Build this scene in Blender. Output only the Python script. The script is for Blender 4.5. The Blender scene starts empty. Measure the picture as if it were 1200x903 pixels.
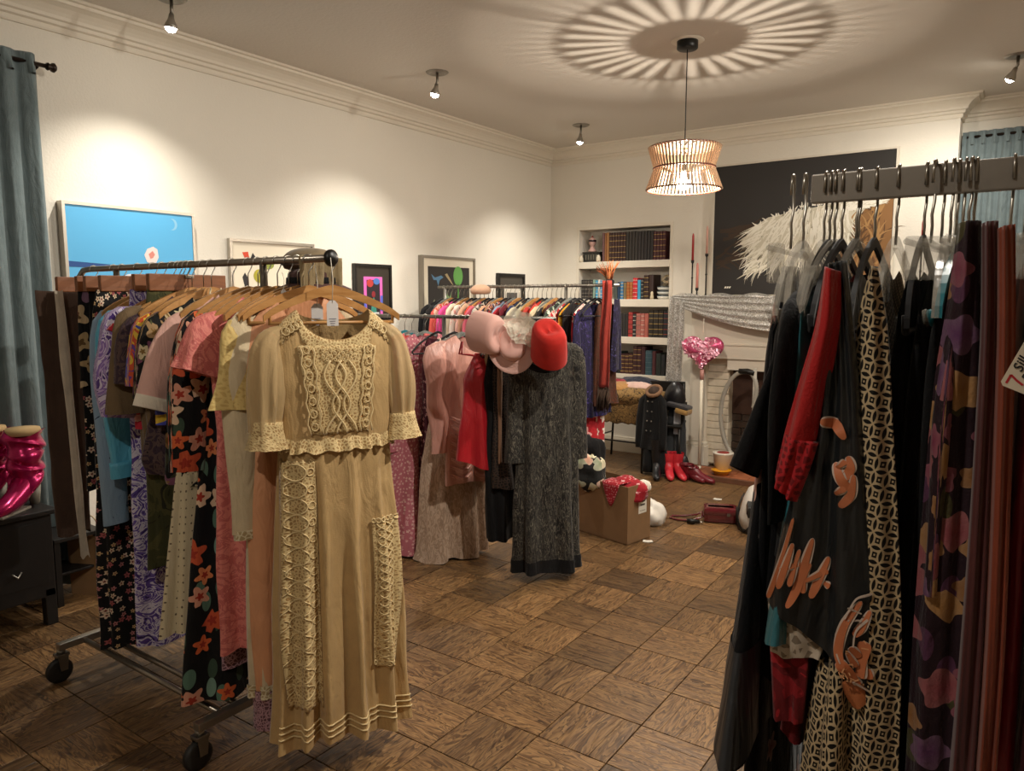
import bpy, bmesh, math, random
import numpy as np
from mathutils import Vector, Matrix

# ------------------------------------------------------------------ camera, world, lights, exposure
scene = bpy.context.scene
COL = scene.collection
R = math.radians
scene.view_settings.view_transform = 'Standard'
scene.view_settings.look = 'None'
scene.view_settings.gamma = 1.0
scene.view_settings.use_curve_mapping = False
scene.view_settings.exposure = 0.32

cam_data = bpy.data.cameras.new('camera')
cam_data.sensor_width = 36.0
cam_data.lens = 26.01
cam_data.clip_start = 0.05
cam = bpy.data.objects.new('camera', cam_data)
COL.objects.link(cam)
cam.location = (0, 0, 1.55)
cam.rotation_euler = (R(90 - 6.68), 0, R(35.2))
scene.camera = cam

world = bpy.data.worlds.new('world')
scene.world = world
world.use_nodes = True
world.node_tree.nodes['Background'].inputs[0].default_value = (0.05, 0.06, 0.09, 1)
world.node_tree.nodes['Background'].inputs[1].default_value = 0.3

CEIL = 3.07
WX, EX = -4.258, 1.35          # left and right walls
BY, RY = 6.75, -1.6            # back wall and the wall behind the camera
WARM = (1.0, 0.88, 0.74)
WHITE = (1.0, 0.935, 0.83)
SPOT_W, LAMP_W, LAMP_R = 82.0, 52.0, 0.014
# ceiling spots: position on the ceiling, aim point, power factor
SPOTS = [((-3.71, 2.245), (-4.00, 2.20, 0.60), 0.95),
         ((-3.42, 3.97), (-3.90, 3.80, 0.60), 1.25),
         ((-3.39, 5.86), (-3.75, 6.00, 0.60), 1.25),
         ((-0.20, 5.81), (-1.10, 6.60, 1.20), 0.95),
         ((-0.20, 3.97), (-2.20, 3.60, 0.60), 1.5),  # added out of view to brighten the middle of the room
         ((-0.20, 2.245), (-2.00, 1.90, 0.70), 1.75),  # added out of view, lights the fronts on the first rack
         ((-0.90, -0.40), (-1.20, 0.90, 0.60), 0.6)]  # unseen fill added behind the camera for the near rack
# ------------------------------------------------------------------ helpers
def lin(h):
    h = h.lstrip('#')
    c = [int(h[i:i+2], 16) / 255 for i in (0, 2, 4)]
    return tuple((v / 12.92 if v <= 0.04045 else ((v + 0.055) / 1.055) ** 2.4) for v in c) + (1.0,)

def link(o, parent=None):
    COL.objects.link(o)
    if parent is not None:
        o.parent = parent
    return o

def tag(o, label=None, cat=None, group=None, kind=None):
    if label: o['label'] = label
    if cat: o['category'] = cat
    if group: o['group'] = group
    if kind: o['kind'] = kind
    return o

def thing(name, label, cat, loc=(0, 0, 0), rotz=0.0, group=None):
    o = bpy.data.objects.new(name, None)
    o.empty_display_size = 0.05
    link(o)
    o.location = loc
    o.rotation_euler = (0, 0, rotz)
    return tag(o, label, cat, group)

def mesh_obj(name, v, f, m, parent=None, uv=None, smooth=True, loc=None, rot=None):
    me = bpy.data.meshes.new(name)
    me.from_pydata([tuple(p) for p in v], [], [tuple(int(i) for i in q) for q in f])
    if uv is not None:
        l = me.uv_layers.new(name='UVMap')
        uv = np.asarray(uv, dtype=np.float32)
        idx = np.empty(len(me.loops), dtype=np.int32)
        me.loops.foreach_get('vertex_index', idx)
        l.data.foreach_set('uv', uv[idx].ravel())
    if smooth:
        me.polygons.foreach_set('use_smooth', [True] * len(me.polygons))
    if m is not None:
        me.materials.append(m)
    o = bpy.data.objects.new(name, me)
    link(o, parent)
    if loc: o.location = loc
    if rot: o.rotation_euler = rot
    return o

class MB:
    """collects shapes and links them as one mesh object"""
    def __init__(self):
        self.v, self.f, self.sm = [], [], []
    def add(self, v, f, smooth=True, M=None):
        b = len(self.v)
        for p in v:
            p = Vector(p)
            self.v.append(tuple(M @ p) if M is not None else tuple(p))
        for q in f:
            self.f.append(tuple(i + b for i in q)); self.sm.append(smooth)
        return self
    def box(self, c, s, rz=0.0, M=None, bev=0.0):
        hx, hy, hz = s[0] / 2, s[1] / 2, s[2] / 2
        T = Matrix.Translation(c) @ Matrix.Rotation(rz, 4, 'Z')
        if M is not None: T = M @ T
        if bev <= 0:
            v = [(x, y, z) for z in (-hz, hz) for x, y in ((-hx, -hy), (hx, -hy), (hx, hy), (-hx, hy))]
            f = [(3, 2, 1, 0), (4, 5, 6, 7), (0, 1, 5, 4), (1, 2, 6, 5), (2, 3, 7, 6), (3, 0, 4, 7)]
            return self.add(v, f, False, T)
        bm = bmesh.new()
        bmesh.ops.create_cube(bm, size=1.0)
        bmesh.ops.scale(bm, vec=s, verts=bm.verts)
        bmesh.ops.bevel(bm, geom=list(bm.edges), offset=bev, segments=2, affect='EDGES', profile=0.6)
        bm.verts.index_update()
        self.add([v.co.copy() for v in bm.verts], [[v.index for v in q.verts] for q in bm.faces], False, T)
        bm.free()
        return self
    def tube(self, pts, r, n=8, closed=False, cap=True, M=None):
        pts = [Vector(p) for p in pts]
        rr = r if hasattr(r, '__len__') else [r] * len(pts)
        N = len(pts); v, f = [], []
        up = None
        for i, p in enumerate(pts):
            if closed: t = pts[(i + 1) % N] - pts[i - 1]
            else: t = pts[min(i + 1, N - 1)] - pts[max(i - 1, 0)]
            if t.length < 1e-9: t = Vector((0, 0, 1))
            t.normalize()
            if up is None:
                up = Vector((0, 0, 1)) if abs(t.z) < 0.9 else Vector((1, 0, 0))
            a = up - t * up.dot(t)
            if a.length < 1e-6: a = t.orthogonal()
            a.normalize(); up = a; b = t.cross(a)
            for k in range(n):
                an = 2 * math.pi * k / n
                v.append(p + (a * math.cos(an) + b * math.sin(an)) * rr[i])
        for i in range(N if closed else N - 1):
            j = (i + 1) % N
            for k in range(n):
                l = (k + 1) % n
                f.append((i * n + k, i * n + l, j * n + l, j * n + k))
        if cap and not closed:
            f.append(tuple(range(n))[::-1]); f.append(tuple(range((N - 1) * n, N * n)))
        return self.add(v, f, True, M)
    def lathe(self, prof, n=20, M=None, smooth=True, cap=True):
        v, f = [], []
        for r, z in prof:
            for k in range(n):
                a = 2 * math.pi * k / n
                v.append((r * math.cos(a), r * math.sin(a), z))
        for i in range(len(prof) - 1):
            for k in range(n):
                l = (k + 1) % n
                f.append((i * n + k, i * n + l, (i + 1) * n + l, (i + 1) * n + k))
        if cap and prof[0][0] > 1e-4: f.append(tuple(range(n))[::-1])
        if cap and prof[-1][0] > 1e-4: f.append(tuple(range((len(prof) - 1) * n, len(prof) * n)))
        return self.add(v, f, smooth, M)
    def prism(self, pts, d, M=None, smooth=False):
        """outline in the local xy plane, extruded by d along z"""
        n = len(pts)
        v = [(x, y, 0) for x, y in pts] + [(x, y, d) for x, y in pts]
        f = [tuple(range(n))[::-1], tuple(range(n, 2 * n))]
        f += [(i, (i + 1) % n, n + (i + 1) % n, n + i) for i in range(n)]
        return self.add(v, f, smooth, M)
    def flat(self, pts, M=None):
        return self.add([(x, y, 0) for x, y in pts], [tuple(range(len(pts)))], False, M)
    def build(self, name, m, parent=None, loc=None, rot=None):
        o = mesh_obj(name, self.v, self.f, m, parent, smooth=False, loc=loc, rot=rot)
        o.data.polygons.foreach_set('use_smooth', self.sm)
        return o

def facing(origin, xdir, ydir):
    """matrix whose local x, y run along two world directions"""
    x = Vector(xdir).normalized(); y = Vector(ydir).normalized(); z = x.cross(y)
    M = Matrix((x, y, z)).transposed().to_4x4()
    return Matrix.Translation(origin) @ M

def copy_tree(o, parent=None):
    c = o.copy(); link(c)
    if parent is not None: c.parent = parent
    for ch in list(o.children):
        copy_tree(ch, c)
    return c

def bez(p0, p1, p2, n=8):
    out = []
    for i in range(n + 1):
        t = i / n
        out.append(tuple((1 - t) ** 2 * a + 2 * t * (1 - t) * b + t * t * c for a, b, c in zip(p0, p1, p2)))
    return out

# ------------------------------------------------------------------ materials
MATS = {}
def new_mat(name, rough=0.8, metal=0.0, sheen=0.0, spec=0.5):
    m = bpy.data.materials.new(name); m.use_nodes = True
    nt = m.node_tree; b = nt.nodes['Principled BSDF']
    b.inputs['Roughness'].default_value = rough
    b.inputs['Metallic'].default_value = metal
    b.inputs['Specular IOR Level'].default_value = spec
    if sheen:
        b.inputs['Sheen Weight'].default_value = sheen
        b.inputs['Sheen Roughness'].default_value = 0.4
    return m, nt, b

class NB:
    """small node builder"""
    def __init__(self, nt): self.nt = nt; self.N = nt.nodes; self.L = nt.links
    def set(self, sock, v):
        if hasattr(v, 'is_output'): self.L.new(v, sock)
        else: sock.default_value = v
    def math(self, op, a, b=None, c=None):
        n = self.N.new('ShaderNodeMath'); n.operation = op
        self.set(n.inputs[0], a)
        if b is not None: self.set(n.inputs[1], b)
        if c is not None: self.set(n.inputs[2], c)
        return n.outputs[0]
    def vmath(self, op, a, b=None):
        n = self.N.new('ShaderNodeVectorMath'); n.operation = op
        self.set(n.inputs[0], a)
        if b is not None: self.set(n.inputs[1], b)
        return n.outputs['Value'] if op in ('LENGTH', 'DISTANCE', 'DOT_PRODUCT') else n.outputs[0]
    def coord(self, kind='UV'):
        return self.N.new('ShaderNodeTexCoord').outputs[kind]
    def mapping(self, vec, scale=(1, 1, 1), rot=(0, 0, 0), loc=(0, 0, 0)):
        n = self.N.new('ShaderNodeMapping')
        self.set(n.inputs[0], vec); n.inputs['Scale'].default_value = scale
        n.inputs['Rotation'].default_value = rot; n.inputs['Location'].default_value = loc
        return n.outputs[0]
    def noise(self, vec, scale, detail=3, rough=0.5, dist=0.0, dim='3D'):
        n = self.N.new('ShaderNodeTexNoise'); n.noise_dimensions = dim
        self.set(n.inputs['Vector'], vec); n.inputs['Scale'].default_value = scale
        n.inputs['Detail'].default_value = detail; n.inputs['Roughness'].default_value = rough
        n.inputs['Distortion'].default_value = dist
        return n.outputs[0]
    def voronoi(self, vec, scale, feature='F1', rand=1.0, dim='2D'):
        n = self.N.new('ShaderNodeTexVoronoi'); n.voronoi_dimensions = dim; n.feature = feature
        self.set(n.inputs['Vector'], vec); n.inputs['Scale'].default_value = scale
        n.inputs['Randomness'].default_value = rand
        return n
    def sep(self, v):
        n = self.N.new('ShaderNodeSeparateXYZ'); self.set(n.inputs[0], v); return n.outputs
    def seprgb(self, v):
        n = self.N.new('ShaderNodeSeparateColor'); self.set(n.inputs[0], v); return n.outputs
    def ramp(self, f, stops, interp='LINEAR'):
        n = self.N.new('ShaderNodeValToRGB'); self.set(n.inputs[0], f)
        cr = n.color_ramp; cr.interpolation = interp
        while len(cr.elements) > 1: cr.elements.remove(cr.elements[-1])
        for i, (p, c) in enumerate(stops):
            e = cr.elements[0] if i == 0 else cr.elements.new(p)
            e.position = p; e.color = lin(c) if isinstance(c, str) else c
        return n.outputs[0]
    def mix(self, f, a, b, mode='MIX'):
        n = self.N.new('ShaderNodeMix'); n.data_type = 'RGBA'; n.blend_type = mode
        self.set(n.inputs[0], f)
        self.set(n.inputs[6], lin(a) if isinstance(a, str) else a)
        self.set(n.inputs[7], lin(b) if isinstance(b, str) else b)
        return n.outputs[2]
    def cloth(self, fine=240, fs=0.3, coarse=0.45):
        """normal of cloth: soft creases running down the hang, then the weave"""
        o = self.coord('Object')
        c = self.noise(self.mapping(o, (16, 16, 4.5)), 1.0, 3, 0.55, 0.8)
        b1 = self.bump(c, coarse, 0.03)
        n = self.N.new('ShaderNodeBump'); self.set(n.inputs['Height'], fine if hasattr(fine, 'is_output') else self.noise(o, fine, 2, 0.6))
        n.inputs['Strength'].default_value = fs; n.inputs['Distance'].default_value = 0.004
        self.L.new(b1, n.inputs['Normal'])
        return n.outputs[0]
    def bump(self, h, strength, dist=0.01):
        n = self.N.new('ShaderNodeBump'); self.set(n.inputs['Height'], h)
        n.inputs['Strength'].default_value = strength; n.inputs['Distance'].default_value = dist
        return n.outputs[0]

def solid(name, col, rough=0.8, metal=0.0, sheen=0.0, weave=0.0, spec=0.5, mottle=0.0, coat=0.0):
    if name in MATS: return MATS[name]
    m, nt, b = new_mat(name, rough, metal, sheen, spec); n = NB(nt)
    c = lin(col)
    b.inputs['Base Color'].default_value = c
    if coat: b.inputs['Coat Weight'].default_value = coat
    if mottle:
        t = n.noise(n.coord('Object'), 14, 4, 0.6)
        d = tuple(v * (1 - mottle) for v in c[:3]) + (1,)
        e = tuple(min(1, v * (1 + mottle)) for v in c[:3]) + (1,)
        nt.links.new(n.ramp(t, [(0.3, d), (0.7, e)]), b.inputs['Base Color'])
    if weave:
        nt.links.new(n.cloth(260, weave), b.inputs['Normal'])
    MATS[name] = m
    return m

def fabric(name, col, rough=0.85, sheen=0.25, mottle=0.12, weave=0.35, spec=0.3):
    return solid(name, col, rough, 0, sheen, weave, spec, mottle)

def floral(name, bg, cols, scale=14, size=0.42, pet=5, dens=0.8, leaf=None, mid=None, rough=0.8, spec=0.3, rand=0.85, wob=0.25, pale=0.35):
    """scattered flowers with petals on a plain ground, in UV metres"""
    if name in MATS: return MATS[name]
    m, nt, b = new_mat(name, rough, 0, 0.15, spec); n = NB(nt)
    uv = n.coord('UV')
    v = n.voronoi(uv, scale, 'F1', rand)
    p = n.vmath('MULTIPLY', uv, (scale, scale, 0))
    pos = n.vmath('MULTIPLY', v.outputs['Position'], (scale, scale, 0))
    d = n.vmath('SUBTRACT', p, pos)
    s = n.sep(d)
    ang = n.math('ARCTAN2', s[1], s[0])
    rgb = n.seprgb(v.outputs['Color'])
    ang = n.math('ADD', ang, n.math('MULTIPLY', rgb[2], 6.0))
    ln = n.vmath('LENGTH', d)
    rad = n.math('MULTIPLY_ADD', n.math('COSINE', n.math('MULTIPLY', ang, float(pet))), size * wob, size * (1 - wob * 0.6))
    rad = n.math('MULTIPLY', rad, n.math('MULTIPLY_ADD', rgb[0], 0.5, 0.6))
    fl = n.math('LESS_THAN', ln, rad)
    fl = n.math('MULTIPLY', fl, n.math('LESS_THAN', rgb[1], dens))
    k = len(cols)
    fc = n.ramp(rgb[0], [(i / k, c) for i, c in enumerate(cols)], 'CONSTANT')
    # shading of petals towards their own centre is printed on the cloth
    fc = n.mix(n.math('MULTIPLY', n.math('DIVIDE', ln, rad), pale), fc, '#fff4e0', 'MIX') if mid is None else fc
    base = lin(bg)
    out = base
    if leaf:
        uv2 = n.mapping(uv, (1, 0.5, 1), (0, 0, 0.7), (0.3, 0.7, 0))
        v2 = n.voronoi(uv2, scale * 1.5, 'F1', 1.0)
        r2 = n.seprgb(v2.outputs['Color'])
        lf = n.math('MULTIPLY', n.math('LESS_THAN', v2.outputs['Distance'], 0.3), n.math('LESS_THAN', r2[1], 0.55))
        lc = n.ramp(r2[0], [(i / len(leaf), c) for i, c in enumerate(leaf)], 'CONSTANT')
        out = n.mix(lf, out, lc)
    out = n.mix(fl, out, fc)
    if mid:
        c = n.math('MULTIPLY', fl, n.math('LESS_THAN', ln, n.math('MULTIPLY', rad, 0.38)))
        out = n.mix(c, out, mid)
    nt.links.new(out, b.inputs['Base Color'])
    nt.links.new(n.cloth(), b.inputs['Normal'])
    MATS[name] = m
    return m

def blotch(name, cols, scale=9, dist=1.2, rough=0.8, stretch=(1, 1, 1), detail=2.0, spec=0.3, lo=0.3, hi=0.7):
    """brushed or marbled print of several colours"""
    if name in MATS: return MATS[name]
    m, nt, b = new_mat(name, rough, 0, 0.15, spec); n = NB(nt)
    t = n.noise(n.mapping(n.coord('UV'), stretch), scale, detail, 0.55, dist, '2D')
    k = len(cols)
    out = n.ramp(t, [(0.0 if i == 0 else lo + (hi - lo) * (i - 1) / max(1, k - 2), c) for i, c in enumerate(cols)], 'CONSTANT')
    nt.links.new(out, b.inputs['Base Color'])
    nt.links.new(n.cloth(), b.inputs['Normal'])
    MATS[name] = m
    return m

def lace(name, thread, ground, scale=60, width=0.09, rough=0.8, medallion=0.0, spec=0.3):
    """net of thread over a ground, with bump; medallion adds larger rosettes"""
    if name in MATS: return MATS[name]
    m, nt, b = new_mat(name, rough, 0, 0.2, spec); n = NB(nt)
    uv = n.coord('UV')
    v = n.voronoi(uv, scale, 'DISTANCE_TO_EDGE', 0.9)
    e = n.math('LESS_THAN', v.outputs['Distance'], width)
    if medallion:
        v2 = n.voronoi(uv, medallion, 'F1', 0.55)
        w = n.math('SINE', n.math('MULTIPLY', v2.outputs['Distance'], 26.0))
        e = n.math('MAXIMUM', e, n.math('MULTIPLY', n.math('GREATER_THAN', w, 0.25), n.math('LESS_THAN', v2.outputs['Distance'], 0.45)))
    nt.links.new(n.mix(e, ground, thread), b.inputs['Base Color'])
    nt.links.new(n.cloth(e, 0.6), b.inputs['Normal'])
    MATS[name] = m
    return m

def stripes(name, cols, scale=40, axis=0, rough=0.8, wob=0.0):
    if name in MATS: return MATS[name]
    m, nt, b = new_mat(name, rough, 0, 0.15, 0.3); n = NB(nt)
    s = n.sep(n.coord('UV'))[axis]
    if wob: s = n.math('ADD', s, n.math('MULTIPLY', n.noise(n.coord('UV'), 12, 2, 0.5, 0, '2D'), wob))
    f = n.math('FRACT', n.math('MULTIPLY', s, scale))
    k = len(cols)
    nt.links.new(n.ramp(f, [(i / k, c) for i, c in enumerate(cols)], 'CONSTANT'), b.inputs['Base Color'])
    MATS[name] = m
    return m

def ovals(name, cream, dark, scale=26):
    """interlaced circles: dark lenses on every lattice edge, a dark square with a light dot in every cell"""
    if name in MATS: return MATS[name]
    m, nt, b = new_mat(name, 0.75, 0, 0.1, 0.3); n = NB(nt)
    uv = n.mapping(n.coord('UV'), (scale, scale * 0.72, 1), (0, 0, 0.2))
    fr = n.vmath('SUBTRACT', n.vmath('FRACTION', uv), (0.5, 0.5, 0))
    s = n.sep(n.vmath('ABSOLUTE', fr))
    a = n.math('MAXIMUM', s[0], s[1]); c = n.math('MINIMUM', s[0], s[1])
    oa = n.math('SUBTRACT', 1.0, a)
    dn = n.math('SQRT', n.math('ADD', n.math('MULTIPLY', oa, oa), n.math('MULTIPLY', c, c)))
    lens = n.math('LESS_THAN', dn, 0.645)
    sq = n.math('MULTIPLY', n.math('LESS_THAN', a, 0.20), n.math('GREATER_THAN', a, 0.07))
    nt.links.new(n.mix(n.math('MAXIMUM', lens, sq), cream, dark), b.inputs['Base Color'])
    MATS[name] = m
    return m

def satin(name, col, rough=0.35, mottle=0.05):
    return solid(name, col, rough, 0, 0.1, 0.05, 0.6, mottle)

def sheer(name, col, alpha=0.75, rough=0.7, stripe=0.0):
    if name in MATS: return MATS[name]
    m, nt, b = new_mat(name, rough, 0, 0.3, 0.3); n = NB(nt)
    b.inputs['Base Color'].default_value = lin(col)
    b.inputs['Alpha'].default_value = alpha
    nt.links.new(n.cloth(), b.inputs['Normal'])
    MATS[name] = m
    return m

def wood(name, c1, c2, scale=(4, 60, 60), rough=0.45):
    if name in MATS: return MATS[name]
    m, nt, b = new_mat(name, rough, 0, 0, 0.5); n = NB(nt)
    t = n.noise(n.mapping(n.coord('Object'), scale), 1.0, 4, 0.6, 0.6)
    nt.links.new(n.ramp(t, [(0.3, c1), (0.7, c2)]), b.inputs['Base Color'])
    MATS[name] = m
    return m

def emit(name, col, strength):
    if name in MATS: return MATS[name]
    m, nt, b = new_mat(name, 0.5)
    b.inputs['Base Color'].default_value = lin(col)
    b.inputs['Emission Color'].default_value = lin(col)
    b.inputs['Emission Strength'].default_value = strength
    MATS[name] = m
    return m

def glow(name, col, strength):
    """clear glass envelope of a lit bulb: lets its filament's light out and glows itself"""
    m, nt, b = new_mat(name); N = nt.nodes
    tr = N.new('ShaderNodeBsdfTransparent'); em = N.new('ShaderNodeEmission'); ad = N.new('ShaderNodeAddShader')
    em.inputs[0].default_value = lin(col); em.inputs[1].default_value = strength
    nt.links.new(tr.outputs[0], ad.inputs[0]); nt.links.new(em.outputs[0], ad.inputs[1])
    nt.links.new(ad.outputs[0], N['Material Output'].inputs[0])
    return m

def sequin(name, col, scale=160):
    if name in MATS: return MATS[name]
    m, nt, b = new_mat(name, 0.35, 0.4, 0, 0.6); n = NB(nt)
    v = n.voronoi(n.coord('UV'), scale, 'F1', 1.0)
    r = n.seprgb(v.outputs['Color'])
    c = lin(col)
    lo = tuple(x * 0.5 for x in c[:3]) + (1,)
    nt.links.new(n.ramp(r[0], [(0.0, lo), (0.6, c), (1.0, (1, 1, 1, 1))]), b.inputs['Base Color'])
    nt.links.new(n.bump(r[1], 1.0, 0.01), b.inputs['Normal'])
    MATS[name] = m
    return m

def plaster(name, col, scale=55, strength=0.12, rough=0.75):
    if name in MATS: return MATS[name]
    m, nt, b = new_mat(name, rough, 0, 0, 0.35); n = NB(nt)
    c = lin(col)
    t = n.noise(n.coord('Object'), 1.3, 3)
    d = tuple(x * 0.97 for x in c[:3]) + (1,)
    nt.links.new(n.ramp(t, [(0.3, d), (0.7, c)]), b.inputs['Base Color'])
    h = n.noise(n.coord('Object'), scale, 4, 0.6)
    nt.links.new(n.bump(h, strength, 0.02), b.inputs['Normal'])
    MATS[name] = m
    return m

CHROME = solid('chrome', '#c8c4bc', 0.22, 1.0)
STEEL = solid('brushed_steel', '#8a867e', 0.38, 1.0)
WIRE = solid('wire_steel', '#b0aaa0', 0.3, 1.0)
BLACKM = solid('black_metal', '#14120f', 0.4, 0.3)
RUBBER = solid('black_rubber', '#16130f', 0.6)
PAINT = plaster('trim_paint', '#ded6c6', 90, 0.04, 0.55)
WALLM = plaster('wall_plaster', '#e3ddd0', 70, 0.16, 0.8)
CEILM = plaster('ceiling_plaster', '#cfc8bd', 45, 0.12, 0.8)
# ------------------------------------------------------------------ room shell
def struct(name, mb, m, label=None, parent=None):
    o = mb.build(name, m, parent)
    if parent is None: o['kind'] = 'structure'
    if label: o['label'] = label
    return o

N0, N1, NZ0, NZ1 = -3.905, -2.905, 0.796, 2.25      # bookcase niche
BR = -0.571                                          # right end of the chimney breast
AY = 6.96                                            # wall of the alcove beside it
mb = MB(); mb.box((WX - 0.1, (AY + RY) / 2, CEIL / 2), (0.2, AY - RY + 0.4, CEIL))
struct('wall_left', mb, WALLM, 'white plaster side wall hung with framed pictures')
mb = MB()
t = AY + 0.2 - BY
for x0, x1, z0, z1 in ((WX, N0, 0, CEIL), (N1, BR, 0, CEIL), (N0, N1, 0, NZ0), (N0, N1, NZ1, CEIL)):
    mb.box(((x0 + x1) / 2, BY + t / 2, (z0 + z1) / 2), (x1 - x0, t, z1 - z0))
mb.box(((N0 + N1) / 2, BY + 0.24 + 0.05, (NZ0 + NZ1) / 2), (N1 - N0, 0.1, NZ1 - NZ0))
struct('wall_back', mb, WALLM, 'white end wall with fireplace and recessed bookcase')
mb = MB(); mb.box(((BR + EX) / 2, AY + 0.1, CEIL / 2), (EX - BR, 0.2, CEIL))
struct('wall_alcove', mb, WALLM, 'white wall set back beside the chimney breast')
mb = MB(); mb.box((EX + 0.1, (AY + RY) / 2, CEIL / 2), (0.2, AY - RY + 0.4, CEIL))
struct('wall_right', mb, WALLM)
mb = MB(); mb.box(((WX + EX) / 2, RY - 0.1, CEIL / 2), (EX - WX, 0.2, CEIL))
struct('wall_front', mb, WALLM)
mb = MB(); mb.box(((WX + EX) / 2, (AY + RY) / 2, CEIL + 0.06), (EX - WX + 0.4, AY - RY + 0.4, 0.12))
struct('ceiling', mb, CEILM, 'off-white plaster ceiling with spotlights')

# crown moulding: one profile swept along each wall
CP = [(0.0, -0.155), (0.012, -0.155), (0.016, -0.145), (0.016, -0.125), (0.030, -0.118), (0.032, -0.100), (0.046, -0.094),
      (0.050, -0.078), (0.062, -0.062), (0.082, -0.044), (0.105, -0.033), (0.118, -0.030), (0.120, -0.014), (0.140, -0.012), (0.148, 0.0)]
CP = [(a, b * 0.97 + 0.0) for a, b in CP]
def crown(path, name):
    n = len(path); v, f = [], []
    for i, p in enumerate(path):
        p = Vector(p)
        d0 = (p - Vector(path[i - 1])).normalized() if i > 0 else None
        d1 = (Vector(path[i + 1]) - p).normalized() if i < n - 1 else None
        d0 = d0 or d1; d1 = d1 or d0
        n0 = Vector((d0.y, -d0.x)); n1 = Vector((d1.y, -d1.x))     # into the room (right of travel)
        m = (n0 + n1) / (1 + n0.dot(n1))
        for a, b in CP:
            v.append((p.x + m.x * a, p.y + m.y * a, CEIL + b))
    k = len(CP)
    for i in range(n - 1):
        for j in range(k - 1):
            f.append((i * k + j, i * k + j + 1, (i + 1) * k + j + 1, (i + 1) * k + j))
    o = mesh_obj(name, v, f, PAINT, smooth=False)
    o['kind'] = 'structure'; o['label'] = 'stepped white crown moulding along the top of the walls'
    return o
crown([(WX, RY), (WX, BY), (BR, BY), (BR, AY), (EX, AY), (EX, RY)], 'trim_1')

def baseb(x0, y0, x1, y1, nx, ny, name):
    mb = MB(); L = math.hypot(x1 - x0, y1 - y0); a = math.atan2(y1 - y0, x1 - x0)
    c = ((x0 + x1) / 2, (y0 + y1) / 2)
    for th, z0, z1 in ((0.02, 0, 0.13), (0.014, 0.13, 0.15), (0.026, 0, 0.02)):
        mb.box((c[0] + nx * th / 2, c[1] + ny * th / 2, (z0 + z1) / 2), (L, th, z1 - z0), a)
    struct(name, mb, PAINT)
baseb(WX, RY, WX, BY, 1, 0, 'baseboard_left')
baseb(WX, BY, -2.63, BY, 0, -1, 'baseboard_back')
baseb(-0.9, BY, BR, BY, 0, -1, 'baseboard_back_right')
baseb(BR, AY, EX, AY, 0, -1, 'baseboard_alcove')
baseb(EX, RY, EX, AY, -1, 0, 'baseboard_right')

# niche shelves and face frame
for i, (zt, th) in enumerate(((1.925, 0.068), (1.546, 0.075), (1.171, 0.067))):
    mb = MB(); mb.box(((N0 + N1) / 2, BY + 0.112, zt - th / 2), (N1 - N0, 0.255, th), bev=0.004)
    struct('trim_%d' % (i + 2), mb, PAINT, ('topmost', 'middle', 'lowest')[i] + ' white shelf board of the recessed bookcase')
mb = MB()
w = 0.03
mb.box((N0 - w / 2, BY - 0.006, (NZ0 + NZ1) / 2), (w, 0.012, NZ1 - NZ0 + 2 * w))
mb.box((N1 + w / 2, BY - 0.006, (NZ0 + NZ1) / 2), (w, 0.012, NZ1 - NZ0 + 2 * w))
mb.box(((N0 + N1) / 2, BY - 0.006, NZ1 + w / 2), (N1 - N0, 0.012, w))
mb.box(((N0 + N1) / 2, BY - 0.010, NZ0 - 0.02), (N1 - N0, 0.03, 0.042))
struct('trim_5', mb, PAINT, 'white face frame around the recessed bookcase')

# ---- parquet floor: square tiles of four slats, direction alternating
TP, GX, GY = 0.274, -1.355, 2.354
mb = MB(); mb.box(((WX + EX) / 2, (AY + RY) / 2, -0.07), (EX - WX, AY - RY, 0.12))
floor = struct('floor', mb, solid('floor_joint', '#1a100a', 0.8), 'brown oak parquet floor of square tiles')
def floor_wood():
    m, nt, b = new_mat('parquet_oak', 0.42, 0, 0, 0.5); n = NB(nt)
    oi = nt.nodes.new('ShaderNodeObjectInfo')
    at = nt.nodes.new('ShaderNodeAttribute'); at.attribute_name = 'slat'
    off = n.vmath('ADD', n.coord('Object'), n.vmath('MULTIPLY', at.outputs['Vector'], (3.1, 7.7, 5.3)))
    rv = nt.nodes.new('ShaderNodeCombineXYZ')
    nt.links.new(n.math('MULTIPLY', oi.outputs['Random'], 40.0), rv.inputs[0])
    nt.links.new(n.math('MULTIPLY', oi.outputs['Random'], 91.0), rv.inputs[1])
    off = n.vmath('ADD', off, rv.outputs[0])
    g = n.noise(n.mapping(off, (5, 55, 8)), 1.0, 6, 0.65, 1.2)
    g2 = n.noise(n.mapping(off, (2.2, 11, 2)), 1.0, 3, 0.5, 2.5)
    ring = n.math('FRACT', n.math('MULTIPLY', g2, 9.0))
    g = n.math('MULTIPLY_ADD', ring, 0.35, n.math('MULTIPLY', g, 0.65))
    c = n.ramp(g, [(0.22, '#2f1e11'), (0.40, '#634629'), (0.55, '#896640'), (0.8, '#aa8656')])
    tone = n.math('MULTIPLY_ADD', n.sep(at.outputs['Vector'])[0], 0.35, n.math('MULTIPLY_ADD', oi.outputs['Random'], 0.75, 0.38))
    c = n.mix(1.0, c, n.ramp(n.math('MULTIPLY', tone, 0.75), [(0.0, '#000000'), (1.0, '#ffffff')]), 'MULTIPLY')
    nt.links.new(c, b.inputs['Base Color'])
    nt.links.new(n.math('MULTIPLY_ADD', g, 0.2, 0.33), b.inputs['Roughness'])
    nt.links.new(n.bump(g, 0.25, 0.004), b.inputs['Normal'])
    return m
FW = floor_wood()
rng = random.Random(5)
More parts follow.
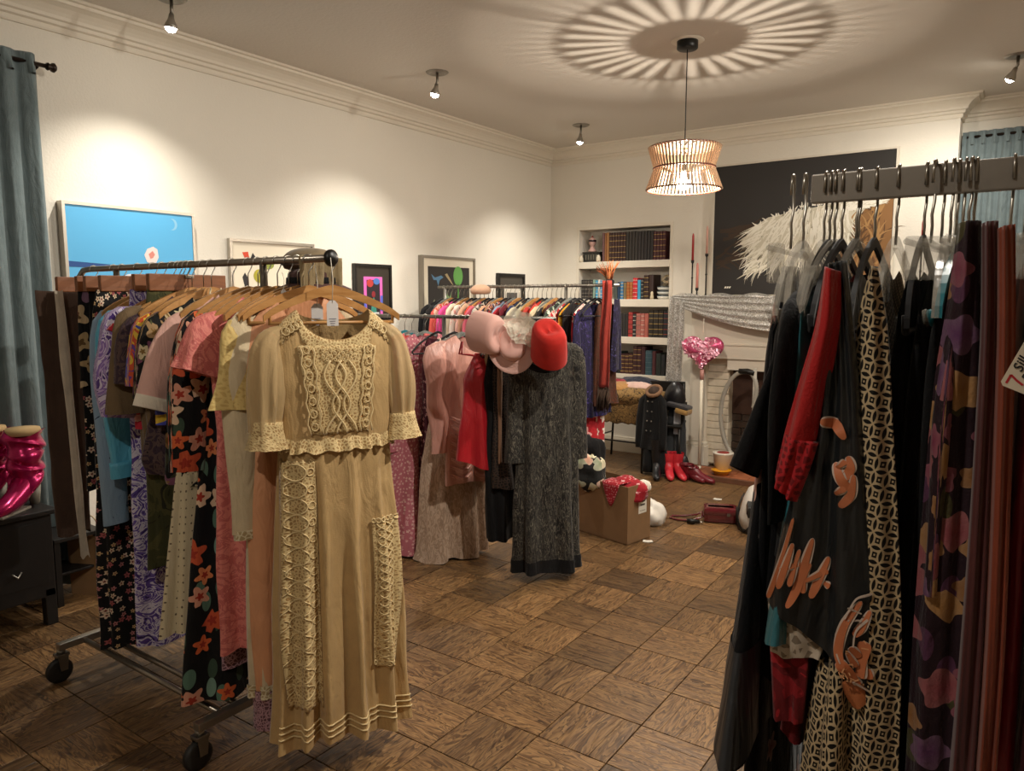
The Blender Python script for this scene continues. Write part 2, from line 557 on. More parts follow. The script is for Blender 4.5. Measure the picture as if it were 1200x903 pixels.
def tile_mesh(seed, ns=4):
    r = random.Random(seed); v, f, a = [], [], []
    s = TP - 0.004; w = s / ns
    for k in range(ns):
        y0, y1 = -s / 2 + k * w + 0.0002, -s / 2 + (k + 1) * w - 0.0002
        z = r.uniform(-0.0006, 0.0003); e = 0.0008; b0 = len(v)
        v += [(-s / 2, y0, -0.012), (s / 2, y0, -0.012), (s / 2, y1, -0.012), (-s / 2, y1, -0.012),
              (-s / 2, y0, z - e), (s / 2, y0, z - e), (s / 2, y1, z - e), (-s / 2, y1, z - e),
              (-s / 2 + e, y0 + e, z), (s / 2 - e, y0 + e, z), (s / 2 - e, y1 - e, z), (-s / 2 + e, y1 - e, z)]
        q = [(8, 9, 10, 11), (4, 5, 9, 8), (5, 6, 10, 9), (6, 7, 11, 10), (7, 4, 8, 11), (0, 1, 5, 4), (1, 2, 6, 5), (2, 3, 7, 6), (3, 0, 4, 7)]
        f += [tuple(i + b0 for i in t) for t in q]
        rv = (r.random(), r.random(), r.random(), 1)
        a += [rv] * 12
    return v, f, a
def tile_data(name, v, f, a):
    me = bpy.data.meshes.new(name); me.from_pydata(v, [], f)
    at = me.attributes.new('slat', 'FLOAT_COLOR', 'POINT')
    at.data.foreach_set('color', np.array(a, dtype=np.float32).ravel())
    me.materials.append(FW)
    return me
TD = [tile_data('parquet_tile', *tile_mesh(s)) for s in range(8)]
cells = []
fwd = Vector((-math.sin(R(35.2)), math.cos(R(35.2)))); rgt = Vector((fwd.y, -fwd.x))
for i in range(-14, 12):
    for j in range(-16, 19):
        x, y = GX + (i + 0.5) * TP, GY + (j + 0.5) * TP
        if not (WX - 0.05 < x < EX + 0.1 and RY - 0.05 < y < AY + 0.05): continue
        p = Vector((x, y)); d = p.dot(fwd); s = p.dot(rgt)
        seen = d > 1.4 and abs(s) < 0.70 * d + 0.25 and x < 0.1 and y < 6.9
        cells.append((0 if seen else 1, p.length, i, j, x, y))
cells.sort()
rest_v, rest_f, rest_a = [], [], []
for n_, (seen, d, i, j, x, y) in enumerate(cells):
    turn = (i + j) % 2; s = rng.randrange(8)
    if rng.random() < 0.06: turn = 1 - turn
    if n_ < 300 and seen == 0:
        o = bpy.data.objects.new('parquet_tile', TD[s]); link(o, floor)
        o.location = (x, y, rng.uniform(-0.0006, 0.0004)); o.rotation_euler = (0, 0, turn * math.pi / 2 + math.pi * rng.randrange(2))
    else:
        v, f, a = tile_mesh(s); b0 = len(rest_v)
        for (px, py, pz) in v:
            rest_v.append((x + px, y + py, pz) if turn == 0 else (x - py, y + px, pz))
        rest_f += [tuple(k + b0 for k in q) for q in f]; rest_a += a
o = bpy.data.objects.new('parquet_border', tile_data('parquet_border', rest_v, rest_f, rest_a))
link(o, floor); o['kind'] = 'stuff'

# ---- fireplace
fire = thing('fireplace', 'white painted fireplace surround with brick cheeks and terracotta hearth', 'fireplace', (-1.735, BY, 0))
FXC = -1.735
mb = MB()
FRONT = -0.22                                # front plane relative to the wall
for s in (-1, 1):
    xc = s * 0.775
    mb = MB()
    mb.box((xc, FRONT / 2, 0.69), (0.145, -FRONT, 0.92))
    mb.box((xc, FRONT / 2 - 0.010, 0.69), (0.100, -FRONT, 0.90))
    mb.build('pilaster', PAINT, fire)
for s in (-1, 1):
    p = MB()
    p.box((s * 0.775, FRONT / 2 - 0.02, 0.10), (0.195, -FRONT + 0.04, 0.20), bev=0.004)
    p.box((s * 0.775, FRONT / 2 - 0.012, 0.215), (0.175, -FRONT + 0.024, 0.03), bev=0.008)
    p.build('plinth', PAINT, fire)
mb = MB()
mb.box((0, FRONT / 2, 1.32), (1.70, -FRONT, 0.36))
mb.box((0, FRONT / 2 - 0.006, 1.08), (1.41, -FRONT - 0.004, 0.13))
mb.box((0, FRONT / 2 - 0.015, 1.145), (1.41, -FRONT, 0.018))
mb.build('frieze', PAINT, fire)
mb = MB()
mb.box((0, FRONT / 2 - 0.03, 1.505), (1.80, -FRONT + 0.06, 0.03), bev=0.006)
mb.box((0, FRONT / 2 - 0.05, 1.545), (1.90, -FRONT + 0.10, 0.04), bev=0.008)
mb.build('mantel_shelf', PAINT, fire)
BRICKM = solid('painted_brick', '#d6cbb6', 0.7, mottle=0.08)
bmesh_brick = {}
def brick_data(sx, sy, sz, m):
    k = (sx, sy, sz, m.name)
    if k not in bmesh_brick:
        q = MB(); q.box((0, 0, 0), (sx, sy, sz), bev=0.004)
        o = q.build('brick', m); me = o.data; bpy.data.objects.remove(o); bmesh_brick[k] = me
    return bmesh_brick[k]
def brick(loc, s, m, rz=0):
    o = bpy.data.objects.new('brick', brick_data(*s, m)); link(o, fire); o.location = loc; o.rotation_euler = (0, 0, rz)
r_ = random.Random(3)
for s in (-1, 1):
    for k in range(15):
        brick((s * 0.605 + r_.uniform(-.002, .002), -0.075 + r_.uniform(-.003, .003), 0.065 + k * 0.0655), (0.197, 0.15, 0.0615), BRICKM)
for s in (-1, 1):
    mb = MB(); mb.box((s * 0.605, -0.07, 0.52), (0.20, 0.12, 1.0)); mb.build('mortar_backing', solid('mortar', '#b8ad98', 0.9), fire)
DARKB = solid('sooty_brick', '#3a2c22', 0.9, mottle=0.3)
for k in range(7):
    for c in range(7):
        x = -0.5 + 0.165 * c + (0.08 if k % 2 else 0)
        if x > 0.51: continue
        brick((x, 0.0 - 0.02, 0.07 + k * 0.066), (0.157, 0.03, 0.061), DARKB)
mb = MB(); mb.box((0, -0.03, 0.72), (1.02, 0.03, 0.44)); mb.build('fire_screen', solid('firebox_board', '#3b2316', 0.6, mottle=0.2), fire)
mb = MB(); mb.box((0, -0.10, 0.965), (1.02, 0.2, 0.10)); mb.build('lintel', PAINT, fire)
# hearth of terracotta tiles
mb = MB(); mb.box((0, -0.49, 0.015), (1.56, 0.42, 0.03)); mb.box((0, -0.69, 0.022), (1.60, 0.03, 0.044), bev=0.003)
mb.build('hearth_slab', solid('hearth_kerb', '#6a4530', 0.6, mottle=0.2), fire)
TM = solid('hearth_terracotta', '#9a5a38', 0.55, mottle=0.25)
q = MB(); q.box((0, 0, 0), (0.148, 0.148, 0.014), bev=0.003); tq = q.build('hearth_tile', TM); tme = tq.data; bpy.data.objects.remove(tq)
for i in range(10):
    for j in range(2):
        o = bpy.data.objects.new('hearth_tile', tme); link(o, fire); o.location = (-0.68 + i * 0.151, -0.59 + j * 0.151, 0.036)
# ------------------------------------------------------------------ ceiling lights
BULB = emit('spot_bulb_face', '#fff6e6', 60)
SPOT_LABELS = ['small ceiling spotlight nearest the blue curtain, cut by the top edge', 'ceiling spotlight above the pictures, second from the curtain end',
               'ceiling spotlight by the crown corner over the bookcase', 'ceiling spotlight over the fireplace side near the alcove curtain',
               'ceiling spotlight on the right side level with the pendant lamp', 'ceiling spotlight beyond the near right rack', 'ceiling spotlight behind the camera position']
def spot_fixture(xy, aim, pw, label):
    x, y = xy
    t = thing('ceiling_spotlight', label, 'spotlight', (x, y, CEIL), 0, 'ceiling spotlights')
    mb = MB(); mb.lathe([(0.0, -0.004), (0.045, -0.004), (0.052, -0.010), (0.066, -0.009), (0.075, -0.003), (0.078, 0.0)][::-1], 28)
    mb.build('trim_ring', solid('spot_trim', '#8c867c', 0.35, 0.5), t)
    d = (Vector(aim) - Vector((x, y, CEIL - 0.09))).normalized()
    j = Vector((0, 0, -0.055))
    mb = MB(); mb.tube([(0, 0, -0.004), j, j + d * 0.03], 0.009, 8); mb.build('stem', STEEL, t)
    M = Matrix.Translation(j + d * 0.02) @ d.to_track_quat('Z', 'Y').to_matrix().to_4x4()
    mb = MB(); mb.lathe([(0.012, 0.0), (0.016, 0.025), (0.030, 0.055), (0.033, 0.070), (0.029, 0.070), (0.026, 0.058)], 20, M); mb.build('lamp_head', solid('spot_head', '#a8a298', 0.3, 0.8), t)
    mb = MB(); mb.lathe([(0.0, 0.090), (0.014, 0.088), (0.024, 0.078), (0.029, 0.064), (0.024, 0.058)][::-1], 16, M); mb.build('bulb', BULB, t)
    ld = bpy.data.lights.new('spot_light', 'SPOT'); ld.energy = SPOT_W * pw; ld.color = WHITE
    ld.spot_size = R(108 if x < -3 else 150); ld.spot_blend = 1.0; ld.shadow_soft_size = 0.03
    lo = bpy.data.objects.new('spot_light', ld); link(lo, t)
    lo.location = j + d * 0.125
    lo.rotation_euler = d.to_track_quat('-Z', 'Y').to_euler()
for (xy, aim, pw), lb in zip(SPOTS, SPOT_LABELS):
    spot_fixture(xy, aim, pw, lb)

# ------------------------------------------------------------------ pendant lamp
PX, PY = -1.80, 4.36
pend = thing('pendant_lamp', 'pendant lamp with waisted slatted wood shade hanging from the ceiling', 'lamp', (PX, PY, CEIL))
mb = MB(); mb.lathe([(0.0, -0.05), (0.055, -0.05), (0.062, -0.044), (0.062, 0.0)][::-1], 28); mb.build('canopy', BLACKM, pend)
mb = MB(); mb.lathe([(0.0, -0.003), (0.095, -0.003), (0.098, 0.0)][::-1], 32); mb.build('ceiling_plate', PAINT, pend)
mb = MB(); mb.tube([(0, 0, -0.05), (0, 0, -0.72)], 0.0035, 6); mb.build('cord', BLACKM, pend)
ZT, ZW, ZB = -0.612, -0.735, -0.862
RT, RW, RB = 0.216, 0.178, 0.226
SL = wood('lamp_slat_wood', '#94795f', '#ab9074', (20, 20, 4), 0.5)
mb = MB(); NS = 58
for k in range(NS):
    a = 2 * math.pi * k / NS
    c, s = math.cos(a), math.sin(a)
    for (r0, z0, r1, z1) in ((RT, ZT, RW, ZW), (RW, ZW, RB, ZB)):
        n_ = Vector((c, s, 0)); tg = Vector((-s, c, 0)) * 0.0046
        p0 = Vector((r0 * c, r0 * s, z0)); p1 = Vector((r1 * c, r1 * s, z1)); th = n_ * 0.004
        v = [p0 - tg, p0 + tg, p1 + tg, p1 - tg]; v = [q - th for q in v] + [q + th for q in v]
        mb.add(v, [(3, 2, 1, 0), (4, 5, 6, 7), (0, 1, 5, 4), (1, 2, 6, 5), (2, 3, 7, 6), (3, 0, 4, 7)], False)
o = mb.build('shade_slats', SL, pend); o['kind'] = 'stuff'
RING = solid('lamp_ring', '#5a2c1c', 0.5)
def ringpart(name, r, z, t=0.005):
    mb = MB(); mb.tube([(r * math.cos(2 * math.pi * k / 48), r * math.sin(2 * math.pi * k / 48), z) for k in range(48)], t, 6, True); mb.build(name, RING, pend)
ringpart('top_ring', RT - 0.006, ZT + 0.0); ringpart('waist_ring', RW + 0.006, ZW); ringpart('bottom_ring', RB - 0.006, ZB)
mb = MB()
for k in range(3):
    a = 2 * math.pi * k / 3
    mb.tube([(0, 0, -0.70), (RW * math.cos(a), RW * math.sin(a), ZW)], 0.003, 6)
mb.build('spider', BLACKM, pend)
mb = MB()                                   # spoked disc with closed hub, added to shape the ceiling rays
def sector(r0, r1, a0, a1, z0, z1, n=5):
    v = [(r * math.cos(a0 + (a1 - a0) * k / n), r * math.sin(a0 + (a1 - a0) * k / n), z) for z in (z0, z1) for r in (r0, r1) for k in range(n + 1)]
    m_ = n + 1; f = []
    for k in range(n):
        f += [(k, k + 1, m_ + k + 1, m_ + k), (2 * m_ + k, 3 * m_ + k, 3 * m_ + k + 1, 2 * m_ + k + 1), (k, 2 * m_ + k, 2 * m_ + k + 1, k + 1), (m_ + k, m_ + k + 1, 3 * m_ + k + 1, 3 * m_ + k)]
    mb.add(v, f, False)
for k in range(29):
    a = 2 * math.pi * k / 29
    sector(.092, .205, a, a + .135, -.620, -.616, 2)
    sector(.018, .094, a, a + 2 * math.pi / 29, -.620, -.616, 2)
mb.build('ray_shaping_plate', SL, pend)['kind'] = 'stuff'
mb = MB(); mb.lathe([(0.0, -0.70), (0.014, -0.70), (0.015, -0.745), (0.010, -0.755), (0.0, -0.755)], 16); mb.build('socket', BLACKM, pend)
mb = MB(); mb.lathe([(0.010, -0.755), (0.012, -0.785), (0.034, -0.815), (0.038, -0.835), (0.028, -0.858), (0.0, -0.866)], 18); pb = mb.build('bulb', glow('pendant_bulb', '#fff0d8', 14), pend)
ld = bpy.data.lights.new('pendant_light', 'POINT'); ld.energy = LAMP_W; ld.color = WARM; ld.shadow_soft_size = LAMP_R
lo = bpy.data.objects.new('pendant_light', ld); link(lo, pend); lo.location = (0, 0, -0.838)

# ------------------------------------------------------------------ pictures on the side wall
# local x runs along the wall (world +Y), local y up, local z out of the wall
def picture(name, label, y0, y1, z0, z1, depth, fw, fmat, ground, cat='picture', off=0.012):
    t = thing(name, label, cat, (WX + 0.004, (y0 + y1) / 2, z0))
    M = facing((0, 0, 0), (0, 1, 0), (0, 0, 1))
    w, h = y1 - y0, z1 - z0
    mb = MB()
    for c, s in (((-w / 2 + fw / 2, h / 2, depth / 2), (fw, h, depth)), ((w / 2 - fw / 2, h / 2, depth / 2), (fw, h, depth)),
                 ((0, fw / 2, depth / 2), (w - 2 * fw, fw, depth)), ((0, h - fw / 2, depth / 2), (w - 2 * fw, fw, depth))):
        mb.box(c, s, 0, M)
    mb.build('frame', fmat, t)
    mb = MB(); mb.box((0, h / 2, depth - off - 0.004), (w - 2 * fw, h - 2 * fw, 0.008), 0, M); cv = mb.build('canvas', ground, t)
    return t, M, w, h, depth - off
def blob(M, t, name, pts, m, z):
    mb = MB(); mb.flat([(x, y) for x, y in pts], M @ Matrix.Translation((0, 0, z))); return mb.build(name, m, t)
def ell(cx, cy, rx, ry, n=20, a0=0, a1=2 * math.pi, rot=0):
    o = []
    for k in range(n):
        a = a0 + (a1 - a0) * k / (n if abs(a1 - a0) > 6.2 else n - 1)
        x, y = rx * math.cos(a), ry * math.sin(a)
        o.append((cx + x * math.cos(rot) - y * math.sin(rot), cy + x * math.sin(rot) + y * math.cos(rot)))
    return o
SILVERF = solid('silver_frame', '#b4aca0', 0.35, 0.7)
def P(name, col, rough=0.6): return solid('paint_' + name, col, rough)
t, M, w, h, z = picture('framed_painting', 'large sky-blue painting in a deep silver frame beside the curtain', 1.87, 2.62, 1.45, 2.062, 0.055, 0.016, SILVERF, P('sky', '#55aee0', 0.5), 'painting', 0.006)
e = 0.0012
blob(M, t, 'navy_strip', [(-w / 2 + .018, .30), (-.07, .285), (-.07, .265), (-w / 2 + .018, .270)], P('navy', '#1c4a8a'), z + e)
blob(M, t, 'crescent', ell(.235, .535, .03, .034, 14, -1.9, 1.6) + ell(.22, .535, .03, .032, 10, 1.4, -1.6), P('moon', '#8ac4e4'), z + e)
blob(M, t, 'white_figure', [(.10, .30), (.07, .31), (.055, .35), (.075, .385), (.11, .40), (.135, .385), (.14, .34), (.125, .31)], P('figure', '#e8d8d4'), z + e)
blob(M, t, 'pink_mark', [(.09, .33), (.08, .355), (.105, .375), (.118, .355), (.105, .335)], P('pinkmark', '#d88a7e'), z + 2 * e)
blob(M, t, 'green_hill', ell(-.235, .10, .085, .115, 20), P('hill', '#3c7c4c'), z + e)
blob(M, t, 'hill_shadow', ell(-.215, .095, .098, .125, 20), P('hillsh', '#16242c'), z + .0006)
mb = MB(); rr = random.Random(2)
for k in range(14):
    mb.flat(ell(-.235 + rr.uniform(-.05, .05), .15 + rr.uniform(-.05, .03), .006, .005, 8), M @ Matrix.Translation((0, 0, z + 2 * e)))
mb.build('white_dots', P('dots', '#e8e8dc'), t)['kind'] = 'stuff'
blob(M, t, 'white_moon', ell(-.03, .14, .075, .10, 24), P('moonw', '#e4e0e4'), z + e)

CREAM = P('cream', '#e6dcc6')
t, M, w, h, z = picture('framed_picture', 'pale abstract picture in a thin silver frame above the end of the first rack', 2.872, 3.552, 1.42, 1.934, 0.03, 0.018, SILVERF, CREAM)
for nm, pts, c in (('red_triangle', [(-.245, .43), (-.20, .435), (-.19, .385), (-.22, .38)], '#d8492c'), ('black_triangle', [(-.19, .38), (-.165, .43), (-.13, .385), (-.16, .37)], '#201c1e'),
                   ('black_block', [(-.23, .30), (-.21, .27), (-.205, .22), (-.235, .21), (-.25, .27)], '#201c1e'), ('olive_disc', ell(-.12, .28, .045, .045), '#a8a02c'), ('green_arc', ell(-.05, .36, .05, .035), '#8a9440'), ('grey_bar', [(.0, .2), (.2, .22), (.2, .18), (.0, .16)], '#9a948c')):
    blob(M, t, nm, pts, P(nm, c), z + e)

DARKF = solid('black_frame', '#1c1a18', 0.4)
t, M, w, h, z = picture('framed_print', 'black-framed print with a pink and blue arch panel on the long wall', 3.93, 4.325, 1.385, 1.817, 0.03, 0.022, DARKF, P('print_mat', '#3a352e', 0.3))
blob(M, t, 'pink_panel', [(-.10, .0), (.10, .0), (.10, .335), (-.10, .335)], P('pinkpanel', '#d868b8'), z + e)
blob(M, t, 'blue_edge', [(-.10, .07), (-.075, .07), (-.075, .19), (-.10, .19)], P('blueedge', '#5a6ad0'), z + 2 * e)
blob(M, t, 'blue_edge', [(.075, .07), (.10, .07), (.10, .19), (.075, .19)], P('blueedge', '#5a6ad0'), z + 2 * e)
blob(M, t, 'dark_inset', [(-.07, .0), (.07, .0), (.07, .31), (-.07, .31)], P('darkinset', '#2a2228'), z + 2 * e)
blob(M, t, 'red_cloud', ell(-.035, .285, .035, .03), P('redcloud', '#b83c38'), z + 3 * e)
blob(M, t, 'blue_cloud', ell(.035, .30, .035, .025), P('bluecloud', '#4a78c0'), z + 3 * e)
blob(M, t, 'teal_figure', [(-.03, .06), (.03, .06), (.02, .15), (.0, .18), (-.02, .14)], P('tealfig', '#3c8c7c'), z + 3 * e)
blob(M, t, 'white_floor', [(-.065, .0), (.065, .0), (.055, .06), (-.055, .06)], P('whitefloor', '#d8d8d8'), z + 3 * e)
blob(M, t, 'red_mouth', ell(0, .20, .02, .025), P('redmouth', '#8a2830'), z + 3 * e)

t, M, w, h, z = picture('framed_print', 'botanical print of a green leaf on black in a white mount and grey frame', 4.67, 5.39, 1.35, 1.914, 0.045, 0.02, solid('grey_frame', '#8a8274', 0.5), P('mount', '#e2d9c4'))
blob(M, t, 'black_field', [(-.28, .05), (.28, .05), (.28, .475), (-.28, .475)], P('blackfield', '#33302e'), z + e)
blob(M, t, 'green_leaf', ell(.12, .40, .065, .085), P('greenleaf', '#6cae5a'), z + 2 * e)
blob(M, t, 'leaf_stem', [(.108, .18), (.132, .18), (.128, .33), (.112, .33)], P('stem', '#5c9448'), z + 2 * e)
blob(M, t, 'yellow_fruit', ell(.09, .15, .05, .06), P('yellowfruit', '#c8b83c'), z + 2 * e)
blob(M, t, 'small_leaf', [(-.06, .16), (-.03, .25), (.0, .2), (.02, .26), (.01, .15)], P('smallleaf', '#9ac48a'), z + 2 * e)
blob(M, t, 'blue_bird', [(-.24, .41), (-.19, .38), (-.11, .40), (-.08, .385), (-.13, .36), (-.15, .31), (-.17, .36), (-.21, .36)], P('bluebird', '#5a86a8'), z + 2 * e)
blob(M, t, 'tan_bird', [(-.06, .41), (-.03, .42), (.02, .36), (.06, .31), (.03, .33), (-.03, .38)], P('tanbird', '#b0a078'), z + 2 * e)
blob(M, t, 'pale_sprig', [(-.24, .14), (-.20, .20), (-.19, .12), (-.16, .17), (-.15, .10), (-.22, .09)], P('palesprig', '#98a088'), z + 2 * e)
t, M, w, h, z = picture('framed_picture', 'small black-framed picture nearest the corner above the rear rack', 5.765, 6.22, 1.45, 1.795, 0.03, 0.03, DARKF, P('graphite', '#4a453e', 0.35))
blob(M, t, 'pale_sheet', [(-.12, .05), (.16, .05), (.16, .2), (-.12, .2)], P('palesheet', '#cfc8ba'), z + e)
blob(M, t, 'dark_square', [(-.08, .08), (.1, .08), (.1, .16), (-.08, .16)], P('darksquare', '#55524e'), z + 2 * e)

# ------------------------------------------------------------------ painting above the mantel (on the end wall, facing -Y)
t = thing('large_painting', 'large dark painting of a white shaggy mane and tan cloth above the mantel', 'painting', (-1.73, BY - 0.002, 1.57))
M = facing((0, 0, 0), (1, 0, 0), (0, 0, 1))
w, h = 1.51, 1.182
fm = solid('white_frame', '#d8d0c0', 0.5)
mb = MB()
for c, s in (((-w / 2 + .008, h / 2, .02), (.016, h, .04)), ((w / 2 - .008, h / 2, .02), (.016, h, .04)), ((0, .008, .02), (w - .032, .016, .04)), ((0, h - .008, .02), (w - .032, .016, .04))): mb.box(c, s, 0, M)
mb.build('frame', fm, t)
mb = MB(); mb.box((0, h / 2, .017), (w - .034, h - .034, .03), 0, M); mb.build('canvas', solid('painting_ground', '#262321', 0.55), t)
STN = 0
def stroke(mb, p, ang, L, wd, curve, z, r):
    global STN
    STN += 1; z = z + (STN % 700) * 4e-6
    pts = []
    for k in range(7):
        s_ = k / 6
        a = ang + curve * s_
        pts.append((p[0] + math.cos(a) * L * s_, p[1] + math.sin(a) * L * s_))
    v, f = [], []
    for k, (x, y) in enumerate(pts):
        a = ang + curve * k / 6; wv = wd * (1 - k / 6) ** 0.6 + 0.0004
        v += [(x - math.sin(a) * wv, y + math.cos(a) * wv, z), (x + math.sin(a) * wv, y - math.cos(a) * wv, z)]
    f = [(2 * k, 2 * k + 1, 2 * k + 3, 2 * k + 2) for k in range(6)]
    mb.add(v, f, False, M)
r_ = random.Random(8)
TANS = [solid('tan_cloth_%d' % i, c, 0.7) for i, c in enumerate(('#8a6238', '#5e4024', '#a8804e'))]
mb = MB(); mb.flat([(.30, .30), (.36, .45), (.44, .62), (.56, .80), (.66, .97), (.735, .97), (.735, .10), (.50, .10), (.36, .18)], M @ Matrix.Translation((0, 0, .0335))); mb.build('tan_cloth', TANS[0], t)
for k, tm in ((1, TANS[1]), (2, TANS[2])):
    mb = MB()
    for i in range(38):
        stroke(mb, (r_.uniform(.40, .66), r_.uniform(.15, .72)), r_.uniform(.9, 1.7), r_.uniform(.08, .20), r_.uniform(.005, .012), r_.uniform(-.8, .8), .0338 + k * .0003, r_)
    mb.build('cloth_fold', tm, t)
mb = MB()
for i in range(40):
    stroke(mb, (r_.uniform(-.72, -.4), r_.uniform(.25, .62)), r_.uniform(-.6, .5), r_.uniform(.08, .25), r_.uniform(.008, .02), r_.uniform(-.6, .6), .0335, r_)
mb.build('brown_shadow_folds', solid('brown_shadow', '#3e2e20', 0.7), t)
WH = [solid('mane_%d' % i, c, 0.75) for i, c in enumerate(('#d6cfba', '#f0ebdc', '#a09880'))]
mb = MB(); mb.flat([(-.50, .47), (-.38, .61), (-.25, .69), (.10, .745), (.42, .79), (.66, .83), (.52, .70), (.42, .56), (.34, .40), (.16, .32), (-.06, .30), (-.22, .36), (-.40, .42)], M @ Matrix.Translation((0, 0, .0344))); mb.build('mane_base', WH[0], t)
for q, (wm, nn, zz) in enumerate(((WH[2], 120, .0350), (WH[0], 240, .0355), (WH[1], 420, .0362))):
    mb = MB()
    for i in range(nn):
        x = r_.uniform(-.36, .42)
        crest = .60 + .16 * min(1, (x + .40) / .45) ** .7 + .03 * x
        y = crest - r_.random() ** 1.3 * (.40 if x < .2 else .26)
        ang = math.pi * (1.12 + .36 * min(1, max(0, (x + .36) / .6))) + r_.uniform(-.22, .22)
        L = r_.uniform(.12, .26) if y > .35 else r_.uniform(.1, .2)
        if q == 2 and r_.random() < .12: ang = r_.uniform(.5, 2.4); y = crest; L = r_.uniform(.02, .05)
        stroke(mb, (x, y), ang, L, r_.uniform(.004, .009), r_.uniform(-.1, .55), zz, r_)
    for i in range(nn // 3):
        x = r_.uniform(.38, .66); stroke(mb, (x, .70 + .17 * (x - .4) + r_.uniform(0, .07)), r_.uniform(-.1, .6), r_.uniform(.03, .08), r_.uniform(.004, .008), r_.uniform(-.5, .5), zz, r_)
    mb.build('mane_strands', wm, t)
mb = MB()
for i in range(3): mb.flat([(-.625 + i * .02, .075), (-.61 + i * .02, .075), (-.602 + i * .02, .092), (-.617 + i * .02, .092)], M @ Matrix.Translation((0, 0, .034)))
mb.build('signature_dash', WH[1], t)

# ------------------------------------------------------------------ curtains
def curtain_mesh(L, H, pleats, depth, seed, flare=1.05):
    r = random.Random(seed); nu, nv = pleats * 10, 26
    ph = [r.uniform(0, 6.28) for _ in range(6)]
    v, f, uv = [], [], []
    for j in range(nv + 1):
        q = j / nv
        for i in range(nu + 1):
            s = i / nu
            d = depth * (0.55 + 0.45 * q) * (math.sin(2 * math.pi * pleats * s + 0.5 * math.sin(2 * q + ph[0])) + 0.3 * math.sin(2 * math.pi * pleats * 2.3 * s + ph[1] + q))
            if q < 0.04: d *= 0.75
            v.append(((s - 0.5) * L * (1 + (flare - 1) * q), d, -H * q)); uv.append((s * L * 1.6, H * q))
    for j in range(nv):
        for i in range(nu):
            a = j * (nu + 1) + i
            f.append((a, a + 1, a + nu + 2, a + nu + 1))
    return v, f, uv
CUR = solid('curtain_blue_grey', '#6d7a7c', 0.9, 0, 0.2, 0.5, 0.2, 0.10)
def curtain(label, centre, rotz, L, H, pleats, depth, seed):
    t = thing('curtain', label, 'curtain', centre, rotz)
    v, f, uv = curtain_mesh(L, H, pleats, depth, seed)
    o = mesh_obj('curtain_panel', v, f, CUR, t, uv)
    md = o.modifiers.new('thick', 'SOLIDIFY'); md.thickness = 0.004
    mb = MB(); mb.box((0, 0, -0.025), (L, depth * 2.4, 0.006)); 
    v2, f2, uv2 = curtain_mesh(L, 0.10, pleats, depth * 1.25, seed, 1.0)
    mesh_obj('heading', v2, f2, CUR, t, uv2)
    return t
curtain('blue-grey curtain hanging to the floor at the end of the long wall', (WX + 0.11, 1.42, 2.755), R(90), 0.70, 2.72, 7, 0.030, 4)
ROD = solid('rod_bronze', '#2c2018', 0.4, 0.6)
t = thing('curtain_rod', 'dark bronze curtain rod with ball finial beside the blue curtain', 'rod', (WX + 0.11, 1.80, 2.71))
mb = MB(); mb.tube([(0, -2.4, 0), (0, 0.02, 0)], 0.011, 10); mb.build('pole', ROD, t)
mb = MB(); mb.lathe([(0.0, 0), (0.016, 0.0), (0.020, 0.008), (0.014, 0.016), (0.022, 0.026), (0.024, 0.036), (0.014, 0.046), (0.0, 0.048)], 14, Matrix.Translation((0, 0.02, 0)) @ Matrix.Rotation(-math.pi / 2, 4, 'X')); mb.build('finial', ROD, t)
mb = MB(); mb.tube([(0, -0.02, -0.012), (-0.108, -0.02, -0.03)], 0.006, 8); mb.build('bracket', ROD, t)
curtain('blue-grey curtain in the alcove behind the near right rack', (-0.33, AY - 0.09, 2.83), 0, 0.46, 2.80, 6, 0.026, 9)
t = thing('curtain_rod', 'curtain rod carrying the alcove curtain', 'rod', (-0.33, AY - 0.09, 2.79))
mb = MB(); mb.tube([(-0.2, 0, 0), (1.4, 0, 0)], 0.011, 10); mb.build('pole', ROD, t)

# ------------------------------------------------------------------ books and ornaments in the recessed bookcase
def book_mesh(w, h, d, bands, m, mb_band):
    """spine faces -Y, rounded"""
    mb = MB(); pts = []
    for k in range(7):
        a = math.pi * k / 6
        pts.append((-w / 2 * math.cos(a), -0.012 * math.sin(a)))
    pts += [(w / 2, d), (-w / 2, d)]
    mb.prism(pts, h)
    return mb
def book(x, zb, w, h, d, col, band, label, group, lean=0.0, y=None):
    y = BY + 0.03 if y is None else y
    mb = book_mesh(w, h, d, 0, None, None)
    o = mb.build('book', solid('book_' + col, col, 0.55, mottle=0.15), None, (x, y, zb), (0, lean, 0))
    tag(o, label, 'book', group)
    if band:
        q = MB()
        for zf in (0.12, 0.3, 0.5, 0.7, 0.88):
            pts = [(-w / 2 * math.cos(math.pi * k / 6) * 1.0, -0.0150 * math.sin(math.pi * k / 6) - 0.0005) for k in range(7)]
            q.prism(pts, 0.005, Matrix.Translation((0, 0, zf * h)))
        q.build('spine_band', solid('band_' + band, band, 0.45, 0.3), o)['kind'] = 'stuff'
    return o
ORD = ['first', 'second', 'third', 'fourth', 'fifth', 'sixth', 'seventh', 'eighth', 'ninth', 'tenth', 'eleventh', 'twelfth', 'thirteenth', 'fourteenth', 'fifteenth', 'sixteenth', 'seventeenth', 'eighteenth', 'nineteenth', 'twentieth', 'twenty-first', 'twenty-second', 'twenty-third', 'twenty-fourth', 'twenty-fifth', 'twenty-sixth', 'twenty-seventh']
def shelf_row(x, zb, specs, where, group, names):
    for i, (w, h, col, band) in enumerate(specs):
        nm = names.get(col, 'dark')
        book(x + w / 2, zb, w - 0.0015, h, 0.16 + 0.02 * ((i * 7) % 3) / 2, col, band, '%s book, %s %s' % (nm, ORD[i], where), group)
        x += w
    return x
G = '#b89a5a'
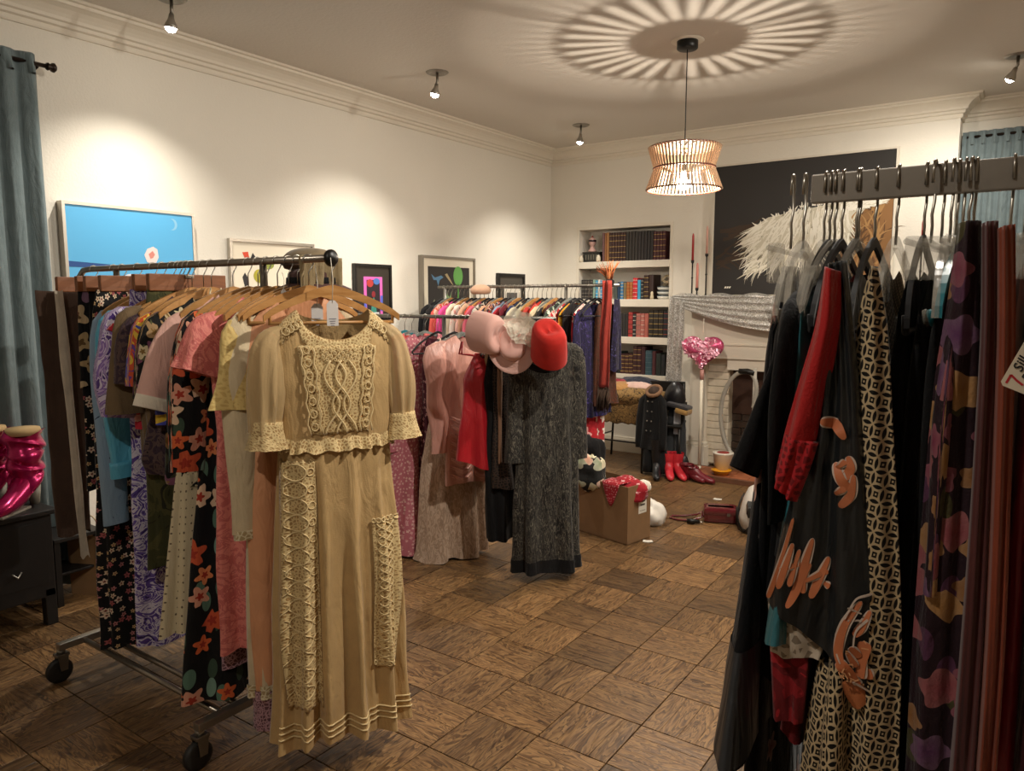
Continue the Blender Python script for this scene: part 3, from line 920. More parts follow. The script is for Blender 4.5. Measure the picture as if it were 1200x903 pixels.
NM = {'#6b4a4a': 'mauve-brown leather', '#8a5a34': 'tan leather', '#9a6a3a': 'light tan leather', '#3c2420': 'maroon-brown leather with gilt bands', '#2c2624': 'black-brown leather', '#302a24': 'dark brown leather',
      '#4a2226': 'oxblood leather with gilt bands', '#2e2a28': 'charcoal cloth', '#222426': 'black cloth', '#86a090': 'pale green cloth', '#3a9ac4': 'turquoise cloth', '#d8d4c8': 'white paper', '#3c78a8': 'blue cloth', '#5a98c0': 'sky blue cloth',
      '#b0602c': 'orange cloth', '#c42a34': 'bright red cloth', '#2a2a2c': 'black paperback', '#321e1a': 'tall dark brown leather', '#444a44': 'grey-green cloth', '#1e3a5a': 'navy cloth', '#7a6a4a': 'khaki cloth',
      '#a83834': 'red cloth with black label', '#26282a': 'black and white striped', '#b0685e': 'salmon cloth with grey label', '#a85c50': 'terracotta cloth', '#2a2420': 'brown leather with ribbed gilt spine', '#20242a': 'dark navy with red label', '#17191c': 'black leather',
      '#1c2420': 'dark green', '#43231f': 'chestnut leather', '#3a1a1c': 'burgundy leather with gilt bands', '#34505a': 'slate blue cloth', '#4a2024': 'dark red leather', '#c4a060': 'cream and gilt'}
top = [(0.026, .29, '#6b4a4a', None), (0.022, .285, '#8a5a34', None), (0.030, .29, '#9a6a3a', None)] + [(0.031, .285, '#3c2420', G) for _ in range(6)] + [(0.033, .288, '#302a24', None) for _ in range(4)] + [(0.033, .285, '#2c2624', None) for _ in range(5)] + [(0.032, .275, '#4a2226', G) for _ in range(4)]
shelf_row(-3.655, 1.925, top, 'from the bust on the top shelf', 'books on the top shelf', NM)
second = [(0.034, .20, '#2e2a28', '#8a8478')] * 4 + [(0.03, .20, '#86a090', None), (0.03, .19, '#3a9ac4', '#d8d4c8'), (0.026, .2, '#d8d4c8', None), (0.026, .19, '#5a98c0', '#d8d4c8')]
shelf_row(-3.895, 1.546, second, 'from the left end of the second shelf', 'books on the second shelf', NM)
second_b = [(0.045, .16, '#444a44', None), (0.03, .17, '#1e3a5a', None), (0.036, .175, '#3c78a8', '#d8c89a'), (0.034, .165, '#7a6a4a', None), (0.034, .17, '#b0602c', G), (0.034, .17, '#b0602c', G), (0.052, .21, '#c42a34', '#e8c0b0'),
            (0.036, .19, '#3a9ac4', None), (0.03, .20, '#2a2a2c', '#b8b4a8'), (0.055, .235, '#321e1a', G), (0.05, .24, '#321e1a', None)]
shelf_row(-3.52, 1.546, second_b, 'right of the red scarf on the second shelf', 'books on the second shelf', NM)
third = [(0.03, .23, '#2e2a28', None)] * 9 + [(0.05, .245, '#a83834', '#2a1c1a'), (0.036, .23, '#26282a', '#d8d4c8'), (0.052, .235, '#b0685e', '#7a7468'), (0.040, .235, '#b0685e', '#d8ccb8'), (0.044, .235, '#a85c50', None),
         (0.05, .265, '#2a2420', G), (0.055, .265, '#2a2420', G), (0.05, .265, '#2a2420', G), (0.06, .265, '#20242a', '#a8483a'), (0.045, .26, '#17191c', None)]
shelf_row(-3.62, 1.171, third, 'from the left on the third shelf', 'books on the third shelf', NM)
fourth = [(0.035, .20, '#2e2a28', None)] * 6 + [(0.03, .22, '#17191c', None), (0.03, .22, '#1c2420', None), (0.05, .20, '#43231f', G), (0.045, .20, '#43231f', G), (0.045, .205, '#43231f', G), (0.045, .28, '#3a1a1c', G), (0.045, .28, '#3a1a1c', G), (0.045, .28, '#3a1a1c', None),
          (0.075, .245, '#34505a', '#5a7078'), (0.04, .24, '#4a2024', None), (0.055, .22, '#1c2420', None), (0.04, .21, '#17191c', None)]
shelf_row(-3.70, 0.796, fourth, 'from the left on the lowest shelf', 'books on the lowest shelf', NM)
# bust with visor on a dark stand, two pale jars
t = thing('bust_ornament', 'small pale pink head bust with dark visor on the top shelf', 'ornament', (-3.80, BY + 0.08, 2.032))
SK = solid('bust_pink', '#d0a79c', 0.6)
mb = MB(); mb.lathe([(0.0, 0), (0.042, 0.0), (0.045, 0.012), (0.026, 0.03), (0.018, 0.05), (0.020, 0.06), (0.032, 0.075), (0.036, 0.10), (0.034, 0.125), (0.022, 0.142), (0.0, 0.148)], 20)
mb.add([(-.006, -.03, .09), (.006, -.03, .09), (0, -.046, .086), (0, -.034, .108)], [(0, 1, 2), (0, 2, 3), (1, 3, 2)], False)
mb.build('head', SK, t)
mb = MB(); mb.lathe([(0.0375, 0.100), (0.041, 0.104), (0.041, 0.118), (0.0365, 0.122)], 20, cap=False); mb.build('visor', solid('visor', '#3a2a2c', 0.3), t)
mb = MB(); mb.lathe([(0.0, 0.146), (0.010, 0.148), (0.010, 0.16), (0.0, 0.166)], 12); mb.build('cap_button', solid('cap_button', '#9a4a40', 0.5), t)
t = thing('ornament_stand', 'dark box stand with ribbed front under the pink bust', 'stand', (-3.785, BY + 0.08, 1.925))
mb = MB(); mb.box((0, 0, .045), (.19, .1, .09), bev=.006); mb.box((0, 0, .098), (.21, .11, .014), bev=.004); mb.build('box', solid('stand_dark', '#2c2a26', 0.5), t)
mb = MB()
for k in range(5): mb.box((-.06 + .03 * k, -.052, .05), (.012, .006, .05))
mb.build('rib', solid('stand_rib', '#6a665a', 0.5), t)
for x, lb in ((-3.885, 'small cream jar at the left end of the top shelf'), (-3.683, 'small cream jar between the dark stand and the first books')):
    mb = MB(); mb.lathe([(0.0, 0), (.018, 0), (.022, .01), (.022, .045), (.014, .058), (.016, .066), (0, .068)], 14)
    tag(mb.build('jar', solid('cream_jar', '#d8cdb6', 0.4), None, (x, BY + 0.0, 1.925)), lb, 'jar', 'jars on the top shelf')
t = thing('stacked_dishes', 'stack of three white and blue dishes on the second shelf', 'dishes', (-2.99, BY + 0.08, 1.546))
for k in range(3):
    mb = MB(); mb.lathe([(0, 0), (.055, 0), (.068, .012), (.072, .03), (.066, .032), (0, .028)], 22); mb.build('dish', solid('dish_white', '#d8d8d0', 0.25), t, (0, 0, k * .042))
    mb = MB(); mb.lathe([(.060, .0), (.074, .004), (.074, .012), (.060, .012)], 22); mb.build('dish_foot', solid('dish_blue', '#2c3c44', 0.3), t, (0, 0, .032 + k * .042 - .004))
t = thing('wire_ornament', 'cream scribbled wire ball resting on the stacked dishes', 'ornament', (-2.97, BY + 0.10, 1.546 + .118))
r_ = random.Random(1); pts = []
for k in range(70):
    a, b = k * 0.9 + r_.random(), k * 0.37
    pts.append((.062 * math.cos(a) * math.cos(b), .045 * math.sin(a) * math.cos(b), .06 + .058 * math.sin(b)))
mb = MB(); mb.tube(pts, .0035, 5); mb.build('wire', solid('cream_wire', '#c4b08c', 0.5), t)
mb = MB(); mb.lathe([(0, 0), (.016, 0), (.018, .02), (.012, .05), (.014, .06), (.006, .075), (0, .078)], 12)
tag(mb.build('figurine', solid('ivory', '#e0d2b2', 0.4), None, (-3.085, BY - 0.0, 1.546)), 'tiny ivory figurine in front of the dark tall books', 'figurine')

# ------------------------------------------------------------------ on the mantel
def candle(x, y, hs, hc, cr, cm, label):
    t = thing('candlestick', label + ' candle in a slim black candlestick on the mantel', 'candlestick', (x, y, 1.565), 0, 'candlesticks on the mantel')
    mb = MB(); mb.lathe([(0, 0), (.032, 0), (.034, .006), (.012, .014), (.007, .03), (.006, hs * .5), (.010, hs * .52), (.006, hs * .55), (.006, hs - .03), (.014, hs - .02), (.015, hs), (0, hs)], 14); mb.build('holder', BLACKM, t)
    mb = MB(); mb.lathe([(cr, hs - .005), (cr * .92, hs + hc * .9), (cr * .5, hs + hc), (0, hs + hc)], 12); mb.build('taper', cm, t)
candle(-2.600, 6.55, .335, .24, .011, solid('red_wax', '#a82c2c', 0.4), 'tall red')
candle(-2.555, 6.56, .085, .225, .012, solid('pink_wax', '#d88c80', 0.4), 'low pink')
candle(-2.468, 6.55, .39, .245, .010, solid('pale_pink_wax', '#d8a494', 0.4), 'tallest pale pink')
candle(-0.755, 6.55, .375, .21, .010, solid('red_wax', '#a82c2c', 0.4), 'red')
# sequinned swag over the mantel and its hanging tail
SEQ = sequin('silver_sequin', '#cbc7be')
t = thing('sequin_swag', 'silver sequin cloth swagged along the front of the mantel', 'cloth', (-1.735, 6.45, 1.56))
v, f, uv = [], [], []
NU, NV = 90, 22
X0, X1 = -2.72 + 1.735, -0.72 + 1.735
for j in range(NV + 1):
    q = j / NV
    for i in range(NU + 1):
        s = i / NU; x = X0 + (X1 - X0) * s
        sag = 1 - abs(2 * s - 1) ** 1.8
        if q < 0.2:
            y = 0.10 - 0.14 * q / 0.2; z = 0.030 + .012 * math.sin(40 * s) - (0.01 if q > .1 else 0)
        else:
            k = (q - 0.2) / 0.8
            z = 0.024 - k * (0.03 + 0.28 * sag) - (0.05 * k * (1 - sag))
            y = -0.045 - 0.022 * abs(math.sin(k * 15 + 1.5 * sag)) * (0.4 + sag) - .01 * k
        v.append((x, y, z)); uv.append((x, q * 0.5))
for j in range(NV):
    for i in range(NU):
        a = j * (NU + 1) + i; f.append((a, a + 1, a + NU + 2, a + NU + 1))
o = mesh_obj('swag', v, f, SEQ, t, uv); 
v, f, uv = [], [], []
for j in range(31):
    q = j / 30
    for i in range(25):
        s = i / 24
        x = X0 - 0.02 + (0.15 + .0 * q) * s - 0.035 * q; y = -.05 - .012 * math.sin(s * 19 + q * 2) + .01 * q - .02 * (1 - q); z = .02 - 1.12 * q - .06 * s
        v.append((x, y, z)); uv.append((s * .3, q * 1.1))
for j in range(30):
    for i in range(24):
        a = j * 25 + i; f.append((a, a + 1, a + 26, a + 25))
mesh_obj('tail', v, f, SEQ, t, uv)
# ------------------------------------------------------------------ soft shapes
def pnoise(x, y, z, seed, k=7, f=1.0):
    r = np.random.RandomState(seed)
    o = np.zeros_like(np.asarray(x, dtype=float))
    for i in range(k):
        w = r.normal(size=3) * f; o = o + np.sin(w[0] * x + w[1] * y + w[2] * z + r.uniform(0, 6.28))
    return o / math.sqrt(k)

def lump(name, c, s, m, parent=None, seed=1, amp=0.12, n=28, freq=3.0, flat_base=True, power=1.0, rz=0.0):
    """crumpled rounded heap"""
    v, f, uv = [], [], []
    nr = n // 2
    for j in range(nr + 1):
        ph = math.pi * j / nr
        for i in range(n):
            a = 2 * math.pi * i / n
            d = (math.sin(ph) ** power * math.cos(a), math.sin(ph) ** power * math.sin(a), math.cos(ph))
            v.append(d); uv.append((a * 0.08 * s[0] * 5, ph * 0.1))
    v = np.array(v)
    g = 1 + amp * pnoise(v[:, 0], v[:, 1], v[:, 2], seed, 9, freq) + amp * 0.5 * np.abs(pnoise(v[:, 0], v[:, 1], v[:, 2], seed + 3, 7, freq * 2.2))
    v = v * g[:, None] * np.array(s)
    if flat_base: v[:, 2] = np.maximum(v[:, 2], -s[2] * 0.55)
    for j in range(nr):
        for i in range(n):
            l = (i + 1) % n
            f.append((j * n + i, (j + 1) * n + i, (j + 1) * n + l, j * n + l))
    zmin = v[:, 2].min()
    v[:, 2] -= zmin
    return mesh_obj(name, v, f, m, parent, uv, loc=c, rot=(0, 0, rz))

def sheet(name, grid, m, parent=None, thick=0.003):
    nv, nu = len(grid), len(grid[0])
    v = [p for row in grid for p in row]
    f = [(j * nu + i, j * nu + i + 1, (j + 1) * nu + i + 1, (j + 1) * nu + i) for j in range(nv - 1) for i in range(nu - 1)]
    uv = [(i / (nu - 1) * .4, j / (nv - 1) * .4) for j in range(nv) for i in range(nu)]
    o = mesh_obj(name, v, f, m, parent, uv)
    md = o.modifiers.new('thick', 'SOLIDIFY'); md.thickness = thick
    return o

# ------------------------------------------------------------------ cardboard box with red cloth in it
CARD = solid('cardboard', '#80603f', 0.85, mottle=0.06)
CARD_IN = solid('cardboard_inside', '#b08a5e', 0.85)
ba = R(-12)
box = thing('cardboard_box', 'open brown cardboard box with a white label on the parquet', 'box', (-2.017, 4.123, 0), ba)
BW, BD, BH = 0.44, 0.235, 0.375
mb = MB()
for c, s in (((-BW / 2, .003, BH / 2), (BW, .006, BH)), ((-BW / 2, BD - .003, BH / 2), (BW, .006, BH)), ((-.003, BD / 2, BH / 2), (.006, BD - .012, BH)), ((-BW + .003, BD / 2, BH / 2), (.006, BD - .012, BH)), ((-BW / 2, BD / 2, .004), (BW, BD, .008))):
    mb.box(c, s)
mb.build('carton', CARD, box)
mb = MB(); mb.box((.0012, .150, .245), (.001, .082, .125)); lb_ = mb.build('shipping_label', solid('label_white', '#d8d2c4', 0.6), box)
mb = MB()
for (y, z, w, h) in ((.15, .262, .045, .012), (.15, .238, .045, .012), (.15, .285, .055, .003), (.15, .20, .055, .003)): mb.box((.002, y, z), (.001, w, h))
mb.build('label_print', solid('label_ink', '#55504a', 0.7), lb_)
REDB = floral('red_bandana', '#9a1a26', ['#d8a0a0', '#c86a70'], 30, .35, 4, .5, mid='#f0d8d0')
lump('red_bandana_cloth', (-2.085, 4.26, .27), (.13, .085, .085), REDB, None, 4, .16, 30, 4).name = 'red_cloth'
tag(bpy.data.objects['red_cloth'], 'crumpled red printed cloth filling the cardboard box', 'cloth')
g = []
ca, sa = math.cos(ba), math.sin(ba)
def BX(x, y, z): return (-2.017 + x * ca - y * sa, 4.123 + x * sa + y * ca, z)
for j in range(9):
    q = j / 8; row = []
    for i in range(7):
        s_ = i / 6 - .5
        wdt = .16 * (1 - q) ** .8 + .012
        x = -.13 + s_ * wdt; z = .384 - .15 * max(0, q - .25) / .75; y = (.10 - .115 * q / .25) if q < .25 else -.012 - .006 * math.sin(s_ * 20)
        row.append(BX(x, y, z))
    g.append(row)
tag(sheet('bandana', g, REDB), 'red printed bandana hanging over the rim of the cardboard box', 'bandana')
lump('white_cloth', (-1.995, 4.30, .325), (.05, .04, .045), fabric('white_cotton', '#e0dacc'), None, 6, .1, 20)
tag(bpy.data.objects['white_cloth'], 'white cloth peeping out of the cardboard box behind the red cloth', 'cloth')
GREYLEAF = floral('leafy_scarf', '#1c1d1c', ['#c8c4a0', '#b4a890', '#7a8a6a', '#d09a80'], 12, .5, 3, .85, leaf=['#8a9a7a', '#c8c0a0'])
tag(lump('patterned_scarf', BX(-.33, .03, .25), (.085, .075, .125), GREYLEAF, None, 17, .16, 40, 3.5, False), 'black scarf with leaf print bunched over the end of the cardboard box', 'scarf')
tag(lump('black_cloth', BX(-.40, .09, .33), (.09, .09, .15), fabric('black_jersey', '#100f10', .9, .05), None, 18, .14, 30, 3.5, False), 'black cloth bunched behind the leaf-print scarf on the box', 'cloth')
for nm, lb, p, rz in (('paper_scrap', 'torn white paper scrap by the corner of the cardboard box', (-1.945, 4.27, .001), .4), ('paper_scrap', 'white paper scrap lying on the floor in front of the hearth', (-1.93, 5.51, .001), .1)):
    mb = MB(); mb.prism([(-.03, -.02), (.0, -.026), (.035, -.01), (.028, .018), (-.005, .012), (-.028, .022)], .004, Matrix.Rotation(rz, 4, 'Z'))
    tag(mb.build(nm, solid('paper_white', '#dcd8cc', 0.8), None, p), lb, 'paper')
WHITEP = solid('white_plastic_bag', '#ddd8ce', 0.35, mottle=0.04)
tag(lump('plastic_bag', (-2.10, 4.64, 0), (.10, .085, .105), WHITEP, None, 15, .12, 36, 3.2, True, 1.25), 'white plastic bag slumped on the floor beyond the cardboard box', 'bag')
# burgundy handbag with a shoulder strap
BURG = solid('burgundy_patent', '#5c141c', 0.22, spec=0.7, coat=0.5)
t = thing('handbag', 'burgundy patent handbag lying on the floor with its strap looped out', 'handbag', (-1.72, 4.98, 0), R(22))
mb = MB(); mb.box((0, 0, .055), (.24, .16, .11), bev=.035); mb.build('bag_body', BURG, t)
mb = MB(); mb.box((0, -.035, .085), (.236, .11, .05), bev=.02); mb.build('bag_flap', BURG, t)
mb = MB(); mb.tube([(-.12, -.02, .06), (-.13, -.05, .03), (-.2, -.075, .01), (-.29, -.07, .008), (-.345, -.03, .008), (-.33, .02, .008), (-.25, .04, .008), (-.16, .045, .02), (-.12, .03, .05)], .007, 8); mb.build('strap', BURG, t)
mb = MB(); mb.box((.05, -.092, .07), (.02, .006, .02)); mb.build('clasp', STEEL, t)
t = thing('vacuum_nozzle', 'small black appliance plug lying in front of the burgundy handbag', 'nozzle', (-1.835, 4.80, .02), R(28))
mb = MB(); mb.tube([(-.055, 0, 0), (-.01, 0, 0), (.0, 0, 0), (.03, 0, 0)], [.017, .02, .014, .014], 12); mb.build('handle', BLACKM, t)
mb = MB(); mb.tube([(.03, 0, -.004), (.055, 0, -.006)], [.008, .006], 8); mb.build('chrome_tip', CHROME, t)
# vacuum cleaner: body on the floor by the near rack, hose arching up
t = thing('vacuum_cleaner', 'white and black vacuum cleaner on the floor beyond the near rack', 'vacuum', (-1.45, 4.95, 0), R(20))
VW = solid('vacuum_white', '#d8d4cc', 0.3)
mb = MB()
sv = [(.13 * (1 - .08 * r) * k_[0] * math.cos(2 * math.pi * k / 16), .19 * k_[0] * math.sin(2 * math.pi * k / 16), k_[1]) for r, k_ in enumerate(((1, .03), (1.02, .10), (.92, .20), (.7, .27), (.3, .30))) for k in range(16)]
sf = [(a * 16 + k, a * 16 + (k + 1) % 16, a * 16 + 16 + (k + 1) % 16, a * 16 + 16 + k) for a in range(4) for k in range(16)] + [tuple(range(64, 80)), tuple(range(15, -1, -1))]
mb.add(sv, sf, True)
mb.build('shell', VW, t)
mb = MB(); mb.lathe([(0, 0), (.15, 0), (.15, .03), (0, .032)], 20, Matrix.Diagonal((.9, 1.25, 1, 1))); mb.build('base', BLACKM, t)
for s in (-1, 1):
    mb = MB(); mb.lathe([(.03, -.015), (.06, -.015), (.06, .015), (.03, .015)], 18, Matrix.Translation((s * .128, .07, .062)) @ Matrix.Rotation(math.pi / 2, 4, 'Y')); mb.build('wheel', BLACKM, t)
mb = MB(); mb.box((-.04, -.10, .20), (.09, .12, .09), 0, Matrix.Rotation(.25, 4, 'X'), bev=.03); mb.build('cover', solid('vacuum_smoke', '#2c2e30', 0.15), t)
mb = MB(); mb.tube(bez((-.10, -.12, .27), (-.18, -.22, .14), (-.10, -.21, .03), 10) + bez((-.10, -.21, .03), (-.02, -.2, .1), (.05, -.15, .27), 8), .006, 6); mb.build('power_cord', BLACKM, t)
# hose loop standing before the fireplace
t = thing('vacuum_hose', 'grey ribbed vacuum hose looped upright before the fireplace with black grip', 'hose', (-2.03, 6.35, 0))
pts = [(.10, -.02, .62), (.12, -.02, .80), (.06, 0, .915), (-.06, 0, .90), (-.15, 0, .77), (-.19, 0, .58), (-.17, 0, .38), (-.10, 0, .22), (.02, -.02, .10), (.2, -.04, .06)]
fine = []
for i in range(len(pts) - 1):
    p0 = Vector(pts[max(i - 1, 0)]); p1 = Vector(pts[i]); p2 = Vector(pts[i + 1]); p3 = Vector(pts[min(i + 2, len(pts) - 1)])
    for k in range(14):
        s = k / 14
        fine.append(0.5 * ((2 * p1) + (p2 - p0) * s + (2 * p0 - 5 * p1 + 4 * p2 - p3) * s * s + (3 * p1 - p0 - 3 * p2 + p3) * s ** 3))
mb = MB(); mb.tube(fine, [.020 if i % 2 else .0175 for i in range(len(fine))], 10); mb.build('ribbed_hose', solid('hose_grey', '#9a958a', 0.45), t)
mb = MB(); mb.tube([(-.04, 0, .925), (.03, 0, .93), (.10, -.01, .915)], .025, 10); mb.build('grip', BLACKM, t)
mb = MB(); mb.tube([(.10, -.01, .96), (.105, -.02, .6), (.11, -.03, .02)], .016, 10); mb.build('wand', solid('wand_grey', '#a8a296', 0.35), t)
# white tub with a yellow lid on the hearth
t = thing('plastic_tub', 'white plastic tub with a yellow bowl in front on the hearth', 'tub', (-2.155, 6.26, .044))
mb = MB(); mb.lathe([(0, 0), (.07, 0), (.085, .16), (.09, .165), (.088, .175), (.0, .165)], 24); mb.build('tub', solid('tub_white', '#d6cfc0', 0.4), t)
mb = MB(); mb.lathe([(0.0, .172), (.05, .176), (.055, .17)], 18); mb.build('red_lid', solid('tub_red', '#8a2c24', 0.5), t)
t = thing('yellow_bowl', 'small orange-yellow bowl on the hearth in front of the white tub', 'bowl', (-2.13, 6.15, .044))
mb = MB(); mb.lathe([(0, 0), (.05, 0), (.085, .04), (.09, .045), (.07, .035), (0, .012)], 24); mb.build('bowl', solid('bowl_yellow', '#d8941c', 0.4), t)
# heart-shaped foil bouquet on a white stick
t = thing('heart_decoration', 'pink foil heart on a tall white stick before the fireplace', 'decoration', (-2.385, 6.30, 0))
def heart_mesh(w, h, d, seed):
    v, f, uv = [], [], []; N, K = 40, 9
    for j in range(K):
        ph = -math.pi / 2 + math.pi * j / (K - 1)
        for i in range(N):
            a = 2 * math.pi * i / N
            x = 16 * math.sin(a) ** 3 / 16; z = (13 * math.cos(a) - 5 * math.cos(2 * a) - 2 * math.cos(3 * a) - math.cos(4 * a)) / 16
            c = math.cos(ph) ** .7
            v.append((x * c, math.sin(ph), (z + .1) * c - .1)); uv.append((a * .05, j * .02))
    for j in range(K - 1):
        for i in range(N):
            l = (i + 1) % N; f.append((j * N + i, j * N + l, (j + 1) * N + l, (j + 1) * N + i))
    v = np.array(v); nn = pnoise(v[:, 0], v[:, 1], v[:, 2], seed, 9, 9)
    v[:, 1] *= 1 + .18 * nn
    v *= np.array((w / 2, d / 2, h / 2.05))
    return v, f, uv
FOILP = solid('pink_foil', '#c04a72', 0.3, 0.35, mottle=0.5)
v, f, uv = heart_mesh(.385, .335, .13, 3)
mesh_obj('heart', v, f, FOILP, t, uv, loc=(0, 0, 1.10))
mb = MB(); r_ = random.Random(4)
for k in range(280):
    a = r_.uniform(0, 6.28); q = math.sqrt(r_.random()) * .92
    x = .19 * math.sin(a) ** 3 * q; z = 1.10 + .16 * q * (13 * math.cos(a) - 5 * math.cos(2 * a) - 2 * math.cos(3 * a) - math.cos(4 * a)) / 16
    an = r_.uniform(0, 3.14); L = r_.uniform(.012, .026); dy = -.066 * math.sqrt(max(0.02, 1 - q * q)) - .004
    e1 = Vector((math.cos(an) * L, r_.uniform(-.006, .006), math.sin(an) * L)); e2 = Vector((-math.sin(an) * .006, -.004, math.cos(an) * .006))
    c = Vector((x, dy, z)); mb.add([c - e1 - e2, c + e1 - e2, c + e1 + e2, c - e1 + e2], [(0, 1, 2, 3)], False)
mb.build('foil_petals', solid('pale_pink_foil', '#e2a0b4', 0.3, 0.25), t)
mb = MB(); mb.tube([(0, 0, .02), (0, 0, .93)], .014, 10); mb.build('stick', solid('stick_white', '#e0d8c4', 0.5), t)
mb = MB(); mb.tube([(0, 0, .84), (0, 0, .93)], .018, 10); mb.build('pink_collar', solid('collar_pink', '#c08a80', 0.5), t)
mb = MB(); mb.lathe([(0, 0), (.05, 0), (.05, .02), (.02, .03), (.015, .06)], 18); mb.build('foot', solid('stick_white', '#e0d8c4'), t)
mb = MB(); mb.tube([(0, 0, 1.255), (0, .01, 1.38)], .002, 5); mb.build('hanging_string', solid('string_white', '#d8d0c0'), t)

# ------------------------------------------------------------------ table with heaped garments at the end wall
t = thing('folding_table', 'black metal-legged table piled with folded fabrics under the bookcase', 'table', (-3.10, 6.32, 0))
mb = MB(); mb.box((0, 0, .575), (.95, .52, .025), bev=.004); mb.build('tabletop', solid('table_dark', '#2a221c', 0.6), t)
for sx in (-1, 1):
    for sy in (-1, 1):
        mb = MB(); mb.tube([(sx * .26, sy * .21, .565), (sx * .30, sy * .23, .0)], .011, 8); mb.build('leg', BLACKM, t)
for sx in (-1, 1):
    mb = MB(); mb.tube([(sx * .285, -.222, .24), (sx * .285, .222, .24)], .008, 8); mb.build('crossbar', BLACKM, t)
mb = MB(); mb.tube([(-.285, -.222, .24), (.285, -.222, .24)], .008, 8); mb.build('stretcher', BLACKM, t)
FUR = blotch('brown_fur', ['#4a3820', '#6e5632', '#8a6c42', '#3a2c1a', '#a08450'], 40, 2.0, .95, (1, .4, 1), 4)
tag(lump('fur_garment', (-3.06, 6.22, .588), (.40, .24, .10), FUR, None, 21, .07, 36, 3, True, .5), 'brown mottled fur garment folded on the black-legged table', 'fur')
g = []
for j in range(14):
    q = j / 13; row = []
    for i in range(20):
        s_ = i / 19 - .5
        y = -.02 if q < .01 else -.05; z = .66 - .24 * q + .008 * math.sin(s_ * 40)
        row.append((-3.06 + s_ * .72, 6.055 - .02 * math.sin(q * 3) - .015 * math.sin(s_ * 23 + q * 3), z))
    g.append(row)
tag(sheet('fur_throw', g, FUR, None, .012), 'brown fur throw hanging down the front of the fabric table', 'throw')
for nm, lb, c, s, m, sd in (('folded_cloth', 'orange-tan folded cloth on the brown fur garment', (-3.16, 6.2, .70), (.20, .16, .05), fabric('tan_gold', '#a87a44'), 31),
                            ('folded_cloth', 'navy folded cloth lying at the back of the fabric table', (-3.05, 6.40, .71), (.26, .12, .065), fabric('navy_wool', '#262a38'), 32),
                            ('folded_cloth', 'pale pink crumpled cloth on top of the fabric pile', (-2.96, 6.22, .71), (.14, .10, .05), fabric('pale_pink_cloth', '#d0aea2'), 33),
                            ('folded_cloth', 'crimson crumpled cloth between navy and tan cloths', (-3.20, 6.32, .715), (.13, .09, .05), fabric('crimson_cloth', '#8a2430'), 34),
                            ('folded_cloth', 'cream folded cloth at the scarf end of the fabric table', (-3.34, 6.2, .68), (.12, .12, .05), fabric('cream_cloth', '#cdbb94'), 35)):
    tag(lump(nm, c, s, m, None, sd, .12, 24, 4), lb, 'cloth', 'cloths heaped on the table')
# black chair behind with coat, hat
t = thing('valet_chair', 'black metal chair under the black brass-buttoned coat', 'chair', (-2.66, 6.10, 0), R(15))
mb = MB(); mb.box((0, 0.06, .44), (.36, .34, .03), bev=.01); mb.build('seat', BLACKM, t)
for sx in (-1, 1):
    mb = MB(); mb.tube([(sx * .16, .22, 0), (sx * .16, .22, .44), (sx * .15, .26, .78)], .011, 8); mb.build('leg', BLACKM, t)
    mb = MB(); mb.tube([(sx * .16, -.09, 0), (sx * .16, -.09, .44)], .011, 8); mb.build('leg', BLACKM, t)
mb = MB(); mb.box((0, .262, .74), (.32, .02, .12), bev=.008); mb.build('backrest', BLACKM, t)
COATM = fabric('black_wool', '#0f0f10', 0.9, 0.1)
coat = thing('coat', 'black coat with silver buttons draped over the chair by the red boots', 'coat', (-2.70, 5.98, 0), R(-6))
v, f, uv = [], [], []
for j in range(30):
    q = j / 29
    for i in range(32):
        a = 2 * math.pi * i / 32
        wx = .065 + .035 * min(1, q * 5) + .018 * q; wy = .05 + .02 * q
        x = wx * math.cos(a); y = wy * math.sin(a) + .012 * math.sin(5 * a + q * 4) * q; z = .735 - .50 * q
        v.append((x, y, z)); uv.append((a * .1, z))
f = [(j * 32 + i, j * 32 + (i + 1) % 32, (j + 1) * 32 + (i + 1) % 32, (j + 1) * 32 + i) for j in range(29) for i in range(32)] + [tuple(range(32))]
mesh_obj('coat_body', v, f, COATM, coat, uv)
for s in (-1, 1):
    mb = MB(); mb.tube([(s * .06, 0, .70), (s * .095, -.01, .66), (s * .115, -.02, .5), (s * .118, -.03, .30), (s * .115, -.03, .24)], [.028, .036, .036, .034, .033], 14); mb.build('sleeve', COATM, coat)
for k in range(4):
    for s in (-1, 1):
        mb = MB(); mb.lathe([(0, 0), (.0075, 0), (.006, .004), (0, .005)], 10, Matrix.Translation((s * .022 + .01, -.068 - .006 * k, .66 - .085 * k)) @ Matrix.Rotation(math.pi / 2, 4, 'X')); mb.build('button', STEEL, coat)
t = thing('dark_trousers', 'black trousers hanging below the brass-buttoned coat', 'trousers', (-2.67, 5.985, 0))
for s in (-1, 1):
    mb = MB(); mb.tube([(s * .05, 0, .30), (s * .055, -.01, .2), (s * .055, -.02, .10), (s * .055, -.02, .03)], [.05, .055, .052, .056], 14); mb.build('trouser_leg', COATM, t)
t = thing('straw_hat', 'brown woven brim hat perched on the black coat collar', 'hat', (-2.685, 5.97, .735), R(0))
M = Matrix.Rotation(R(38), 4, 'X')
mb = MB(); mb.tube([(.062 * math.cos(2 * math.pi * k / 30), .062 * math.sin(2 * math.pi * k / 30), .02) for k in range(30)], .017, 8, True, M=M); mb.build('rolled_brim', solid('hat_brown', '#7a5a40', 0.9, mottle=.2), t)
mb = MB(); mb.lathe([(0, .05), (.035, .045), (.052, .02), (.055, 0)][::-1], 22, M); mb.build('crown', solid('hat_dark', '#3a2a20', 0.9), t)
tag(lump('black_bag', (-2.57, 6.14, .60), (.10, .07, .13), solid('black_leather_bag', '#141316', 0.35), None, 41, .08, 24), 'black leather bag slumped behind the woven hat', 'bag')
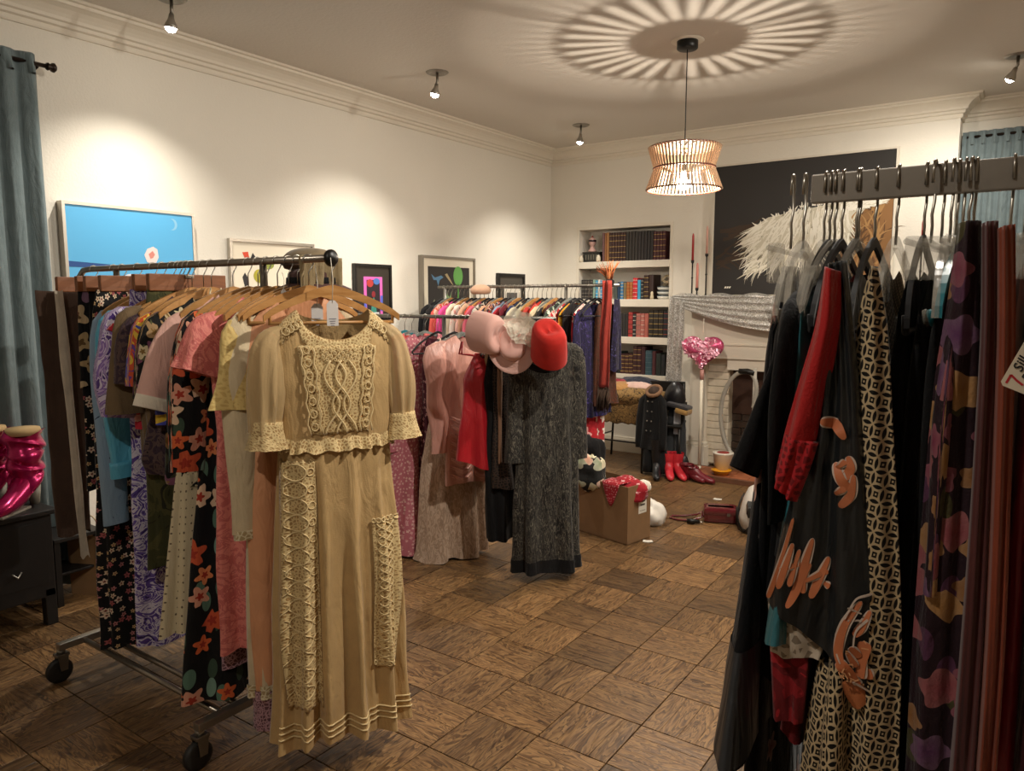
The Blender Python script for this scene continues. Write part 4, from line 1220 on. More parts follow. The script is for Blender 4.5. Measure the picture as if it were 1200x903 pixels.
t = thing('folded_jacket', 'dark jacket with tan lining laid over the chair beside the coat', 'jacket', (-2.50, 6.08, .60))
mb = MB(); mb.box((0, 0, .02), (.2, .14, .04), 0, Matrix.Rotation(.2, 4, 'Y'), bev=.018); mb.build('fold', fabric('dark_slate', '#2c2a2c'), t)
mb = MB(); mb.box((.05, -.01, -.01), (.12, .13, .05), 0, Matrix.Rotation(.2, 4, 'Y'), bev=.018); mb.build('lining', fabric('tan_lining', '#9a7a48'), t)
t = thing('grey_trousers', 'dark grey trousers hanging with pale lining left of the fireplace plinth', 'trousers', (-2.555, 6.16, 0), R(10))
for s, hh in ((-1, .09), (1, .07)):
    mb = MB(); mb.tube([(s * .03, 0, .60), (s * .045, -.01, .4), (s * .05, -.015, hh + .1), (s * .05, -.02, hh - .05)], [.035, .045, .05, .055], 14); mb.build('trouser_leg', fabric('charcoal_wool', '#2a2c2e'), t)
mb = MB(); mb.box((.02, -.055, .47), (.06, .01, .22), 0.1, bev=.004); mb.build('pale_panel', fabric('pale_panel', '#a8aab0'), t)
tag(lump('purse', (-2.47, 6.11, .0), (.06, .05, .13), solid('black_purse', '#161618', 0.4), None, 44, .06, 22), 'small black purse on the floor by the plinth', 'purse')
# boots
def boot(name, label, loc, rz, m, h=.36, group=None, lean=0.0, slouch=0.0):
    t = thing(name, label, 'boot', loc, rz, group)
    v, f, uv = [], [], []; N = 20
    secs = [(0, .0, .035, .038), (.02, .0, .036, .040)]
    path = []
    # foot: rings along the toe direction, then shaft upwards
    rings = [((.0, -.195, .022), .010, .012), ((.0, -.18, .028), .026, .020), ((.0, -.13, .034), .036, .028), ((.0, -.07, .048), .036, .040), ((.0, -.015, .075), .038, .055)]
    V = []
    for (c, a, b) in rings:
        for k in range(N):
            an = 2 * math.pi * k / N; V.append((c[0] + a * math.cos(an), c[1], max(.0, c[2] + b * math.sin(an))))
    nb = len(rings)
    shaft = 12
    for j in range(shaft):
        q = j / (shaft - 1); z = .09 + (h - .09) * q; w = .044 + .016 * q
        w *= 1 + slouch * math.sin(j * 2.1)
        for k in range(N):
            an = 2 * math.pi * k / N
            V.append((w * math.cos(an) + lean * q, .030 + (-w * 1.12) * math.sin(an) * -1 * -1 + slouch * .06 * math.sin(j * 1.7), z - .045 * (1 - q) ** 2 * math.sin(an) * -1))
    F = [(j * N + k, j * N + (k + 1) % N, (j + 1) * N + (k + 1) % N, (j + 1) * N + k) for j in range(nb + shaft - 1) for k in range(N)] + [tuple(range(N))[::-1]]
    mesh_obj('shaft', V, F, m, t)
    mb = MB(); mb.tube([(0, .055, .07), (0, .062, .0)], [.030, .020], 12); mb.build('heel', m, t)
    return t
REDL = solid('red_leather', '#c4303a', 0.35, spec=.5)
boot('red_boot', 'bright red pointed boot nearest the black trousers', (-2.545, 5.99, 0), R(30), REDL, .21, 'red boots by the coat')
boot('red_boot', 'bright red pointed boot beside the burgundy shoes', (-2.475, 6.03, 0), R(40), REDL, .21, 'red boots by the coat')
BURS = solid('burgundy_leather', '#6a1a24', 0.35)
boot('ankle_shoe', 'dark burgundy ankle shoe between red boot and hearth', (-2.36, 6.00, 0), R(62), BURS, .13, 'burgundy shoes')
boot('ankle_shoe', 'dark burgundy ankle shoe next to the plinth', (-2.30, 5.97, 0), R(80), BURS, .12, 'burgundy shoes')
boot('black_boot', 'tall black boot under the black trousers', (-2.63, 5.93, 0), R(25), solid('black_boot_leather', '#121214', 0.4), .33, None)

# ------------------------------------------------------------------ dark chest, magenta boots and paper bag at the curtain end
t = thing('black_chest', 'black wooden chest on legs beside the blue curtain', 'chest', (-3.985, 1.36, -0.0))
BW_ = solid('ebony_wood', '#15110f', 0.5, mottle=.3)
mb = MB(); mb.box((0, 0, .34), (.46, .34, .40), bev=.006); mb.build('carcass', BW_, t)
mb = MB(); mb.box((0, 0, .5525), (.50, .38, .025), bev=.005); mb.build('top', BW_, t)
for sx in (-1, 1):
    for sy in (-1, 1):
        mb = MB(); mb.box((sx * .205, sy * .145, .09), (.05, .05, .18), bev=.004); mb.build('leg', BW_, t)
mb = MB(); mb.tube([(.25, -.02, .30), (.262, 0, .28), (.25, .02, .30)], .005, 6); mb.build('drawer_pull', STEEL, t)
mb = MB(); mb.box((.232, 0, .36), (.004, .28, .30), bev=.001); mb.build('front_panel', BW_, t)
MAG = solid('magenta_lame', '#b01858', 0.24, 0.55, spec=.6)
def slouch_boot(label, loc, rz, seed):
    t = thing('slouch_boot', label, 'boot', loc, rz, 'magenta metallic boots')
    N = 28; V = []; F = []; uv = []
    rings = [((0, -.215, .020), .012, .012), ((0, -.20, .028), .030, .024), ((0, -.14, .038), .042, .034), ((0, -.07, .06), .044, .052), ((0, -.02, .095), .050, .07)]
    for (c, a, b) in rings:
        for k in range(N):
            an = 2 * math.pi * k / N; V.append((c[0] + a * math.cos(an), c[1], max(0, c[2] + b * math.sin(an))))
    S = 34
    for j in range(S):
        q = j / (S - 1); z = .12 + .24 * q; w = .062 + .022 * q
        for k in range(N):
            an = 2 * math.pi * k / N
            ww = w * (1 + .16 * math.sin(j * .75 + 1.2 * math.sin(an + seed)) * (1 - .4 * q) + .05 * math.sin(3 * an + j * .5 + seed))
            V.append((ww * math.cos(an), .03 + ww * math.sin(an) * 1.05, z + .014 * math.sin(2 * an + j * .4) - (.05 * (1 - q) ** 3) * -math.sin(an)))
    n = len(rings) + S
    F = [(j * N + k, j * N + (k + 1) % N, (j + 1) * N + (k + 1) % N, (j + 1) * N + k) for j in range(n - 1) for k in range(N)] + [tuple(range(N))[::-1]]
    mesh_obj('shaft', V, F, MAG, t)
    mb = MB(); mb.tube([(0, .07, .09), (0, .08, 0)], [.034, .02], 12); mb.build('heel', solid('boot_sole', '#8a8478', .5), t)
    mb = MB(); mb.box((0, -.10, .006), (.07, .2, .012), bev=.004); mb.build('sole', solid('boot_sole', '#8a8478', .5), t)
    mb = MB(); mb.lathe([(0, .385), (.07, .38), (.078, .35)][::-1], 20, Matrix.Translation((0, .03, 0))); mb.build('paper_stuffing', solid('kraft_stuffing', '#b09468', .9), t)
slouch_boot('magenta metallic slouch boot on the black chest, nearest the brown trousers', (-3.86, 1.46, .565), R(35), 1)
slouch_boot('magenta metallic slouch boot on the black chest, nearest the blue curtain', (-4.03, 1.38, .565), R(35), 2.2)
t = thing('paper_bag', 'brown paper carrier bag on the floor behind the far end of the first rack', 'bag', (-3.97, 1.86, 0), R(25))
PB = solid('kraft_paper', '#8a6844', .85, mottle=.06)
mb = MB()
w, d, h = .30, .14, .32
mb.add([(-w / 2, -d / 2, 0), (w / 2, -d / 2, 0), (w / 2, d / 2, 0), (-w / 2, d / 2, 0), (-w / 2 - .01, -d / 2, h), (w / 2 + .01, -d / 2 + .01, h), (w / 2 + .01, d / 2, h), (-w / 2 - .01, d / 2, h), (-w / 2 + .02, 0, h * .5), (w / 2 - .02, 0, h * .5)],
       [(3, 2, 1, 0), (0, 1, 5, 4), (2, 3, 7, 6), (1, 2, 9), (2, 6, 9), (6, 5, 9), (5, 1, 9), (3, 0, 8), (0, 4, 8), (4, 7, 8), (7, 3, 8)], False)
mb.build('bag', PB, t)
for s in (-1, 1):
    mb = MB(); mb.tube(bez((-.07, s * .07, h - .03), (0, s * .09, h + .26), (.07, s * .07, h - .03), 12), .004, 6); mb.build('handle', solid('bag_handle', '#c8b494', .9), t)
t = thing('shoe_rack', 'low dark slatted stand behind the black chest', 'stand', (-4.05, 1.72, 0))
for sx in (-1, 1):
    for sy in (-1, 1):
        mb = MB(); mb.box((sx * .1, sy * .1, .17), (.03, .03, .34), bev=.003); mb.build('leg', BW_, t)
mb = MB(); mb.box((0, 0, .345), (.26, .24, .02), bev=.003); mb.build('top', BW_, t)
mb = MB(); mb.box((0, 0, .16), (.2, .2, .014), bev=.003); mb.build('shelf', BW_, t)
# ------------------------------------------------------------------ garment engine
# Local frame of everything that hangs: origin on top of the rail, x = width of the garment, -y = its front, z down.
class Body:
    def __init__(s, **k):
        s.ws, s.wn, s.zs, s.zn = k.get('ws', .195), k.get('wn', .075), k.get('zs', -.205), k.get('zn', -.125)
        s.fd, s.bd = k.get('fd', .09), k.get('bd', .02)
        st = sorted(k['st'], key=lambda t: -t[0])
        s.sz = np.array([t[0] for t in st][::-1]); s.sw = np.array([t[1] for t in st][::-1]); s.sd = np.array([t[2] for t in st][::-1])
        s.zb = st[-1][0]; s.k = k.get('k', 7); s.A = k.get('A', .024); s.Az = k.get('Az', s.zs - .12); s.wr = k.get('wr', .006)
        s.seed = k.get('seed', 1); s.skew = k.get('skew', 0.0); s.dys = k.get('dys', 0.0); s.hw = k.get('hw', .008)
        s.n, s.r = k.get('n', 56), k.get('r', 34); s.tilt = k.get('tilt', 0.0); s.flatneck = k.get('flatneck', False)
        s.p0 = (s.seed * 1.37) % 6.28; s.p1 = (s.seed * 2.91) % 6.28
    def ztop(s, c):
        a = np.abs(c); un = s.wn / s.ws
        if s.flatneck: return np.full_like(a, s.zs) - s.fd * (1 - (a) ** 2) * 0
        sh = s.zn + (s.zs - s.zn) * np.clip((a - un) / (1 - un), 0, 1) ** 1.15
        return sh
    def point(s, th, z):
        c, sn = np.cos(th), np.sin(th)
        w = np.interp(z, s.sz, s.sw); d = np.interp(z, s.sz, s.sd)
        zt = s.ztop(c)
        m = .22 + .78 * np.clip((zt - z) / .09, 0, 1) ** .6
        x = w * c; y = -np.sign(sn) * np.abs(sn) ** .8 * d * m
        g = np.clip((s.Az - z) / max(1e-3, s.Az - s.zb), 0, 1)
        F = np.sin(s.k * th + s.p0 + .7 * np.sin(3 * th + s.p1) + .5 * g) + .45 * np.sin((s.k * 2 - 3) * th + s.p1 + .6 * np.sin(2 * th + z * 2))
        a = s.A * g ** .8 * F
        x = x + c * a * .6; y = y - sn * a
        if s.wr:
            q = pnoise(x * 14, y * 20, z * 10, s.seed + 50, 8, 1.0) * s.wr * m
            x = x + c * q * .6; y = y - sn * q
        x = x + s.skew * (z - s.zs) / (s.zb - s.zs); y = y + s.dys * (z - s.zs) / (s.zb - s.zs)
        return x, y
    def front(s, x, z):
        """point of the front face at width x and height z"""
        w = np.interp(z, s.sz, s.sw)
        x = np.asarray(x, float); z = np.asarray(z, float)
        th = np.arccos(np.clip((x - s.skew * (z - s.zs) / (s.zb - s.zs)) / w, -1, 1))
        X, Y = s.point(th, z)
        return X, Y, z
    def mesh(s):
        th = np.linspace(0, 2 * np.pi, s.n, endpoint=False)
        c, sn = np.cos(th), np.sin(th)
        zt = s.ztop(c); un = s.wn / s.ws
        if not s.flatneck:
            ins = np.abs(c) < un
            dip = np.where(sn > 0, s.fd, s.bd) * np.sqrt(np.clip(1 - (c / un) ** 2, 0, 1))
            zt = np.where(ins, s.zn - dip, zt)
        else:
            zt = zt - np.where(sn > 0, s.fd, s.bd) * (1 - c ** 2)
        zb = s.zb + s.hw * np.sin(3 * th + s.p0) + s.tilt * c
        V, U = [], []
        per = np.cumsum(np.hypot(np.diff(np.append(c, c[0])) * s.sw.max(), np.diff(np.append(sn, sn[0])) * s.sd.max()))
        per = np.append(0, per[:-1])
        for j in range(s.r):
            q = (j / (s.r - 1)) ** 1.12
            z = zt * (1 - q) + zb * q
            x, y = s.point(th, z)
            V.append(np.stack([x, y, z], 1)); U.append(np.stack([per, z], 1))
        V = np.concatenate(V); U = np.concatenate(U)
        n = s.n
        f = [(j * n + i, (j + 1) * n + i, (j + 1) * n + (i + 1) % n, j * n + (i + 1) % n) for j in range(s.r - 1) for i in range(n)]
        return V, f, U

def loft(pts, ra, rb, seed=1, n=20, wr=.003, k=5, A=.0, rings=20):
    """elliptical tube along a path; ra in the garment's plane, rb across it"""
    pts = np.array(pts, float); m = len(pts)
    t0 = np.linspace(0, 1, m); t = np.linspace(0, 1, rings)
    # smooth resample
    def cr(a):
        o = []
        for q in t * (m - 1):
            i = min(int(q), m - 2); f = q - i
            p0, p1, p2, p3 = a[max(i - 1, 0)], a[i], a[i + 1], a[min(i + 2, m - 1)]
            o.append(.5 * (2 * p1 + (p2 - p0) * f + (2 * p0 - 5 * p1 + 4 * p2 - p3) * f * f + (3 * p1 - p0 - 3 * p2 + p3) * f ** 3))
        return np.array(o)
    P = cr(pts); A_ = np.maximum(cr(np.array(ra, float)), .001); B_ = np.maximum(cr(np.array(rb, float)), .001)
    V, U = [], []; L = 0
    for i in range(rings):
        tg = P[min(i + 1, rings - 1)] - P[max(i - 1, 0)]; tg = tg / (np.linalg.norm(tg) + 1e-9)
        b = np.array([0, 1., 0]); b = b - tg * b.dot(tg); b = b / (np.linalg.norm(b) + 1e-9); a = np.cross(b, tg)
        if i: L += np.linalg.norm(P[i] - P[i - 1])
        an = np.linspace(0, 2 * np.pi, n, endpoint=False)
        g = 1 + A * t[i] * np.sin(k * an + seed)
        pos = P[i] + np.outer(np.cos(an) * A_[i] * g, a) + np.outer(np.sin(an) * B_[i] * g, b)
        if wr:
            q = pnoise(pos[:, 0] * 18, pos[:, 1] * 18, pos[:, 2] * 16, seed + 9, 7) * wr
            pos = pos + np.outer(np.cos(an) * q, a) + np.outer(np.sin(an) * q, b)
        V.append(pos); U.append(np.stack([an * .5 * (A_[i] + B_[i]), np.full(n, L)], 1))
    V = np.concatenate(V); U = np.concatenate(U)
    f = [(i * n + k, i * n + (k + 1) % n, (i + 1) * n + (k + 1) % n, (i + 1) * n + k) for i in range(rings - 1) for k in range(n)]
    f.append(tuple(range(n))[::-1])
    return V, f, U

# ---- hangers: one shared mesh per kind of part
HM = {}
OAK = wood('hanger_wood', '#a8743c', '#c4935a', (6, 40, 40), .4)
BRW = wood('hanger_brown_wood', '#7a4a2a', '#945c36', (6, 40, 40), .45)
VELV = solid('hanger_velvet', '#121113', .9, sheen=.3)
CLEAR = None
def clear_mat():
    m, nt, b = new_mat('clear_plastic', .15, 0, 0, .8)
    b.inputs['Base Color'].default_value = lin('#cfc8ba'); b.inputs['Alpha'].default_value = .30
    return m
CLEAR = clear_mat()
TEALP = solid('teal_plastic', '#1c7480', .3)
GREYP = solid('grey_plastic', '#7c807c', .4)
def hook_pts(flat):
    if flat: return [(0, 0, -.108), (.003, 0, -.085), (-.004, 0, -.07), (.009, 0, -.05), (.010, 0, -.01), (.007, 0, .001), (0, 0, .0035), (-.007, 0, .001), (-.010, 0, -.01), (-.011, 0, -.028)]
    return [(0, 0, -.10), (0, 0, -.055), (.008, 0, -.042), (.0165, 0, -.028), (.0175, 0, -.013), (.0115, 0, -.001), (0, 0, .0025), (-.0115, 0, -.001), (-.0175, 0, -.013), (-.0165, 0, -.026)]
def hanger_shape(kind):
    if kind in HM: return HM[kind]
    out = []
    flat = kind.endswith('_flat'); base = kind.replace('_flat', '')
    mb = MB(); mb.tube(hook_pts(flat), .0021, 6); o = mb.build('hook', WIRE); out.append(('hook', o.data)); bpy.data.objects.remove(o)
    XZ = Matrix.Rotation(math.pi / 2, 4, 'X')          # xy outline -> xz plane, extruded along -y
    def arch(w, th, drop, t0, t1, m, nm='body', zt=-.096):
        pts = []
        xs = [w * (-1 + 2 * i / 24) for i in range(25)]
        top = [(x, zt - drop * (abs(x) / w) ** 1.25 - .012 * (abs(x) / w) ** 8) for x in xs]
        bot = [(x, z - (t0 + (t1 - t0) * (abs(x) / w))) for x, z in top]
        q = MB()
        v, f = [], []
        for i in range(25):
            for (x, z), yy in ((top[i], -th), (top[i], th), (bot[i], th), (bot[i], -th)): v.append((x, yy + .012 * (abs(x) / w) ** 2 * -1, z))
        for i in range(24):
            for k_ in range(4): f.append((i * 4 + k_, (i + 1) * 4 + k_, (i + 1) * 4 + (k_ + 1) % 4, i * 4 + (k_ + 1) % 4))
        f += [(0, 1, 2, 3), (99, 98, 97, 96)]
        q.add(v, f, False)
        o = q.build(nm, m); out.append((nm, o.data)); bpy.data.objects.remove(o)
    if base == 'wood':
        arch(.215, .0065, .082, .030, .020, OAK)
        mb = MB(); mb.tube([(-.195, -.006, -.215), (.195, -.006, -.215)], .0055, 8); mb.tube([(-.195, -.008, -.18), (-.195, -.006, -.22)], .005, 6); mb.tube([(.195, -.008, -.18), (.195, -.006, -.22)], .005, 6)
        o = mb.build('trouser_bar', OAK); out.append(('trouser_bar', o.data)); bpy.data.objects.remove(o)
    elif base == 'velvet':
        arch(.21, .003, .10, .014, .012, VELV)
        mb = MB(); mb.tube([(-.205, -.01, -.205), (-.20, -.01, -.225), (.20, -.01, -.225), (.205, -.01, -.205)], .0045, 8); o = mb.build('trouser_bar', VELV); out.append(('trouser_bar', o.data)); bpy.data.objects.remove(o)
    elif base in ('plastic', 'teal', 'clear'):
        m = {'plastic': GREYP, 'teal': TEALP, 'clear': CLEAR}[base]
        arch(.205, .004, .085, .016, .014, m)
        mb = MB(); mb.tube([(-.19, 0, -.20), (-.17, 0, -.215), (.17, 0, -.215), (.19, 0, -.20)], .004, 6); o = mb.build('trouser_bar', m); out.append(('trouser_bar', o.data)); bpy.data.objects.remove(o)
        if base == 'clear':
            mb = MB()
            for s in (-1, 1):
                mb = MB(); mb.box((s * .12, -.006, -.165), (.03, .012, .05), bev=.003)
                o = mb.build('clip', m); out.append(('clip', o.data)); bpy.data.objects.remove(o)
    elif base == 'clamp':
        mb = MB(); mb.box((0, -.007, -.080), (.31, .011, .062), bev=.003); mb.box((0, .007, -.080), (.31, .011, .062), bev=.003); o = mb.build('clamp_board', BRW); out.append(('clamp_board', o.data)); bpy.data.objects.remove(o)
        mb = MB(); mb.box((0, 0, -.058), (.035, .034, .012), bev=.002); o = mb.build('clamp_catch', WIRE); out.append(('clamp_catch', o.data)); bpy.data.objects.remove(o)
    elif base == 'clips':
        mb = MB(); mb.tube([(-.15, 0, -.115), (.15, 0, -.115)], .004, 8); o = mb.build('bar', CLEAR); out.append(('bar', o.data)); bpy.data.objects.remove(o)
        for s in (-1, 1):
            mb = MB(); mb.box((s * .12, -.004, -.135), (.035, .018, .055), bev=.004); o = mb.build('clip', CLEAR); out.append(('clip', o.data)); bpy.data.objects.remove(o)
    HM[kind] = out
    return out
HNAME = {'wood': 'wooden', 'velvet': 'black velvet', 'plastic': 'grey plastic', 'teal': 'teal plastic', 'clear': 'clear plastic', 'clamp': 'brown wooden clamp', 'clips': 'clear clip'}
def hanger(kind, loc, rotz, label, group):
    b = kind.replace('_flat', '')
    t = thing('%s_hanger' % {'wood': 'wooden', 'velvet': 'velvet', 'clamp': 'clamp', 'clips': 'clip'}.get(b, 'plastic'), label, 'hanger', loc, rotz, group)
    for nm, me in hanger_shape(kind):
        link(bpy.data.objects.new(nm, me), t)
    return t

def sleeve_path(side, b, L, out, fwd=0.0, bend=0.0):
    x0 = b.ws - .045; z0 = b.zs + .012
    return [(side * x0, 0, z0), (side * (b.ws + .012), -.002, z0 - .05), (side * (b.ws + .02 + out * .35), fwd * .3, z0 - .05 - L * .30), (side * (b.ws + .02 + out * .7 + bend), fwd * .65, z0 - .05 - L * .62), (side * (b.ws + .02 + out), fwd, z0 - .03 - L)]

class Rack:
    def __init__(s, y, z, base=90, flat=False, group='garments'):
        s.y, s.z, s.base, s.flat, s.group = y, z, base, flat, group

def hang_label(kind, label):
    w = label.replace(',', '').split()[:16 - 3 - len(kind.split())]
    while len(w) > 4 and w[-1].lower() in ('the', 'a', 'and', 'with', 'of', 'on', 'in', 'at', 'to', 'beside', 'behind', 'under', 'by', 'rear', 'near', 'first', 'second', 'its', 'for', 'over', 'between', 'right', 'large', 'long', 'dark', 'blush', 'cream', 'white', 'black', 'orange', 'charcoal'): w.pop()
    return '%s hanger holding the %s' % (kind, ' '.join(w))
def garment(rk, X, name, label, cat, m, spec, hang='velvet', yaw=0.0, dy=0.0, sleeves=None, sm=None, trims=(), hlabel=None, short=None):
    """one garment on one hanger: body, sleeves and trims as parts"""
    rot = R(rk.base + yaw); loc = (X, rk.y, rk.z)
    if hang:
        hk = hang + ('_flat' if rk.flat else '')
        hanger(hk, loc, rot, hlabel or hang_label(HNAME[hang], short or label), 'hangers of the ' + rk.group)
    t = thing(name, label, cat, loc, rot, rk.group)
    spec = dict(spec); spec.setdefault('seed', int(abs(X) * 1000) % 97 + 3)
    b = Body(**spec)
    V, f, U = b.mesh()
    if dy: V[:, 0] += dy
    mesh_obj('body', V, f, m, t, U)
    if sleeves:
        for side in sleeves.get('sides', (-1, 1)):
            L, r0, r1 = sleeves['L'], sleeves.get('r0', .075), sleeves.get('r1', .06)
            th = sleeves.get('th', .45)
            sp = sleeve_path(side, b, L, sleeves.get('out', .05), sleeves.get('fwd', 0), sleeves.get('bend', 0))
            ra = [.02, r0 * .85, r0, (r0 + r1) / 2, r1]; rb = [.012, r0 * th * .8, r0 * th, (r0 + r1) / 2 * th, r1 * th]
            if sleeves.get('puff'): ra = [.02, r0, r0 * 1.15, r0 * 1.1, r1 * .8]; rb = [.02, r0 * .6, r0 * .7, r0 * .65, r1 * .5]
            V, f, U = loft(sp, ra, rb, b.seed + side, 18, sleeves.get('wr', .004), 4, sleeves.get('A', .08), sleeves.get('rings', 14))
            if dy: V[:, 0] += dy
            mesh_obj('sleeve', V, f, sm or sleeves.get('m') or m, t, U)
            if sleeves.get('cuff'):
                p = np.array(sp[-1]); d = np.array(sp[-1]) - np.array(sp[-2]); d /= np.linalg.norm(d)
                c0, c1 = p - d * .01, p + d * sleeves.get('cl', .03)
                V, f, U = loft([c0, (c0 + c1) / 2, c1], [r1 * 1.03] * 3, [r1 * th * 1.05 + .002] * 3, 3, 18, .001, 4, 0, 5)
                if dy: V[:, 0] += dy
                mesh_obj('cuff', V, f, sleeves['cuff'], t, U)
    for tr in trims:
        kind = tr[0]
        if kind == 'band':           # a strip of other cloth around the body between two heights
            _, nm, z0, z1, off, tm = tr
            th_ = np.linspace(0, 2 * np.pi, b.n, endpoint=False); VV, UU = [], []
            for j in range(5):
                z = z0 + (z1 - z0) * j / 4; zz = np.full_like(th_, z)
                x, y = b.point(th_, zz); k = 1 + off / .1
                o = off * (1 + .3 * math.sin(j * 2)); VV.append(np.stack([x + np.cos(th_) * o + dy, y - np.sin(th_) * o, zz], 1)); UU.append(np.stack([th_ * .12, zz], 1))
            n = b.n; ff = [(j * n + i, (j + 1) * n + i, (j + 1) * n + (i + 1) % n, j * n + (i + 1) % n) for j in range(4) for i in range(n)]
            mesh_obj(nm, np.concatenate(VV), ff, tm, t, np.concatenate(UU))
        elif kind == 'collar':
            _, nm, tm = tr
            VV, UU = [], []; c_ = np.linspace(-1, 1, 15)
            for j in range(4):
                q = j / 3
                x = c_ * (b.wn + .045 * q); zz = b.zn - b.fd * np.sqrt(np.clip(1 - c_ ** 2, 0, 1)) * (1 - .35 * q) - .05 * q + .016 * math.sin(q * 3.1); y = -.028 - .02 * np.sin(q * 3) * np.ones_like(x)
                VV.append(np.stack([x + dy, y, zz], 1)); UU.append(np.stack([x, zz], 1))
            ff = [(j * 15 + i, (j + 1) * 15 + i, (j + 1) * 15 + i + 1, j * 15 + i + 1) for j in range(3) for i in range(14)]
            o = mesh_obj(nm, np.concatenate(VV), ff, tm, t, np.concatenate(UU)); md = o.modifiers.new('thick', 'SOLIDIFY'); md.thickness = .003
        elif kind == 'straps':
            _, tm = tr
            for s in (-1, 1):
                for yy in (-.02, .02):
                    mb = MB(); mb.tube([(s * .10 + dy, yy * .3, -.135), (s * .11 + dy, yy, -.2), (s * b.ws * .62 + dy, yy * 1.2, b.zs - .01)], .006, 6); mb.build('strap', tm, t)
        elif kind == 'buttons':
            _, z0, z1, nn, tm = tr
            for i in range(nn):
                z = z0 + (z1 - z0) * i / (nn - 1); x, y, _z = b.front(0.0, z)
                mb = MB(); mb.lathe([(0, 0), (.007, 0), (.006, .004), (0, .005)], 8, Matrix.Translation((float(x) + dy, float(y) - .002, z)) @ Matrix.Rotation(math.pi / 2, 4, 'X')); mb.build('button', tm, t)
    t['_b'] = 0; del t['_b']
    return t, b

def bottoms(rk, X, name, label, cat, m, w0, w1, L, d0=.02, d1=.03, hang='clamp', yaw=0, dy=0, k=5, A=.01, zt=-.105, **kw):
    sp = dict(ws=w0, zs=zt, zn=zt, flatneck=True, fd=.004, bd=.004, st=[(zt, w0, d0), (zt - .12, w0 + (w1 - w0) * .25, d0 + .3 * (d1 - d0)), (-L, w1, d1)], k=k, A=A, Az=zt - .03, n=44, r=26)
    sp.update(kw)
    return garment(rk, X, name, label, cat, m, sp, hang, yaw, dy)

def dress(L, hem=.22, ws=.195, bust=.20, waist=.175, hip=.20, d=.042, dh=.06, **k):
    o = dict(ws=ws, st=[(-.12, ws, d * .8), (-.205, ws, d * .9), (-.36, bust, d), (-.56, waist, d * .95), (-.78, hip, d * 1.15), (-L, hem, dh)])
    o.update(k); return o
def top(L=.68, ws=.2, hem=.2, d=.04, **k):
    o = dict(ws=ws, st=[(-.12, ws, d * .8), (-.21, ws, d), (-.40, ws + .008, d * 1.1), (-L, hem, d * 1.2)], r=22)
    o.update(k); return o

def pt(px, py, Y):
    """point of the plane at depth Y seen at a place of the photograph (1200 x 903), in room metres"""
    f = 867.0; yaw, pit = R(35.2), R(6.68)
    dv = Vector((-math.sin(yaw) * math.cos(pit), math.cos(yaw) * math.cos(pit), -math.sin(pit)))
    rv = Vector((math.cos(yaw), math.sin(yaw), 0)); uv_ = rv.cross(dv)
    v = dv + rv * ((px - 600) / f) - uv_ * ((py - 451.5) / f)
    return Vector((0, 0, 1.55)) + v * (Y / v.y)

# ---- rails
def caster(t, x, y, r=.05):
    c = MB(); c.tube([(x, y, .135), (x, y, r * 2 + .02)], .016, 10); c.box((x, y, r * 2 + .014), (.04, .05, .012), bev=.003)
    for s in (-1, 1): c.prism([(-.02, -.0), (.02, 0), (.014, -.062), (-.014, -.062)], .003, Matrix.Translation((x + s * .018 - .0015, y, r * 2 + .012)) @ Matrix.Rotation(math.pi / 2, 4, 'Z') @ Matrix.Rotation(math.pi / 2, 4, 'X'))
    o = c.build('caster', STEEL, t)
    w = MB(); w.lathe([(.012, -.011), (r * .8, -.012), (r, -.008), (r, .008), (r * .8, .012), (.012, .011)], 22, Matrix.Translation((x, y - .012, r)) @ Matrix.Rotation(math.pi / 2, 4, 'Y')); w.build('wheel', RUBBER, o)
def rolling_rack(name, label, x0, x1, y, zbar, hw, ext0, ext1, m, rb=.0125, hook_end=False, rail_y=0.0):
    t = thing('clothes_rack', label, 'clothes rack', ((x0 + x1) / 2, y, 0))
    cx = (x0 + x1) / 2; a, b = x0 - cx, x1 - cx
    for x in (a, b):
        q = MB(); q.box((x, 0, .148), (.034, 2 * hw, .028), bev=.004); q.build('crossbar', m, t)
        q = MB(); q.tube([(x, 0, .15), (x, 0, zbar - rb)], .0125, 10); q.build('upright', m, t)
        q = MB(); q.tube([(x, 0, .16), (x, 0, .9)], .016, 10); q.build('sleeve_tube', m, t)
        for s in (-1, 1): caster(t, x, s * hw * .96)
    for s in (-.035, .035):
        q = MB(); q.tube([(a, s + rail_y, .14), (b, s + rail_y, .14)], .011, 10); q.build('base_rail', m, t)
    q = MB(); pts = [(ext0 - cx, 0, zbar - rb), (ext1 - cx, 0, zbar - rb)]
    if hook_end: pts = [(ext0 - cx - .05, -.005, zbar - rb - .075), (ext0 - cx - .04, -.004, zbar - rb - .03), (ext0 - cx - .01, 0, zbar - rb - .004)] + [(ext0 - cx + .05, 0, zbar - rb), (ext1 - cx, 0, zbar - rb)]
    q.tube(pts, rb, 12); q.build('rail', m, t)
    return t, cx
GUN = solid('gunmetal_tube', '#5e554c', .32, .9)
# ------------------------------------------------------------------ first rack (left)
r1 = Rack(1.60, 1.69, 90, False, 'garments on the first rack')
rolling_rack('clothes_rack', 'chrome rolling clothes rack nearest the blue curtain, carrying the long cream lace dress', -3.15, -2.17, 1.60, 1.69, .33, -3.42, -1.84, solid('rail_steel', '#958c80', .28, .8), .0125, True, -.19)
rk1 = bpy.data.objects['clothes_rack']
mb = MB(); mb.lathe([(0, 0), (.018, 0), (.027, .008), (.027, .016), (.018, .026), (0, .028)], 20, Matrix.Translation((-1.838 + 2.66, 0, 1.6775)) @ Matrix.Rotation(math.pi / 2, 4, 'Y')); mb.build('end_knob', BLACKM, rk1)

